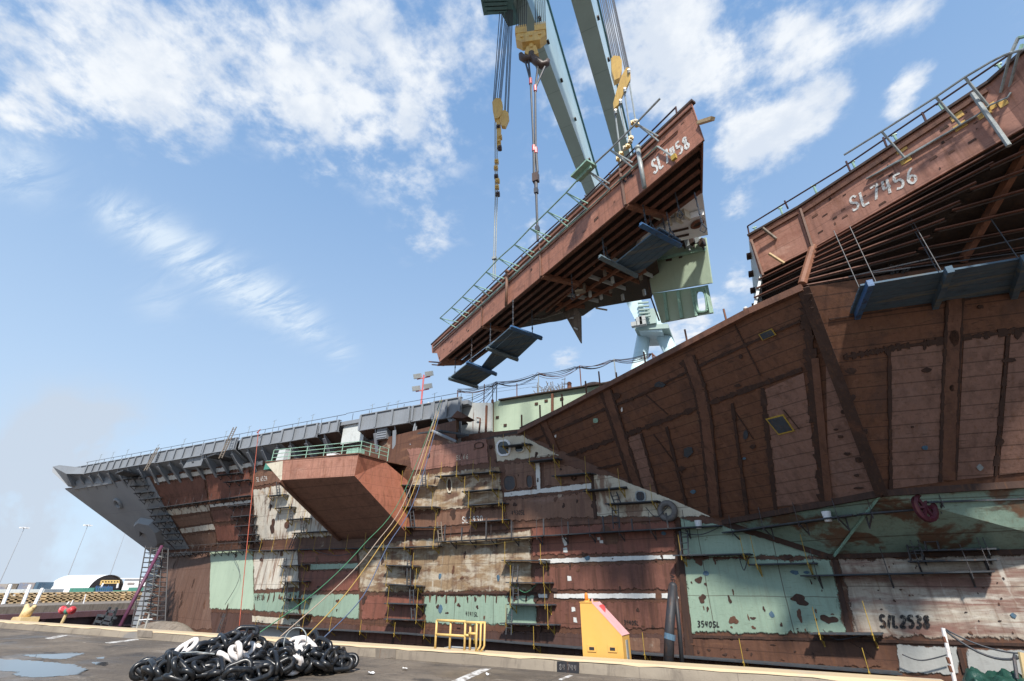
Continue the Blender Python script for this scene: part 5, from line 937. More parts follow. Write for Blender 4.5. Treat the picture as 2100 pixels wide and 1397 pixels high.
b = MB(); b.tube([bx(*z5(x, y), -1.0) for x, y in [(720, 400), (853, 278), (970, 160), (1078, 48)]], .06, 6); b.build('rail', 'galv', dr)
for t_, cc in [((757, 375), [(852, 430), (855, 458)]), ((853, 278), [(955, 335), (957, 358)]), ((970, 160), [(1070, 218), (1072, 240)]), ((1068, 264), [(1145, 316)])]:
    for c_ in cc: b = MB(); b.tube([bx(*z5(*t_), -1.0 if t_[0] < 1000 else -.15), bx(*z5(*c_), -.1)], .05, 6); b.build('bracket_leg', 'galv', dr)
b = MB(); p = bx(*z5(735, 372), -1.25); b.box(p, (1.5, .8, .14), (E1, E2, UZ)); b.box(p - UZ * .2, (1.3, .1, .3), (E1, E2, UZ)); b.build('landing_plate', 'railgreen', dr)
b = MB(); b.box(bx(*z5(1140, 312), -.2), (.25, .15, .3), (E1, E2, UZ)); b.build('clamp', 'yellow', dr)
dk = thing('deck_edge_railing', 'maroon deck rail with short posts behind the green railing of the hanging block', 'railing', bp(14, .2, 24))
b = MB(); b.tube([bx(*z5(x, y), .2) for x, y in [(150, 1042), (455, 752), (655, 570), (745, 490), (960, 275), (1148, 88)]], .05, 6); b.build('rail', 'raildark', dk)
for (a, c) in [((462, 770), (458, 748)), ((663, 590), (656, 568)), ((748, 500), (742, 482)), ((1152, 115), (1148, 86)), ((290, 925), (284, 908)), ((860, 405), (850, 382))]:
    b = MB(); b.tube([bx(*z5(*a), .2), bx(*z5(*c), .2)], .05, 6); b.build('post', 'raildark', dk)
for (a, c) in [((978, 270), (1008, 447)), ((393, 825), (388, 976))]:
    b = MB(); b.tube([bx(*z5(*a), -.25), bx(*z5(*c), -.2)], .12, 8); b.sphere(bx(*z5(*a), -.25), .18); b.build('downpipe', 'galv' if a[0] > 500 else 'pinkbrown', blk, True)
# blue stages hung below
def stage(label, planks, beams, z, hang, mats):
    t = thing('hanging_stage', label, 'staging', onz(*planks[0][0], z), 'blue plank stages hung under the lifted block')
    for q in planks:
        Q_ = [onz(*p, z) for p in q]; b = MB(); n_ = 5; r_ = random.Random(len(q) + int(q[0][0]))
        for k in range(n_): u0, u1 = (k + .03) / n_, (k + .97) / n_; b.prism([Q_[0] * (1 - u0) + Q_[1] * u0, Q_[0] * (1 - u1) + Q_[1] * u1, Q_[3] * (1 - u1) + Q_[2] * u1 + (Q_[2] - Q_[1]) * r_.uniform(-.03, .03), Q_[3] * (1 - u0) + Q_[2] * u0], (0, 0, .08 + r_.uniform(0, .03)))
        b.build('plank_deck', mats[0], t)
    for i, (a, c) in enumerate(beams): b = MB(); b.bar(onz(*a, z - .16), onz(*c, z - .16), .16, .3); b.bar(onz(*a, z - .31), onz(*c, z - .31), .3, .03); b.build('cross_beam', mats[1] if i % 2 == 0 else mats[2], t)
    for (x, y) in hang:
        p = onz(x, y, z); b = MB(); n = 9
        for k in range(n): b.tube([p + UZ * (ZF - z) * k / n, p + UZ * (ZF - z) * (k + .85) / n], .035 if k % 2 else .06, 4)
        b.build('hanger_chain', 'wire', t)
stage('blue plank stage of two levels hung under the low left end of the lifted block', [[(1046, 672), (1108, 691), (1060, 736), (999, 714)], [(1012, 720), (1042, 733), (1005, 762), (985, 756)], [(962, 743), (1015, 764), (976, 792), (921, 776)]], [((1047, 671), (1111, 694)), ((998, 714), (1062, 738)), ((957, 744), (1018, 768)), ((920, 776), (980, 794))], 18.9, [(1052, 668), (1092, 688), (1005, 712), (966, 742), (932, 776)], ('blueplank', 'bluebeam', 'greybeam'))
stage('bright blue beamed stage hung under the high right end of the lifted block', [[(1352, 468), (1397, 494), (1310, 562), (1262, 540)]], [((1314, 461), (1395, 504)), ((1230, 527), (1306, 566))], 19.6, [(1326, 463), (1367, 487), (1240, 528)], ('blueplank', 'bluebeam', 'greybeam'))
for i, (x, y, y2) in enumerate([(1326, 410, 458), (1378, 365, 430), (1424, 395, 458), (1240, 480, 522), (1170, 540, 600), (1367, 435, 472)]):
    p = bx(x, y, 1.6); z1 = up_at(p, y2); b = MB(); 
    for k in range(8): b.tube([p + UZ * (z1 - p[2]) * k / 8, p + UZ * (z1 - p[2]) * (k + .85) / 8], .05 if k % 2 else .03, 4)
    b.tube([A3(p[0], p[1], z1), A3(p[0] + .15, p[1], z1 - .4), A3(p[0], p[1], z1 - .6), A3(p[0] - .15, p[1], z1 - .4), A3(p[0], p[1], z1)], .035, 4); b.build('hanger_chain', 'wire', blk)

# ============================================================ gantry crane
GZ = 60.
crane = thing('gantry_crane', 'huge pale green gantry crane with two girders and an A frame leg', 'crane', (-14, 88, -2))
gd = nrm(onz(1222, 388, GZ) - onz(1081, 0, GZ)); 
def girder(pl_, pm_, h0, h1, far=92.):
    a, m_ = onz(*pl_, GZ), onz(*pm_, GZ); 
    def at(p, Y): return p + gd * ((Y - p[1]) / gd[1])
    b = MB(); st = []
    for Y, h in ((6, h0 * 1.1), (34, h0), (60, h1), (far, h1 * .8)):
        l, r_ = at(a, Y), at(m_, Y); st.append((l, r_, r_ + UZ * h, l + UZ * h))
    vs = [p for s_ in st for p in s_]; b.add(vs, [(4 * i + k, 4 * i + (k + 1) % 4, 4 * i + 4 + (k + 1) % 4, 4 * i + 4 + k) for i in range(3) for k in (1, 2, 3)] + [(0, 1, 2, 3), (12, 15, 14, 13)])
    g = b.build('girder', 'crane', crane)
    b = MB(); b.add([at(a, 6) - UZ * .02, at(m_, 6) - UZ * .02, at(m_, far) - UZ * .02, at(a, far) - UZ * .02], [(0, 3, 2, 1)]); b.build('girder_underside', 'craneunder', g)  # sheet below the girder carries its shade as colour
    for Y in (30, 33, 38.5, 45, 53, 62):
        p = at(m_, Y) + UZ * (3.2) + A3(.12, 0, 0); b = MB(); b.box(p, (.3, .5, .25)); b.build('access_step', 'shade', g)
    b = MB(); p, q = at(m_, 7) + UZ * (h0 * 1.09), at(m_, 34) + UZ * (h0 + .1); b.bar(p, q, .5, .3); b.bar(q, at(m_, 60) + UZ * (h1 + .1), .5, .3); b.build('girder_flange', 'craneteal', g)
    return a, m_
g1 = girder((1044, 0), (1081, 0), 15., 6.2); g2 = girder((1171, 0), (1212, 0), 14., 6.)
# A frame leg, head house and floodlights at the far end
LZ = onz(1318, 640, 45.); LY = LZ[1]
hd = [ony(x, y, LY) for x, y in [(1302, 655), (1362, 664), (1366, 678), (1306, 684)]]
b = MB(); b.prism([ony(x, y, LY) for x, y in [(1308, 636), (1360, 640), (1358, 680), (1310, 680)]], (0, 6, 0)); b.build('leg_head', 'crane', crane)
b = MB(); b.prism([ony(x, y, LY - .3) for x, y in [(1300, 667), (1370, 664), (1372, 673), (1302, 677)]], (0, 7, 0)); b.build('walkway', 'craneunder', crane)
b = MB(); b.prism([ony(x, y, LY - 1) for x, y in [(1280, 612), (1312, 606), (1322, 640), (1302, 655)]], (0, 5, 0)); b.build('sill_beam', 'crane', crane)
for k in range(5):
    b = MB(); b.bar(ony(1308 + k, 622 + 7 * k, LY - 1.6), ony(1330 + k, 620 + 7 * k, LY - 1.6), .35, .25); b.build('stair_flight', 'craneunder', crane)
b = MB(); b.prism([ony(x, y, LY - .8) for x, y in [(1322, 634), (1344, 632), (1346, 662), (1325, 665)]], (0, .5, 0)); b.build('access_door', 'craneunder', crane)
for i, (x, y) in enumerate([(1311, 656), (1318, 654), (1312, 664), (1319, 663), (1301, 666)]):
    b = MB(); b.box(ony(x, y, LY - 1.6), (1.0, .8, .8)); b.build('floodlight', 'lamp', crane)
def leg(x0, y0, x1, y1, w0, w1):
    p, q = ony(x0, y0, LY + 3), ony(x1, y1, LY + 3); d = (q - p) / (q[2] - p[2]); foot = p + d * (-2 - p[2]); s_ = np.linalg.norm((p - EYE)) / 950
    b = MB(); b.tube([foot, q], [w0 / 2 * s_ * 1.05, w1 / 2 * s_], 28); return b.build('leg', 'crane', crane, True)
leg(1310, 752, 1322, 678, 36, 27); leg(1378, 725, 1350, 672, 34, 27)
# teal trolley hanging beside the first girder
tz = 58.
tr = [onz(x, y, tz) for x, y in [(982, -20), (992, 32), (1028, 28), (1042, 55), (1063, 50), (1050, 20), (1058, -20)]]
b = MB(); b.prism(tr, (0, 0, 4.)); b.build('trolley', 'craneteal', crane)
for i in range(5):
    b = MB(); b.bar(onz(986 + 3 * i, -10 + 9 * i, tz - .1), onz(1040, -12 + 9 * i, tz - .1), .3, .3); b.build('trolley_beam', 'craneteal', crane)
b = MB(); b.prism([onz(x, y, tz - .15) for x, y in [(1010, 12), (1030, 8), (1036, 20), (1016, 24)]], (0, 0, .1)); b.build('trolley_window', 'glass', crane)

# ============================================================ hoists and slings
def px_m(P): return ((P - EYE) @ FWD) / 950.
def ropes(t, tops, z1):
    for (p, q) in tops: b = MB(); b.tube([p, q], .045, 5); b.build('wire_rope', 'wire', t)
# middle hoist: wide double block, hook and sling pair
MBASE = bx(1103, 498, .8)
def along_v(P, y): return A3(P[0], P[1], up_at(P, y))
mh = along_v(MBASE, 80); s_ = px_m(mh)
hb = thing('hoist_block', 'wide ochre double hoist block with a brown ramshorn hook on the nearest fall', 'hoist block', mh, 'crane hoist blocks')
ux, uy = nrm(A3(.95, .3, 0)), nrm(A3(-.3, .95, 0))
def loc(x, y, d=0): return mh + ux * x * s_ + uy * d * s_ + UZ * y * s_
b = MB(); b.prism([loc(x, y, -9) for x, y in [(-29, 12), (29, 12), (31, -8), (18, -22), (-18, -22), (-31, -8)]], uy * 18 * s_); b.build('housing', 'hoist', hb)
for sg in (-1, 1):
    b = MB(); b.prism([loc(sg * 20 + x, y, -10) for x, y in [(-12, 10), (12, 10), (12, 30), (-12, 30)]], uy * 20 * s_)
    for k in range(6): b.box(loc(sg * 20 - 10 + 4 * k, 33, 0), (.12, 20 * s_, 8 * s_), (ux, uy, UZ))
    b.build('sheave_guard', 'hoist', hb)
for x in (-18, 0, 18):
    b = MB(); b.tube([loc(x, -4, -11), loc(x, -4, -8)], 3.2 * s_, 10); b.build('pin', 'hoist', hb)
b = MB(); b.tube([loc(0, -20), loc(0, -36)], 6 * s_, 10); b.prism([loc(x, y, -4) for x, y in [(-9, -30), (9, -30), (14, -58), (4, -62), (-4, -62), (-14, -50)]], uy * 8 * s_); b.build('hook_head', 'hoist', hb)
hkp = [(0, -50), (-1, -64), (-12, -68), (-22, -58), (-24, -48)]; hk2 = [(-1, -62), (10, -78), (22, -94), (32, -90), (35, -80)]
b = MB(); b.tube([loc(x * .9, y) for x, y in hkp], [7 * s_, 8 * s_, 8 * s_, 7 * s_, 5 * s_], 10); b.tube([loc(x * .9, y) for x, y in hk2], [8 * s_, 8.5 * s_, 8 * s_, 6.5 * s_, 4.5 * s_], 10); b.build('hook', 'hook', hb, True)
for sg in (-1, 1):
    for k in range(6):
        p = loc(sg * 20 - 10 + 4 * k, 34, 0); b = MB(); b.tube([p, A3(p[0] + .02 * k, p[1] + .3, 62)], .05, 5); b.build('wire_rope', 'wire', hb)
sl = thing('lifting_sling', 'black looped wire sling pair hanging from the ramshorn hook of the wide hoist block', 'sling', MBASE)
def vp(y, dx=0.): p = along_v(MBASE, y); return p + ux * dx * px_m(p)
b = MB(); b.tube([loc(-14, -66), vp(166, -4), vp(305, -2)], .10, 6); b.tube([loc(-7, -64), vp(166, -4)], .10, 6); b.build('sling_leg', 'wire', sl)
b = MB(); b.tube([loc(12, -88), vp(182, 5), vp(305, 2)], .10, 6); b.tube([loc(25, -98), vp(182, 5)], .10, 6); b.build('sling_leg', 'wire', sl)
for (y, dx) in ((166, -4), (182, 5), (304, -2), (309, 2)):
    b = MB(); b.tube([vp(y - 5, dx), vp(y + 6, dx)], .16, 8); b.build('ferrule', 'redvalve', sl)
b = MB(); b.tube([vp(306, -2), vp(356, -3), vp(363, 0)], .12, 6); b.tube([vp(308, 2), vp(352, 4), vp(363, 0)], .12, 6); b.build('sling_eye', 'wire', sl)
b = MB(); b.box(vp(365), (.5, .4, .9)); b.tube([vp(355, -3), vp(371, -3)], .1, 6); b.tube([vp(355, 3), vp(371, 3)], .1, 6); b.build('shackle', 'hook', sl)
b = MB(); b.tube([vp(368), vp(394)], .15, 6); b.tube([vp(394), vp(495)], .10, 6); b.box(vp(392), (.3, .3, .5)); b.box(vp(470), (.3, .3, .5)); b.build('sling_stem', 'wire', sl)
# left hoist
LB = bx(1013, 582, .8)
def lv(y, dx=0., dd=0.): p = along_v(LB, y); m_ = px_m(p); return p + ux * dx * m_ + uy * dd * m_
lh = thing('hoist_block', 'slim ochre hoist block with a long chain of link plates, leftmost of the three', 'hoist block', lv(250), 'crane hoist blocks')
def pb(name, pts, mat, d=5, t=None, V=lv): b = MB(); P = [V(y, dx, -d) for dx, y in pts]; b.prism(P, uy * 2 * d * px_m(P[0])); return b.build(name, mat, t)
pb('housing', [(-11, 212), (-4, 205), (6, 207), (10, 216), (9, 240), (2, 247), (-6, 246), (-9, 232)], 'hoist', 5, lh)
pb('housing', [(8, 232), (16, 231), (23, 238), (24, 248), (17, 264), (9, 262), (5, 248)], 'hoist', 4, lh)
pb('link_plate', [(-3, 240), (5, 240), (8, 268), (7, 300), (1, 305), (-1, 270)], 'hoist', 2, lh)
for k, (y, dx) in enumerate([(262, 2), (283, 6), (293, 4), (305, 6), (332, 0), (345, -1), (363, 0), (372, 3), (385, 2), (399, 4)]):
    b = MB(); p = lv(y, dx); m_ = px_m(p); b.box(p, (8 * m_, 7 * m_, 9 * m_), (ux, uy, UZ)); b.tube([p - uy * 6 * m_, p + uy * 6 * m_], 2.6 * m_, 8); b.build('shackle', 'hoist' if k % 3 else 'hook', lh)
for dx in (-2, 2):
    b = MB(); b.tube([lv(250, dx - 3), lv(330, dx - 1), lv(405, dx + 1), lv(575, dx)], .06, 5); b.build('hanger_cable', 'galv', lh)
for k, (dx, yt, dxt) in enumerate([(-10, 210, -4), (-8, 210, 0), (-6, 210, 2), (-2, 206, 6), (2, 206, 8), (4, 207, 10), (6, 208, 12), (14, 232, 12), (16, 232, 14), (20, 235, 16), (22, 236, 18)]):
    p = lv(yt, dx); q = onz(1030 + dxt * 1.2, 20, 58.); b = MB(); b.tube([p, q], .045, 5); b.build('wire_rope', 'wire', lh)
b = MB(); b.box(lv(530, 0), (.4, .3, .25)); b.build('rope_clamp', 'galv', lh)
# right hoist with spreader beam
RB = bx(1268, 235, 3.)
def rv(y, dx=0., dd=0.):
    p = onpl(1268 + dx, y, bpl(3.)); return p + uy * dd * px_m(p)
rh = thing('hoist_block', 'ochre hoist block carrying a tilted pinned spreader beam, rightmost of the three', 'hoist block', rv(180), 'crane hoist blocks')
pbr = lambda name, pts, mat, d: pb(name, pts, mat, d, rh, rv)
pbr('housing', [(-15, 126), (-10, 120), (2, 121), (7, 130), (7, 150), (2, 165), (-8, 170), (-14, 150)], 'hoist', 6)
pbr('spreader_beam', [(16, 142), (24, 143), (25, 165), (10, 195), (0, 218), (-9, 226), (-11, 216), (-4, 190), (6, 160)], 'hoist', 4)
for k, (x, y) in enumerate([(21, 150), (13, 188), (4, 212), (-6, 232)]):
    b = MB(); p = rv(y, x, -5); m_ = px_m(p); b.tube([p - uy * 3 * m_, p + uy * 10 * m_], 3 * m_, 8); b.tube([p, p - UZ * 9 * m_], 2.6 * m_, 8); b.build('pin', 'galv', rh)
for (x, y, x2, y2) in [(-6, 236, 4, 312), (21, 160, 35, 246), (4, 216, 16, 282), (13, 192, 26, 280)]:
    b = MB(); b.tube([rv(y, x), rv(y2, x2)], .06, 5); b.build('hanger_cable', 'galv', rh)
for k, (x, y) in enumerate([(35, 250), (38, 256), (30, 252), (24, 290), (20, 300), (26, 284), (14, 304), (6, 316), (0, 326), (8, 330)]):
    b = MB(); p = rv(y, x); m_ = px_m(p); b.box(p, (9 * m_, 6 * m_, 8 * m_), (ux, uy, UZ)); b.tube([p - uy * 5 * m_, p + uy * 5 * m_], 3 * m_, 8); b.build('shackle', 'hoist' if k % 3 else 'cream', rh)
for k, (x, y, xt) in enumerate([(-12, 124, -34), (-9, 122, -30), (-6, 121, -27), (-2, 121, -24), (2, 122, -22), (5, 124, -18), (14, 143, -14), (17, 142, -10), (20, 142, -8), (22, 142, -6)]):
    b = MB(); b.tube([rv(y, x), onz(1262 + xt, -15, 58)], .045, 5); b.build('wire_rope', 'wire', rh)

# ============================================================ staging on the hull
ORD = ['topmost', 'second', 'third', 'fourth', 'fifth', 'sixth', 'seventh', 'eighth', 'ninth', 'tenth', 'eleventh']
def surf(x, y):
    u, z = hull_uv(x, y); return hull_from(u, z), hull_nrm(u, z)
def staging(x0, y0, x1, y1, label, bm='yellow', wid=.75, sf=surf, posts=2, name='staging_platform', group='staging platforms on the hull', every=None, ph=1.1, rail=False):
    (p, n), (q, n2) = sf(x0, y0), sf(x1, y1); n = nrm((n + n2) * A3(1, 1, 0)); p = p + n * .05; q = q + n * .05
    L = np.linalg.norm(q - p); d = (q - p) / L
    t = thing(name, label, 'staging', (p + q) / 2, group); r = random.Random(int(x0 * 7 + y0))
    m = max(2, int(L / 1.1)); b = MB()
    for k in range(3):
        o_ = .06 + wid * (k + .5) / 3; b.bar(p + n * o_ + UZ * r.uniform(0, .03) - d * r.uniform(0, .25), q + n * o_ + UZ * r.uniform(0, .03) + d * r.uniform(0, .25), wid / 3 - .02, .07)
    b.build('plank', 'plank', t)
    nb = max(2, int(L / (every or 2.4)) + 1)
    for k in range(nb):
        a = p + d * (L * (.08 + .84 * k / (nb - 1))); b = MB()
        b.bar(a, a + n * (wid + .12), .07, .07); b.bar(a - UZ * .55, a + n * (wid + .05) - UZ * .05, .06, .06); b.bar(a - UZ * .62, a, .07, .07)
        b.build('bracket', bm, t)
        if posts: b = MB(); b.tube([a + n * (wid + .06) - UZ * .25, a + n * (wid + .06) + UZ * (ph * .8 + r.uniform(-.1, .25))], .02, 5); b.build('post', bm, t)
    if rail: b = MB(); b.tube([p + n * (wid + .06) + UZ * .95, q + n * (wid + .06) + UZ * .95], .03, 5); b.build('guard_rail', bm, t)
    return t
def column(desc, rows, bm, **k):
    for i, (x0, y0, x1, y1) in enumerate(rows):
        o_ = 'lowest' if i == len(rows) - 1 and i > 0 else ORD[i]
        staging(x0, y0, x1, y1, f'{o_} platform {desc}', bm, **k)
column('of the dark stepped staging down the grey bow edge', [(262, 985, 300, 982), (277, 999, 308, 997), (287, 1014, 318, 1010), (297, 1027, 334, 1022), (312, 1046, 345, 1042), (318, 1060, 352, 1057), (324, 1074, 358, 1071), (336, 1085, 368, 1083), (343, 1097, 372, 1095), (348, 1109, 378, 1108)], 'darksteel', posts=2, ph=1.5)
column('of the dark staging beside the orange red line under the deck', [(452, 977, 502, 972), (470, 991, 518, 986), (478, 1040, 522, 1036), (486, 1062, 528, 1058), (494, 1081, 530, 1078), (500, 1099, 534, 1097), (504, 1113, 540, 1111)], 'darksteel', ph=1.5)
column('of the staging stepping down left of the pink box sponson', [(560, 1019, 594, 1016), (574, 1044, 610, 1041), (598, 1068, 640, 1064), (612, 1095, 676, 1091)], 'yellow', ph=1.4)
column('of the yellow staging between the white and red plates left of the ropes', [(585, 1161, 637, 1159), (587, 1194, 639, 1193), (590, 1228, 641, 1227), (590, 1259, 641, 1260)], 'yellow', ph=1.5)
column('of the staging on the red plates right of the ropes', [(800, 1160, 866, 1162), (801, 1198, 872, 1202), (804, 1237, 876, 1240), (804, 1269, 874, 1272)], 'yellow', ph=1.5)
column('of the yellow staging close right of the pink box sponson', [(831, 997, 895, 999), (836, 1041, 905, 1042), (840, 1083, 912, 1084)], 'yellow', ph=1.6)
column('of the staging left of the double hull windows', [(908, 980, 1028, 970), (960, 1011, 1028, 1006), (968, 1039, 1042, 1034), (972, 1073, 1050, 1068)], 'yellow', ph=1.5)
column('of the staging stepping down under the brown overhang edge', [(1040, 919, 1092, 914), (1093, 951, 1152, 944), (1145, 980, 1219, 974), (1208, 1010, 1288, 1003), (1255, 1037, 1356, 1031)], 'yellow', ph=1.4)
column('of the yellow staging behind the yellow quay railing', [(1042, 1150, 1129, 1151), (1054, 1195, 1135, 1196), (1054, 1239, 1138, 1241), (1044, 1278, 1146, 1281)], 'yellow', ph=1.5)
staging(1395, 1141, 1545, 1138, 'grey platform on the green plate below the hose coil', 'yellow', ph=1.4)
staging(1549, 1159, 1672, 1157, 'dark platform on the green plate under the rusty knuckle weld', 'yellow', ph=1.6)
staging(1655, 1182, 2022, 1174, 'long dark platform crossing from green plate to white streaked plate', 'darksteel', ph=1.6, every=3.5)
staging(1675, 1298, 1802, 1299, 'low platform left of the black S/L2538 marking', 'yellow', ph=1.6)
for i, (x0, y0, x1, y1) in enumerate([(1890, 1076, 2052, 1072), (1884, 1091, 2042, 1088), (1878, 1132, 2034, 1128), (1870, 1153, 2032, 1150)]):
    staging(x0, y0, x1, y1, f'{ORD[i] if i < 3 else "lowest"} dark platform of the shaded staging at the far right', 'darksteel', wid=.8, ph=1.4, every=2.)
W = dict(name='staging_walkway', group='long staging walkways along the hull')
staging(300, 1138, 522, 1128, 'long dark walkway round the bow above the pale green plate', 'darksteel', ph=1.2, rail=True, **W)
staging(326, 1044, 520, 1018, 'upper dark walkway on the red bow flare', 'darksteel', ph=1.1, rail=False, **W)
staging(502, 1131, 836, 1124, 'long yellow bracketed walkway below the pink box sponson', 'yellow', ph=1.8, every=3.2, **W)
staging(838, 1124, 908, 1121, 'short yellow bracketed walkway at the lower right corner of the box sponson', 'yellow', ph=1.8, **W)
staging(905, 1113, 1478, 1081, 'longest dark walkway running above the red plates to the brown overhang', 'darksteel', ph=1.3, every=2.6, rail=False, **W)
staging(518, 1282, 860, 1300, 'low walkway above the kerb behind the chain pile', 'yellow', ph=1.2, every=5., **W)
staging(858, 1300, 1300, 1336, 'low walkway above the kerb behind the yellow quay railing', 'yellow', ph=1.2, every=5., **W)
staging(1300, 1337, 1840, 1378, 'low dark walkway above the kerb right of the yellow housing', 'yellow', ph=1.2, every=5., **W)
PLK = plane3(K1, N1, K2)
def surfk(x, y): return onpl(x, y, PLK), facing(PLK)
staging(1502, 1094, 1760, 1059, 'blue grey walkway under the overhang on the shaded green plating', 'darksteel', sf=surfk, ph=1.2, every=2.4, **W)
PLK2 = plane3(N1, N2, K2)
def surfk2(x, y): return onpl(x, y, PLK2), facing(PLK2)
staging(1762, 1058, 1922, 1047, 'thin walkway on the shaded plating left of the dark red flange', 'darksteel', sf=surfk2, ph=1.1, **W)
staging(1895, 1036, 2130, 1028, 'thin pale walkway high on the shaded plating at the right edge', 'darksteel', sf=surfk2, ph=1.1, **W)
b = MB(); p = onpl(1884, 1022, PLK2) + facing(PLK2) * .5; b.tube([p + RIGHT * .42 * math.cos(t) + UZ * .55 * math.sin(t) for t in np.linspace(0, 6.283, 16, endpoint=False)], .14, 6, True)
for k in range(6): b.tube([p, p + RIGHT * .42 * math.cos(k * 1.047) + UZ * .55 * math.sin(k * 1.047)], .09, 5)
tag(b.build('hose_reel', 'reelred'), 'dark red hose reel hanging on the shaded plating under the overhang', 'reel')
for i, (x, y, lb) in enumerate([(1703, 1057, 'white bucket standing on the blue grey walkway under the overhang'), (1440, 1074, 'white bucket on the walkway beside the hose coil')]):
    p = (surfk if i == 0 else surf)(x, y)[0] + facing(PLK) * .5; b = MB(); b.tube([p, p + UZ * .5], [.17, .22], 12); tag(b.build('bucket', 'bwhite'), lb, 'bucket')
# ladders
def ladder(x0, y0, x1, y1, label, mat='plank', out=.55):
    (p, n), (q, _) = surf(x0, y0), surf(x1, y1); n = n * A3(1, 1, 0); p, q = p + n * out, q + n * (out + .35); ex = nrm(np.cross(UZ, n)); t = thing('ladder', label, 'ladder', q, 'ladders between the staging platforms')
    for sg in (-1, 1): b = MB(); b.bar(p + ex * .24 * sg, q + ex * .24 * sg, .06, .09); b.build('stile', mat, t)
    L = np.linalg.norm(p - q); m = max(3, int(L / .35)); b = MB()
    for k in range(1, m): c = q + (p - q) * k / m; b.tube([c - ex * .25, c + ex * .25], .03, 5)
    b.build('rungs', mat, t)
for x0, y0, x1, y1, lb in [(577, 990, 583, 1018, 'ladder up to the top platform left of the box sponson'), (603, 1035, 611, 1066, 'dark ladder in the middle of the steps left of the box sponson'), (627, 1060, 634, 1094, 'lower dark ladder of the steps left of the box sponson'), (616, 1095, 609, 1126, 'ladder from the sponson steps down to the walkway'), (594, 1146, 598, 1193, 'ladder in front of the white plate left of the ropes'), (597, 1193, 602, 1227, 'ladder below the white plate left of the ropes'), (599, 1222, 602, 1259, 'ladder over the pale green plate left of the ropes'), (848, 1140, 853, 1200, 'ladder at the right side of the red plate staging'), (853, 1202, 860, 1240, 'ladder over the green plate right of the ropes'), (856, 1240, 864, 1272, 'lowest ladder right of the ropes'), (876, 960, 884, 998, 'blue grey ladder at the top of the yellow staging beside the box sponson'), (845, 1000, 852, 1041, 'ladder right of the orange sponson side'), (852, 1045, 862, 1083, 'long blue ladder below the orange sponson side'), (909, 1072, 918, 1112, 'pale wooden ladder leaning on the shell right of the sponson'), (1265, 1012, 1278, 1036, 'ladder under the overhang steps'), (1268, 1037, 1276, 1086, 'long ladder on the cream plate under the overhang'), (1066, 1160, 1070, 1195, 'ladder at the top of the staging behind the railing'), (1066, 1196, 1072, 1239, 'middle ladder of the staging behind the railing'), (1054, 1247, 1058, 1300, 'tall ladder down to the low walkway behind the railing'), (1408, 1090, 1414, 1141, 'pinkish ladder on the green plate below the hose coil'), (470, 1258, 462, 1298, 'grey ladder standing in front of the bow by the kerb'), (1900, 1080, 1912, 1130, 'dark ladder of the shaded staging at far right'), (1870, 1110, 1880, 1150, 'lower dark ladder of the shaded staging at far right')]:
    ladder(x0, y0, x1, y1, lb, 'weather' if 'wooden' in lb else 'darksteel' if 'dark' in lb else 'plank')
# loose uprights standing on the walkways of the shell
for i, (x, y0, y1) in enumerate([(1010, 1106, 1062), (1062, 1104, 1068), (1128, 1100, 1064), (1178, 1097, 1070), (1250, 1093, 1058), (1308, 1090, 1064), (960, 1110, 1082), (925, 1112, 1076), (1380, 1086, 1052)]):
    p, n = surf(x, y0); p = p + n * .85; z = up_at(p, y1); b = MB(); b.bar(p, A3(p[0], p[1], z), .1, .1); tag(b.build('upright', 'darksteel'), 'dark steel upright standing on the longest hull walkway', 'upright', 'uprights on the longest walkway')

# cables and air hoses slung along the staging
for i, (pts, mt, lb) in enumerate([([(1330, 1042), (1352, 1062), (1376, 1040)], 'wire', 'thin black cable looped below the hose coil'), ([(1396, 1092), (1440, 1098), (1478, 1084)], 'wire', 'black cable sagging at the right end of the longest walkway'), ([(1520, 1144), (1530, 1170), (1538, 1144)], 'wire', 'narrow black loop hanging from the grey green plate platform'), ([(905, 1113), (1000, 1118), (1100, 1104)], 'hoseyellow', 'yellow air hose lying along the longest walkway'), ([(640, 1126), (700, 1140), (760, 1124)], 'wire', 'black cable sagging under the walkway below the box sponson'), ([(1060, 1198), (1085, 1215), (1110, 1196)], 'hosegreen', 'green hose drooping in the staging behind the railing'), ([(1690, 1290), (1720, 1310), (1780, 1298)], 'wire', 'black cable drooping under the low platform left of the marking'), ([(1850, 1340), (1890, 1352), (1950, 1338)], 'wire', 'black cable across the pale plates at the lower right'), ([(480, 1126), (500, 1180), (470, 1240)], 'wire', 'thin black line hanging over the tall pale green bow plate')]):
    P = []
    for x, y in pts: p, n = surf(x, y); P.append(tuple(p + n * .5))
    rope('air_hose' if 'hose' in lb else 'cable', smooth_pts(P, 6), .028, mt, lb, 'hose' if 'hose' in lb.split(' coil')[0] and 'air' in lb or 'green hose' in lb else 'cable')
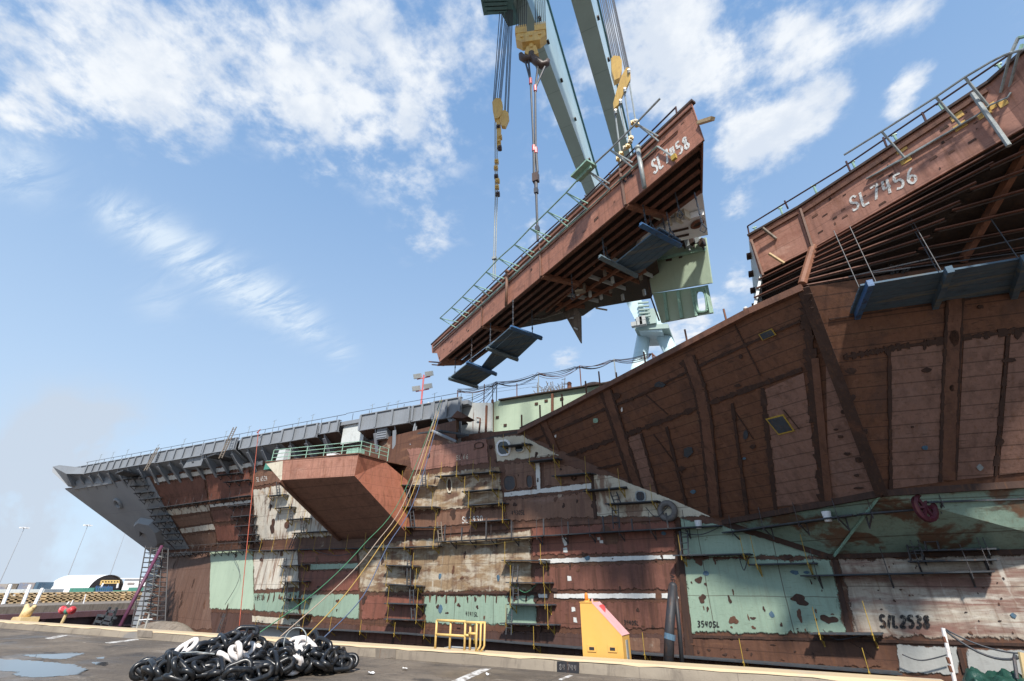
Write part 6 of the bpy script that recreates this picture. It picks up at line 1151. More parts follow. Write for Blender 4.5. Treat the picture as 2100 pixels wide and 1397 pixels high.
# gallery access ladders at the bow
for (x0, y0, x1, y1, lb) in [(324, 918, 298, 965, 'weathered wooden ladder rising from the bow gallery platform'), (482, 876, 452, 940, 'weathered wooden ladder past the bow deck edge left of the red line')]:
    p, q = ony(x0, y0, 39.2), ony(x1, y1, 38.6); t = thing('ladder', lb, 'ladder', q, 'ladders at the bow gallery')
    for sg in (-1, 1): b = MB(); b.bar(p + A3(.3 * sg, 0, 0), q + A3(.3 * sg, 0, 0), .09, .12); b.build('stile', 'weather', t)
    b = MB()
    for k in range(1, 14): c = q + (p - q) * k / 14; b.tube([c - A3(.3, 0, 0), c + A3(.3, 0, 0)], .035, 5)
    b.build('rungs', 'weather', t)
for (px, lb) in [([(236, 972), (252, 966), (310, 982), (300, 988)], 'dark hanging gallery platform under the grey bow brackets'), ([(424, 938), (442, 932), (508, 948), (496, 955)], 'dark hanging gallery platform left of the red line')]:
    zq = ony(*px[0], 38.6)[2]; b = MB(); P = [onz(x, y, zq) for x, y in px]; b.prism(P, (0, 0, .2)); tag(b.build('hanging_platform', 'plank'), lb, 'platform')

# ============================================================ lines
p0, p1 = ony(530, 884, 38.8), ony(488, 1312, 34.); rope('hanging_line', catenary(p0, p1, .15), .04, 'tape', 'orange red line stretched from the bow deck edge down to the dock', 'line')
b = MB(); b.bar(ony(527, 888, 39.2), ony(534, 881, 39.2), .1); tag(b.build('line_clamp', 'tape'), 'small red clamp holding the orange line at the deck edge', 'clamp')
ht = ony(905, 818, 38.9)
for nm, pts, lb in [('hosegreen', [(905, 820), (826, 1015), (745, 1118), (655, 1208), (525, 1303)], 'green mooring rope, leftmost of four sweeping from the gallery to the quay'), ('hosepale', [(903, 820), (838, 1010), (768, 1118), (700, 1195), (575, 1306)], 'pale pinkish rope, second of four sweeping from the gallery to the quay'), ('hoseyellow', [(907, 820), (846, 1012), (778, 1122), (706, 1222), (622, 1312)], 'orange yellow rope, third of four sweeping from the gallery to the quay'), ('hoseblue', [(909, 820), (856, 1010), (795, 1120), (745, 1222), (660, 1312)], 'dark blue rope, rightmost of four sweeping from the gallery to the quay')]:
    P = []; n = len(pts) - 1
    for i, (x, y) in enumerate(pts): P.append(ony(x, y, 38.9 - (38.9 - 17.7) * (.0, .42, .66, .84, 1.)[i]))
    cv = smooth_pts([tuple(p) for p in P], 6)
    rope('mooring_rope', cv, .026, nm, lb, 'rope', 'ropes sweeping from the gallery')

# ============================================================ things on the deck against the sky
mast = thing('light_mast', 'red mast with four grey floodlights standing on the flight deck', 'light mast', ony(864, 824, 42.))
mp_ = ony(864, 824, 42.); zt = up_at(mp_, 769)
b = MB(); b.tube([A3(mp_[0], 42, DZ), A3(mp_[0], 42, zt)], .10, 6); b.build('pole', 'mast', mast)
for zz in (zt - .4, zt - 2.0):
    b = MB(); b.bar(A3(mp_[0] - .95, 42, zz), A3(mp_[0] + .95, 42, zz), .1); b.build('cross_arm', 'mast', mast)
    for sg in (-1, 1):
        b = MB(); c = A3(mp_[0] + .85 * sg, 41.9, zz + .35); R_f = (nrm(A3(1, .1, 0)), nrm(A3(-.1, 1, .45)), nrm(A3(0, -.45, 1))); b.box(c, (.95, .35, .6), R_f); b.box(c - R_f[1] * .2, (.85, .06, .5), R_f); b.build('floodlight', 'lamp', mast)
# poles with festooned cables
PO = [(1018, 819, 785, 42.4), (1060, 812, 787, 42.6), (1105, 806, 766, 42.6), (1192, 795, 750, 42.6), (1265, 790, 736, 43.0), (1343, 762, 725, 43.4), (1010, 822, 790, 42.4), (992, 832, 788, 42.6), (968, 834, 806, 42.6), (938, 818, 800, 41.5)]
TP = []
for i, (x, y0, y1, Y) in enumerate(PO):
    p = ony(x, y0, Y); z = up_at(p, y1); b = MB(); b.tube([A3(p[0], Y, DZ - .3), A3(p[0], Y, z)], .06, 5); TP.append(A3(p[0], Y, z)); tag(b.build('cable_post', 'rusty' if i % 2 else 'galv'), 'thin post carrying slung cables over the green bulkhead' if i < 6 else 'thin post with a guard wire above the pale plating', 'post', 'posts carrying slung cables' if i < 6 else 'guard wire posts')
r = random.Random(8)
chn = [TP[9], TP[0], TP[2], TP[3], TP[4], TP[5]]
cb = thing('cable_bundle', 'drooping bundle of dark power cables slung from post to post along the deck', 'cables', chn[2])
for k in range(9):
    pts = []
    for a, c in zip(chn[:-1], chn[1:]):
        L = np.linalg.norm(c - a); pts += catenary(a + A3(0, r.uniform(-.2, .2), r.uniform(-.25, .1)), c + A3(0, r.uniform(-.2, .2), r.uniform(-.25, .1)), .09 * L * r.uniform(.35, 1.9), 9)[:-1]
    pts.append(chn[-1]); b = MB(); b.tube(pts, .026, 4); b.build('cable', ['wire', 'rusty', 'fender'][k % 3], cb)
for k in range(5):
    t0 = chn[1] + A3(r.uniform(-.2, .2), 0, r.uniform(-.3, 0)); b = MB(); b.tube(catenary(t0, ony(930 + 14 * k, 822 + 3 * k, 41.8), .5), .035, 4); b.build('cable', 'wire', cb)
for k in range(6):
    t0 = chn[5] + A3(0, 0, r.uniform(-.2, .1)); b = MB(); b.tube(catenary(t0, ony(1362 + 6 * k, 742 + 2 * k, 42), .4), .035, 4); b.build('cable', 'rusty', cb)
for k in range(3):
    b = MB(); b.tube([ony(955, 800 + 6 * k, 42.6), ony(1018, 790 + 7 * k, 42.6), ony(1100, 778 + 7 * k, 43)], .02, 4); b.build('guard_wire', 'galv', cb)
for i, (x, y, w_, h_, mt, lb, cat) in enumerate([(1130, 800, 2.2, 1.6, 'weather', 'jumble of pipe frames behind the green bulkhead', 'pipe frame'), (1215, 790, 3.0, .9, 'shade', 'dark tarpaulin mound on the deck behind the cable posts', 'mound'), (1168, 796, .6, 1.2, 'rusty', 'rusty bollard stub on the deck behind the green bulkhead', 'bollard')]):
    p = ony(x, y, 43.6); p[2] = DZ - .06; b = MB()
    if i == 0:
        for k in range(26): a = p + A3(r.uniform(-1.6, 1.6), r.uniform(-1, 1), 0); b.tube([a, a + A3(r.uniform(-.8, .8), 0, r.uniform(.5, 2.0))], .035, 4); b.tube([a + UZ * r.uniform(.4, 1.5), a + A3(r.uniform(-1, 1), 0, r.uniform(.4, 1.5))], .03, 4)
    elif i == 1: b.sphere(p, 1, 12, 8, (w_ / 2, 1, h_))
    else: b.tube([p, p + UZ * h_], [w_ / 2, w_ * .35], 10); b.sphere(p + UZ * h_, w_ * .42)
    tag(b.build(cat.replace(' ', '_'), mt), lb, cat)
for i, (x, y0, y1) in enumerate([(1485, 668, 634), (1404, 712, 676), (1318, 758, 722), (1259, 789, 764), (1224, 800, 762)]):
    t = min(1, max(0, (x - 1066) / (1540 - 1066))); p = onz(x, y0 + 2, 15.2) + A3(.2, .3, 0); z = up_at(p, y1); b = MB(); b.tube([A3(p[0], p[1], 15.0), A3(p[0], p[1], z)], .06, 5); tag(b.build('edge_rod', 'rusty'), 'rusty rod standing on the upper edge of the brown overhang', 'rod', 'rods along the overhang edge')
# workers
def person(base, h, face, label, top, hatm):
    """one continuous skinned body standing, with clothing regions, a face and a hard hat"""
    t = thing('person', label, 'person', base); k = h / 1.75; f = nrm(A3(*face)); s_ = nrm(np.cross(f, UZ))
    P = lambda a, b_, z: tuple(s_ * a * k + f * b_ * k + UZ * z * k)
    V = [((0, 0, .95), .15), ((0, 0, 1.15), .15), ((0, 0, 1.38), .17), ((0, .01, 1.5), .065), ((0, .02, 1.56), .07)]
    E_ = [(0, 1), (1, 2), (2, 3), (3, 4)]
    for sg in (-1, 1):
        i = len(V); V += [((sg * .1, 0, .88), .095), ((sg * .11, .02, .48), .07), ((sg * .11, 0, .09), .05), ((sg * .12, .14, .05), .045)]; E_ += [(0, i), (i, i + 1), (i + 1, i + 2), (i + 2, i + 3)]
        i = len(V); V += [((sg * .2, 0, 1.4), .07), ((sg * .26, -.02, 1.13), .05), ((sg * .22, .2, .98), .04), ((sg * .2, .28, .97), .035)]; E_ += [(2, i), (i, i + 1), (i + 1, i + 2), (i + 2, i + 3)]
    me = bpy.data.meshes.new('body'); me.from_pydata([P(*v) for v, _ in V], E_, []); o = bpy.data.objects.new('body', me); COL.objects.link(o); o.parent = t; WLOC[o] = WLOC[t]
    o.modifiers.new('skin', 'SKIN'); 
    if not me.skin_vertices: me.attributes.new('skin', 'FLOAT', 'POINT')
    if me.skin_vertices:
        for i, (_, r_) in enumerate(V): me.skin_vertices[0].data[i].radius = (r_ * k, r_ * k)
        me.skin_vertices[0].data[0].use_root = True
    o.modifiers.new('sub', 'SUBSURF').levels = 1; me.materials.append(MAT[top])
    B = A3(*base)
    b = MB(); b.sphere(B + A3(*P(0, .03, 1.64)), .1 * k, 12, 10, (1, 1.05, 1.25)); b.sphere(B + A3(*P(0, .14, 1.63)), .02 * k, 6, 5); 
    for sg in (-1, 1): b.sphere(B + A3(*P(sg * .1, .02, 1.63)), .026 * k, 6, 5)
    b.build('head', 'skin', t, True)
    b = MB(); b.sphere(B + A3(*P(0, .02, 1.71)), .125 * k, 12, 8, (1, 1.1, .75)); b.tube([B + A3(*P(0, .0, 1.69)), B + A3(*P(0, .0, 1.70))], [.15 * k, .14 * k], 14); b.build('hard_hat', hatm, t, True)
pb1 = onz(1534, 652, 15.1) + A3(.1, 1.0, 0); pb1[2] = 14.5; person(pb1, 1.75, (-.6, -.8, 0), 'worker in red clothing standing behind the overhang edge below the SL 7456 block end', 'redcloth', 'hat')
pb2 = onz(1515, 662, 15.1) + A3(0, 1.4, 0); pb2[2] = 14.2; person(pb2, 1.7, (-.6, -.8, 0), 'worker with a white hard hat low behind the brown overhang edge', 'redcloth', 'hat')
pb3 = ony(879, 826, 42.6); pb3[2] = DZ - .3; person(pb3, 1.75, (0, -1, 0), 'worker in dark clothes on the flight deck right of the light mast', 'greycloth', 'hat')

# ============================================================ things on the quay
YR = 17.15
rt = thing('quay_railing', 'pale yellow pipe railing with a gate standing on the kerb', 'railing', ony(945, 1335, YR)); 
def q_(x, y, Y=YR): return ony(x, y, Y)
zb_, ztp = .355, q_(898, 1272)[2]
def rtube(name, pts, r_=.042): b = MB(); b.tube(pts, r_, 8); return b.build(name, 'railyellow', rt, True)
xs = [q_(892, 1333)[0], q_(921, 1336)[0], q_(952, 1338)[0]]
P_ = {}
A_ = A3(q_(892, 1333)[0], YR, zb_); B_ = A3(q_(920, 1335)[0], YR + .05, zb_); C_ = A3(q_(952, 1338)[0], YR, zb_); D_ = A3(q_(960, 1338)[0], YR + .1, zb_); G_ = A3(q_(976, 1338)[0], YR, zb_); I_ = A3(q_(986, 1340)[0], YR - .05, zb_)
for p, zt_ in ((A_, ztp), (B_, ztp + .02), (C_, ztp - .03), (D_, ztp - .03), (G_, ztp - .03)): rtube('post', [p, A3(p[0], p[1], zt_)])
for dx in (0., .16): rtube('gate_post', [I_ + A3(dx - .16, 0, 0), I_ + A3(dx - .04, 0, .12), A3(I_[0] + dx, I_[1], .55), A3(I_[0] + dx, I_[1], ztp)], .035)
for zz in (ztp, zb_ + (ztp - zb_) * .5): rtube('rail', [A3(A_[0], YR, zz), A3(C_[0], YR, zz - .01)]); 
rtube('rail', [A3(C_[0] - .1, YR, ztp - .03), A3(I_[0] + .16, YR, ztp - .03)]); rtube('rail', [A3(C_[0], YR, zb_ + .47), A3(D_[0], YR, zb_ + .47)]); rtube('rail', [A3(D_[0], YR, zb_ + .53), A3(G_[0], YR, zb_ + .53)])
b = MB(); b.prism([A_ + A3(.2, .3, .0), B_ + A3(.9, .32, .0), B_ + A3(.9, .75, 0), A_ + A3(.25, .75, 0)], (0, 0, .03)); tag(b.build('grating_plate', 'palewhite'), 'pale grey walking plate laid behind the yellow quay railing', 'plate')
# yellow machine housing
HY0 = 17.75
def h_(x, y, Y=HY0): return ony(x, y, Y)
hs = thing('machine_housing', 'bright yellow steel housing with a pink sloping top behind the kerb', 'housing', A3(h_(1240, 1350)[0], HY0 + .5, 0))
X0, X1 = h_(1193, 1300)[0], h_(1276, 1310)[0]; Zt = h_(1192, 1236)[2]; Zs = h_(1276, 1305)[2]; Xk = h_(1213, 1236)[0]; DP = .75
pr = [A3(X0, HY0, 0), A3(X1, HY0, 0), A3(X1, HY0, Zs), A3(Xk, HY0, Zt), A3(X0, HY0, Zt)]
dvec = A3(.06, DP, 0)
b = MB(); m = len(pr)
b.prism(pr, dvec); body = b.build('body', 'boxyellow', hs)
b = MB(); off_ = nrm(np.cross(pr[2] - pr[3], A3(0, 1, 0))); off_ = off_ if off_[2] > 0 else -off_; b.prism([pr[2] + off_ * .008, pr[3] + off_ * .008, pr[3] + dvec + off_ * .008, pr[2] + dvec + off_ * .008], off_ * .02); b.build('sloping_top', 'boxpink', hs)
b = MB(); b.box(((X0 + Xk) / 2, HY0 + DP / 2, Zt + .012), (Xk - X0 + .03, DP + .04, .025)); b.build('top_rim', 'boxyellow', hs)
for (x, y) in ((1214, 1330), (1256.5, 1331)):
    p = h_(x, y); b = MB(); b.box(p + A3(0, -.012, .01), (.30, .03, .2)); f_ = b.build('slot_frame', 'boxyellow', hs); b = MB(); b.box(p + A3(0, -.03, 0), (.17, .012, .085)); b.build('slot', 'glass', f_)
p = A3(X1 + .03, HY0 + .45, .55); b = MB(); b.box(p, (.03, .28, .55)); b.build('side_panel', 'galv', hs)
lc = h_(1231, 1252, HY0 + .3); b = MB(); ey_ = nrm(pr[2] - pr[3]); nn = off_; b.prism([lc + ey_ * a + nn * c for a, c in ((-.14, 0), (.2, 0), (.12, .13), (.05, .2), (-.04, .21), (-.1, .15))], (0, .05, 0)); b.build('lifting_lug', 'lugred', hs)
bc = h_(1203, 1236, HY0 + .2); b = MB(); b.tube([bc, bc + UZ * .07], .085, 12); b.tube([bc + A3(.06, 0, 0), bc + A3(.1, 0, .12)], .03, 6); b.build('beacon_base', 'boxyellow', hs)
b = MB(); b.tube([bc + UZ * .07, bc + UZ * .13, bc + UZ * .24, bc + UZ * .29, bc + UZ * .31], [.06, .065, .06, .045, .01], 12); b.build('beacon', 'beacon', hs, True)
b = MB(); b.box(bc + A3(.2, .05, .05), (.05, .05, .14)); b.build('bracket_tab', 'boxpink', hs)
# rubber hoses leaning against the dock edge
fn = thing('hose_pair', 'two black rubber hoses standing up behind the kerb right of the yellow housing', 'hoses', ony(1372, 1350, 18.9))
b = MB(); b.tube([ony(1371, 1364, 18.9), ony(1373, 1290, 19.1), ony(1380, 1203, 19.3)], [.17, .16, .15], 12); b.sphere(ony(1380, 1203, 19.3), .15); o1 = b.build('hose', 'fender', fn, True)
b = MB(); b.tube([ony(1373, 1312, 19.05), ony(1374, 1300, 19.07)], [.185, .182], 12); b.build('blue_band', 'bluepatch', fn)
b = MB(); b.tube([ony(1399, 1366, 19.2), ony(1393, 1290, 19.3), ony(1385, 1212, 19.4)], .07, 8); b.build('hose', 'fender', fn, True)
# right corner: post with cables, tarpaulin
cp = thing('guard_post', 'peeling white guard post leaning beside the green tarpaulin', 'post', ony(1948, 1385, 17.3))
b = MB(); b.tube([ony(1951, 1378, 17.3) - UZ * .2, ony(1934, 1288, 17.3)], .045, 8); b.build('pole', 'chainwhite', cp)
for (x, y) in ((1946, 1355), (1950, 1372), (1938, 1312)):
    b = MB(); p = ony(x, y, 17.3); b.tube([p - UZ * .06, p + UZ * .07], .048, 8); b.build('rust_patch', 'rusty', cp)
tp0, tp1 = ony(1934, 1288, 17.3), ony(2092, 1340, 16.9)
rope('guard_cable', catenary(tp0, tp1, .12), .02, 'wire', 'upper grey cable from the white guard post towards the right edge', 'cable'); rope('guard_cable', catenary(tp0 - UZ * .02, ony(2098, 1346, 16.9), .28), .028, 'wire', 'lower thicker cable sagging from the white guard post', 'cable')
gp2 = ony(2096, 1390, 16.9); b = MB(); b.tube([gp2 - UZ * .3, ony(2094, 1338, 16.9)], .06, 8); tag(b.build('guard_post', 'bollard'), 'pale yellow guard post at the right edge above the tarpaulin', 'post')
b = MB(); b.tube([ony(2082, 1342, 16.8), ony(2080, 1352, 16.8), ony(2086, 1392, 16.7)], .035, 6); tag(b.build('cable_loop', 'wire'), 'dark cable loop hanging by the right guard post', 'cable')
r = random.Random(4); TA, TB_ = onz(1905, 1397, .1), onz(2260, 1420, .1)
from mathutils import noise as mnoise
def tarp(u, v):
    x = TA[0] + (TB_[0] - TA[0]) * u; y = 15.6 + 2.0 * v; env = math.sin(math.pi * min(max(v, .0), 1)) ** .6 * min(1, u * 9 + .0) 
    p = Vector((x * 1.6, y * 1.6, 3)); f = mnoise.noise(p) + .6 * abs(mnoise.noise(p * 2.6)) + .35 * abs(mnoise.noise(p * 5.5))
    return A3(x + .06 * mnoise.noise(p * 3), y + .06 * mnoise.noise(p * 3 + Vector((5, 5, 5))), .02 + env * (.50 + .28 * f))
b = MB(); b.grid(tarp, 90, 50); o = b.build('tarpaulin', 'tarp', None, True); tag(o, 'crumpled dark green tarpaulin heap at the end of the kerb', 'tarpaulin')
# tan double horn bollard and red valve at far left
def bollard(x, y, Y, s_):
    p = ony(x, y, Y); p[2] = 0; t = thing('mooring_bollard', 'tan double horned mooring bollard behind the kerb at the left', 'bollard', p)
    b = MB(); b.prism([p + A3(a * s_, 0, c * s_) for a, c in ((-.62, 0), (.62, 0), (.58, .42), (-.42, .42), (-.55, .3))], (0, .9 * s_, 0)); b.build('base', 'bollard', t)
    b = MB(); b.tube([p + A3(-.05, .4, .35) * s_, p + A3(-.15, .4, .75) * s_, p + A3(-.32, .4, .98) * s_], [.3 * s_, .2 * s_, .12 * s_], 10); b.sphere(p + A3(-.32, .4, .98) * s_, .13 * s_); b.build('horn', 'bollard', t, True)
    b = MB(); b.tube([p + A3(.05, .4, .4) * s_, p + A3(.3, .4, .72) * s_, p + A3(.62, .4, .95) * s_], [.26 * s_, .17 * s_, .12 * s_], 10); b.sphere(p + A3(.62, .4, .95) * s_, .125 * s_); b.build('horn', 'bollard', t, True)
bollard(33, 1268, 18.2, 1.12)
p = ony(127, 1274, 18.3); p[2] = 0; vz = up_at(p, 1254) if False else ony(135, 1253, 18.3)[2]
vt = thing('valve_stand', 'red valve wheels on a slim post behind the kerb at the left', 'valve', p); s_ = px_m(p)
b = MB(); b.tube([A3(p[0], 18.3, 0), A3(p[0] + 8 * s_, 18.3, vz)], .09, 8); b.build('post', 'bollard', vt)
for sg in (-1, 1):
    b = MB(); c = A3(p[0] + 8 * s_ + sg * 10 * s_, 18.25, vz + .05); b.tube([c - A3(.32, 0, 0), c + A3(.32, 0, 0)], [.17, .12] if sg < 0 else [.11, .17], 10); b.tube([c + A3(.25 * sg, 0, 0) + A3(0, .17 * math.cos(t), .17 * math.sin(t)) for t in np.linspace(0, 6.28, 10, endpoint=False)], .07, 6, True); b.build('valve_wheel', 'redvalve', vt, True)
b = MB(); b.sphere(A3(p[0] + 8 * s_, 18.25, vz), .17); b.build('coupling', 'tarpfar', vt, True)

# ============================================================ anchor chain piles
def link_mesh(mat, Lk=.80, Wk=.49, rr=.070, stud=True):
    b = MB(); h = (Lk - Wk) / 2; R_ = Wk / 2 - rr; pts = []
    for k in range(9): t = -math.pi / 2 + math.pi * k / 8; pts.append(A3(h + R_ * math.cos(t), R_ * math.sin(t), 0))
    for k in range(9): t = math.pi / 2 + math.pi * k / 8; pts.append(A3(-h + R_ * math.cos(t), R_ * math.sin(t), 0))
    b.tube(pts, rr, 9, True)
    if stud: b.tube([A3(0, -R_, 0), A3(0, 0, 0), A3(0, R_, 0)], [rr * .95, rr * .6, rr * .95], 7)
    V = np.array(b.v); me = bpy.data.meshes.new('link'); me.from_pydata([tuple(p) for p in V], [], b.f); me.polygons.foreach_set('use_smooth', [True] * len(me.polygons)); me.materials.append(MAT[mat]); me.update(); return me
LM = {'chainblack': link_mesh('chainblack'), 'chainwhite': link_mesh('chainwhite')}
def chain(label, c, rx, ry, hgt, n, seed, white, ang):
    c = A3(*c); t = thing('anchor_chain', label, 'chain', c, 'heaps of anchor chain'); r = random.Random(seed)
    d1 = A3(math.cos(ang), math.sin(ang), 0); d2 = A3(-d1[1], d1[0], 0)
    def H(a, b_): q = (a / rx) ** 2 + (b_ / ry) ** 2; return hgt * max(0, 1 - q) ** .75 * (1 + .28 * math.sin(3.1 * a + 1.7 * b_ + seed) * math.cos(2.3 * b_ - seed))
    path = []; layers = [(1.0, 0., 0.15), (.95, .22, .6), (.88, .42, 1.2), (.78, .60, .3), (.66, .76, 1.0), (.5, .9, .1), (.3, 1.0, .7)]
    for (sc, lv_, ph) in layers:                                  # serpentine passes, each layer higher and turned
        ca, sa = math.cos(ph), math.sin(ph); row = -ry * sc; fl = 1
        while row < ry * sc:
            half = rx * sc * math.sqrt(max(0, 1 - (row / (ry * sc)) ** 2)); m = max(2, int(2 * half / .48))
            for k in range(m):
                a = fl * (-half + 2 * half * k / (m - 1)) + r.uniform(-.08, .08); bb = row + r.uniform(-.1, .1)
                if sc < .85: a, bb = a * ca - bb * sa, a * sa + bb * ca
                z = .1 + H(a, bb) * (lv_ + .02) + r.uniform(-.03, .05); path.append(c + d1 * a + d2 * bb + UZ * z)
            fl = -fl; row += .42
    # the n links that show largest are parts; the buried rest of the heap is one part
    vis = lambda i: path[i][2] * 1.3 - np.linalg.norm(path[i] - EYE) * .30
    keep = set(sorted(range(len(path)), key=lambda i: -vis(i))[:n]); rest = {}
    for i in range(len(path)):
        p = path[i]; q = path[i + 1] if i + 1 < len(path) else p + d1; d = nrm(q - path[i - 1] if i else q - p)
        d = nrm(d + A3(r.gauss(0, .4), r.gauss(0, .4), r.gauss(0, .32)))
        roll = (i % 2) * math.pi / 2 + r.gauss(.5, .4); y = nrm(np.cross(UZ, d)); z = np.cross(d, y); y2 = y * math.cos(roll) + z * math.sin(roll); z2 = np.cross(d, y2)
        px_, py_ = proj(p); mt = 'chainwhite' if any(math.hypot(px_ - wx, py_ - wy) < wr for wx, wy, wr in white) else 'chainblack'
        l = p - c; l[2] = max(l[2], .095 + .19 * abs(y2[2]) + .36 * abs(d[2])); M4 = Matrix(((d[0], y2[0], z2[0], l[0]), (d[1], y2[1], z2[1], l[1]), (d[2], y2[2], z2[2], l[2]), (0, 0, 0, 1)))
        if i in keep: o = bpy.data.objects.new('link', LM[mt]); COL.objects.link(o); o.parent = t; o.matrix_local = M4
        else: rest.setdefault('chainblack', MB()).add([A3(*(M4 @ v_.co)) + c for v_ in LM[mt].vertices], [tuple(f_.vertices) for f_ in LM[mt].polygons])
    for mt, mb in rest.items(): struct(mb.build('buried_links', mt, t, True), 'stuff')
c1_ = onz(440, 1396, 0); c2_ = onz(618, 1378, 0)
chain('larger left heap of black anchor chain with white links at its top', (c1_[0], c1_[1], 0), 1.85, 1.5, .92, 98, 3, [(378, 1322, 18), (485, 1330, 17), (470, 1352, 14), (500, 1338, 12), (452, 1330, 8)], AZ * 0 + .35)
chain('smaller right heap of black anchor chain with white links falling down its left side', (c2_[0], c2_[1], 0), 1.3, 1.05, .70, 84, 5, [(592, 1352, 13), (594, 1385, 13), (545, 1328, 14), (560, 1330, 12), (628, 1318, 17), (616, 1322, 12), (600, 1370, 12)], .35)
wl_ = onz(600, 1345, .9); rope('binding_wire', [wl_ + A3(.28 * math.cos(t) * RIGHT[0], .28 * math.cos(t) * RIGHT[1], .3 * math.sin(t) + .3) for t in np.linspace(-.4, math.pi + .4, 14)], .014, 'galv', 'loop of grey wire standing up from the right chain heap', 'wire')
p = onz(370, 1339, .8); rope('binding_wire', [p, p + RIGHT * .45 + UZ * .02, p + RIGHT * .95 - UZ * .03], .016, 'galv', 'straight grey wire lying across the left chain heap', 'wire')

# ============================================================ dock head and the far shore
gate = thing('dock_gate', 'dark maroon steel gate wall closing the dock ahead of the bow', 'gate', (-134, 60, -12))
GX = -128.
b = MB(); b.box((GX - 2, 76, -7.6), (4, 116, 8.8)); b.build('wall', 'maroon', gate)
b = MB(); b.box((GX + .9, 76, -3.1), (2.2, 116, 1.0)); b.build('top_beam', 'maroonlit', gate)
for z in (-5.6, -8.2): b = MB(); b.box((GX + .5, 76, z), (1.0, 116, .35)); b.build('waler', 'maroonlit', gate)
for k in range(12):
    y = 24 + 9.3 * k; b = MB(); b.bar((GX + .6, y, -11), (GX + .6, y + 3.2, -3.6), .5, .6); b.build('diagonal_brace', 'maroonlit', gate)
b = MB(); b.box((GX - 8, 76, -2.2), (10, 116, 1.4)); tag(b.build('timber_apron', 'weather'), 'weathered dark plank apron behind the maroon dock gate', 'apron')
# stacked pale timber cribs in two long rows
nb_ = 0
for row, (xr, z0, h) in enumerate([(-150, -1.5, 1.5), (-163, -1.3, 1.7)]):
    for k in range(13):
        y = 22 + 8.2 * k; t = thing('timber_crib', 'pale timber docking crib in the long rows beyond the dock gate', 'timber crib', (xr, y, z0), 'rows of timber cribs beyond the dock gate')
        for zz in (0.18, h * .55, h - .15): b = MB(); b.box((xr, y + 3.6, z0 + zz), (2.6, 7.4, .32)); b.build('beam', 'timber', t)
        b = MB()
        for j in range(6): b.box((xr + .3, y + .4 + 1.3 * j, z0 + h / 2), (2.0, .5, h - .1))
        b.build('blocking', 'timber', t)
# white tent hall
DX = onz(160, 1212, -2); ax_ = nrm(onz(232, 1209, -2) - onz(160, 1212, -2)); 
tent = thing('tent_hall', 'large white arched fabric hall with a dark open end', 'hall', A3(DX[0], DX[1], -2))
def dist_at(x, y, d): r_ = ray(x, y); h_l = math.hypot(r_[0], r_[1]); return EYE + r_ * (d / h_l)
base_l, base_r = dist_at(178, 1212, 300.), dist_at(252, 1210, 334.); base_l[2] = base_r[2] = -2
wv = base_r - base_l; hgt = dist_at(220, 1179, 318)[2] + 2; dv = nrm(A3(*(-RIGHT + HEAD * .42))) * 31.
def arch(u, off, s_=1.): a = math.pi * (1 - u); return (base_l + base_r) / 2 + wv * .5 * s_ * math.cos(a) + off + UZ * hgt * s_ * math.sin(a) ** .8
b = MB(); b.grid(lambda u, v: arch(u, dv * v), 24, 10); b.add([arch(k / 24, dv) for k in range(25)], [tuple(range(25))]); b.build('fabric_shell', 'dome', tent, True)
b = MB(); b.add([arch(k / 24, dv * .04, .96) for k in range(25)], [tuple(range(25))]); b.build('opening_shade', 'shade', tent)  # dark sheet across the open end stands for the shade inside
def far_box(name, x0, y0, x1, y1, d, mat, label, cat, dep=8., group=None, zb=-2):
    p, q = dist_at(x0, y1, d), dist_at(x1, y1, d); zt = dist_at((x0 + x1) / 2, y0, d)[2]; p[2] = q[2] = zb; b = MB(); dp = HEAD * dep
    b.prism([p, q, q + dp, p + dp], (0, 0, zt - zb)); return b, tag(b.build(name, mat), label, cat, group)
bb, wb = far_box('warehouse', 247, 1186, 335, 1216, 300., 'bwhite', 'low white flat roofed building right of the tent hall', 'building')
b = MB(); p = dist_at(262, 1195, 299.7); q = dist_at(276, 1195, 299.7); b.prism([p, q, q - UZ * .8, p - UZ * .8], HEAD * .1); b.build('window_strip', 'farcolor', wb)
b = MB(); p = dist_at(247, 1186.5, 299.5); q = dist_at(335, 1186.5, 299.5); b.bar(p, q, .5, .3); b.build('roof_edge', 'dome', wb)
yb_ = thing('yellow_gantry', 'small yellow framed gantry before the dark tent opening', 'gantry', dist_at(225, 1208, 260.))
for (a, c) in [((208, 1191), (245, 1191)), ((208, 1196), (245, 1196)), ((208, 1191), (206, 1200))] + [((208 + 6 * k, 1191), (208 + 6 * k, 1196)) for k in range(7)]:
    b = MB(); b.bar(dist_at(*a, 260), dist_at(*c, 260), .35); b.build('frame_bar', 'railyellow', yb_)
b = MB(); b.bar(dist_at(212, 1196, 260), dist_at(206, 1206, 260), .5); b.bar(dist_at(242, 1196, 260), dist_at(240, 1206, 260), .5); b.build('support', 'bwhite', yb_)
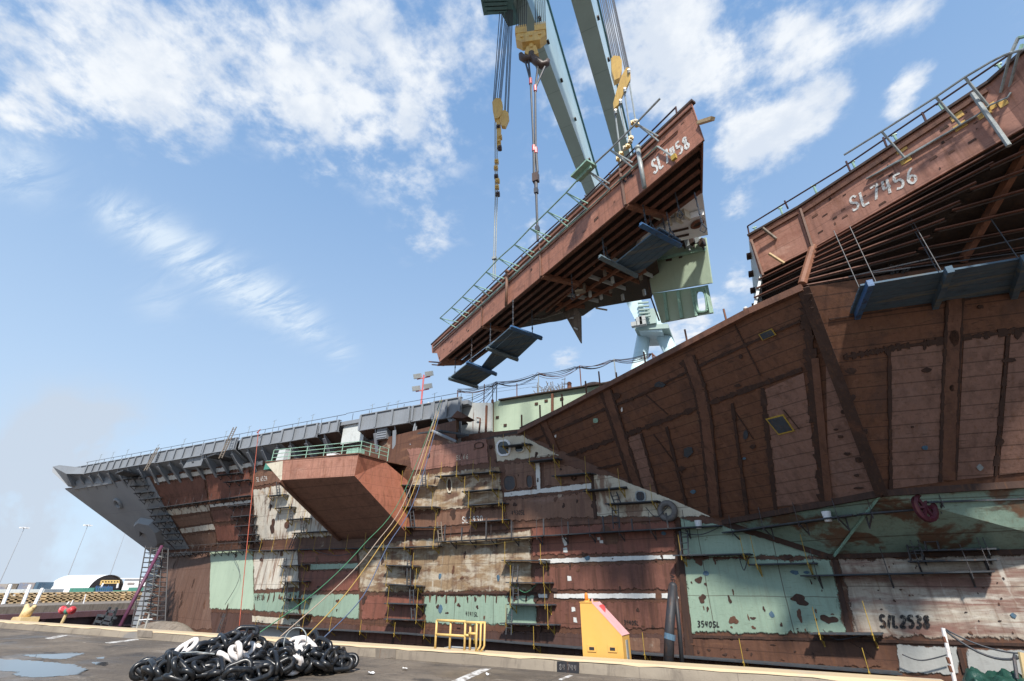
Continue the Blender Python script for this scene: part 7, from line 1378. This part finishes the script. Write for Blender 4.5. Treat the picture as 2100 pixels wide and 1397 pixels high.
for i, (x0, y0, x1, y1, d, mt, lb, cat) in enumerate([(140, 1206, 190, 1216, 240, 'tarpfar', 'green sheeted heap before the tent hall', 'heap'), (228, 1211, 258, 1219, 230, 'tarpfar', 'green sheeted heap left of the white building', 'heap'), (260, 1205, 292, 1218, 225, 'tarpfar', 'larger green sheeted heap before the white building', 'heap'), (70, 1194, 76, 1204, 320, 'bluepatch', 'blue container end beside the tent hall', 'container'), (36, 1195, 68, 1206, 420, 'farcolor', 'long low cluttered store at the left of the tent hall', 'store'), (-20, 1203, 20, 1210, 460, 'farcolor', 'far grey shed at the left edge', 'shed'), (12, 1197, 32, 1208, 440, 'weather', 'small stack of far equipment at the left', 'stack'), (-40, 1209, 90, 1214, 250, 'lightgrey', 'long pale low barge side behind the white posts', 'barge')]):
    far_box(cat if cat != 'stack' else 'equipment_stack', x0, y0, x1, y1, d, mt, lb, cat)
bf = thing('blue_rack', 'blue steel rack frames before the dark tent opening', 'rack', dist_at(208, 1217, 220.))
for k in range(9):
    b = MB(); b.bar(dist_at(196 + 4 * k, 1217, 220), dist_at(199 + 4 * k, 1201 + (k % 3), 220), .16); b.bar(dist_at(200 + 4 * k, 1217, 220), dist_at(196 + 4 * k, 1203, 220), .14); b.build('frame_bar', 'bluebeam', bf)
for i, (x, y, d) in enumerate([(50, 1083, 400.), (180, 1078, 400.), (257, 1092, 420.)]):
    p = dist_at(x, y, d); t = thing('light_tower', ['tall thin light tower at the far left edge', 'tall thin light tower above the tent hall', 'faint thin light tower nearest the bow'][i], 'light tower', A3(p[0], p[1], -2))
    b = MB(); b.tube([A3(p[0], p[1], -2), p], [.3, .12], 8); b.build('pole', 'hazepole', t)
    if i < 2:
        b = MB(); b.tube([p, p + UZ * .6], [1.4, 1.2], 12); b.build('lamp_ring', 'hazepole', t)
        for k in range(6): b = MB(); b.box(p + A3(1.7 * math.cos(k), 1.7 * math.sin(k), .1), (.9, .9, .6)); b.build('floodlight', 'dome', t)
for i, (x, y0, y1) in enumerate([(22, 1199, 1240), (62, 1200, 1240), (87, 1207, 1240)]):
    p = ony(x - 16, y1, 1); p = onx(x - 16, y1, GX + 2.0); z = up_at(p, y0) ; q = onx(x, y0, GX + 1.); b = MB(); b.tube([p, q], .28, 8); tag(b.build('white_pile', 'dome'), f'{["leftmost", "middle", "shortest right"][i]} white raking pile standing on the dock gate', 'pile')
for i, (x, y0, y1) in enumerate([(176, 1219, 1238), (150, 1231, 1241), (142, 1234, 1240)]):
    p = onx(x - 5, y1, GX); q = onx(x, y0, GX); b = MB(); b.tube([p, q], .12, 6); tag(b.build('gate_post', 'dome'), ['bent thin white post on the dock gate', 'short rusty stub post on the dock gate', 'lowest pale stub post on the dock gate'][i], 'post')
# staging tower under the bow with the purple pipe
tb = thing('scaffold_tower', 'dense grey scaffold stair tower standing under the bow', 'scaffold', (-92, 46, -8))
def sc(x, y): return ony(x, y, 45.5 + 2 * math.sin(x))
top_l, top_r, bot_l, bot_r = (299, 1120), (345, 1126), (268, 1296), (338, 1296)
for k in range(5):
    u = k / 4; a = (top_l[0] + (top_r[0] - top_l[0]) * u, top_l[1] + 6 * u); c = (bot_l[0] + (bot_r[0] - bot_l[0]) * u, 1296)
    for Y in (44.5, 47.0): b = MB(); b.tube([ony(*a, Y), ony(*c, Y)], .085, 5); b.build('standard', 'darksteel', tb)
for j in range(18):
    v = j / 17; y = 1124 + 168 * v; xl, xr = top_l[0] + (bot_l[0] - top_l[0]) * v, top_r[0] + (bot_r[0] - top_r[0]) * v
    for Y in (44.5, 47.0): b = MB(); b.tube([ony(xl, y, Y), ony(xr, y + 1, Y)], .065, 4); b.build('ledger', 'darksteel', tb)
    if j % 2 == 0: b = MB(); b.bar(ony(xl + 5, y + 1, 45.5), ony(xr - 12, y + 2, 46.), .9, .07); b.build('lift_board', 'weather', tb)
    b = MB(); sg = 1 if j % 2 else -1; xm = (xl + xr) / 2; b.bar(ony(xm - 14 * sg, y, 45.2), ony(xm + 14 * sg, y + 9.5, 45.2), .5, .06); b.build('stair_flight', 'galv', tb)
b = MB(); b.tube([ony(332, 1120, 43.5), ony(246, 1285, 40.)], .22, 12); tag(b.build('discharge_pipe', 'purple', None, True), 'purple pipe raking down beside the scaffold tower under the bow', 'pipe')
fr = thing('grey_frame', 'open grey steel frame standing in the dock left of the purple pipe', 'frame', ony(218, 1285, 36.))
for (a, c) in [((226, 1245), (208, 1283)), ((240, 1246), (225, 1286)), ((203, 1260), (194, 1280)), ((203, 1262), (238, 1268)), ((198, 1274), (228, 1280)), ((221, 1253), (237, 1256)), ((214, 1268), (232, 1272))]:
    b = MB(); b.bar(ony(*a, 36), ony(*c, 36), .22); b.build('frame_bar', 'plank', fr)
# grey sheeted mound with pipes at the foot of the bow
def mound(u, v):
    p = ony(238 + 200 * u, 1300, 40.); a = math.sin(math.pi * u) ** .7; e = math.sin(math.pi * v)
    return A3(p[0], 37 + 6 * v, -4.4 + 2.9 * a * e + .35 * mnoise.noise(Vector((u * 6, v * 4, 1))))
b = MB(); b.grid(mound, 40, 16); tag(b.build('sheeted_mound', 'weather', None, True), 'grey weathered sheeted mound at the foot of the bow', 'mound')
for i, (a, c, mt) in enumerate([((288, 1262), (280, 1290), 'palewhite'), ((306, 1260), (297, 1290), 'palewhite'), ((285, 1272), (312, 1270), 'dome')]):
    b = MB(); b.tube([ony(*a, 36.5), ony(*c, 36.5)], .06 if i == 2 else .09, 8); tag(b.build('vent_pipe', mt), ['left pale vent pipe at the foot of the bow', 'right pale vent pipe at the foot of the bow', 'white cross pipe between the vent pipes'][i], 'pipe')
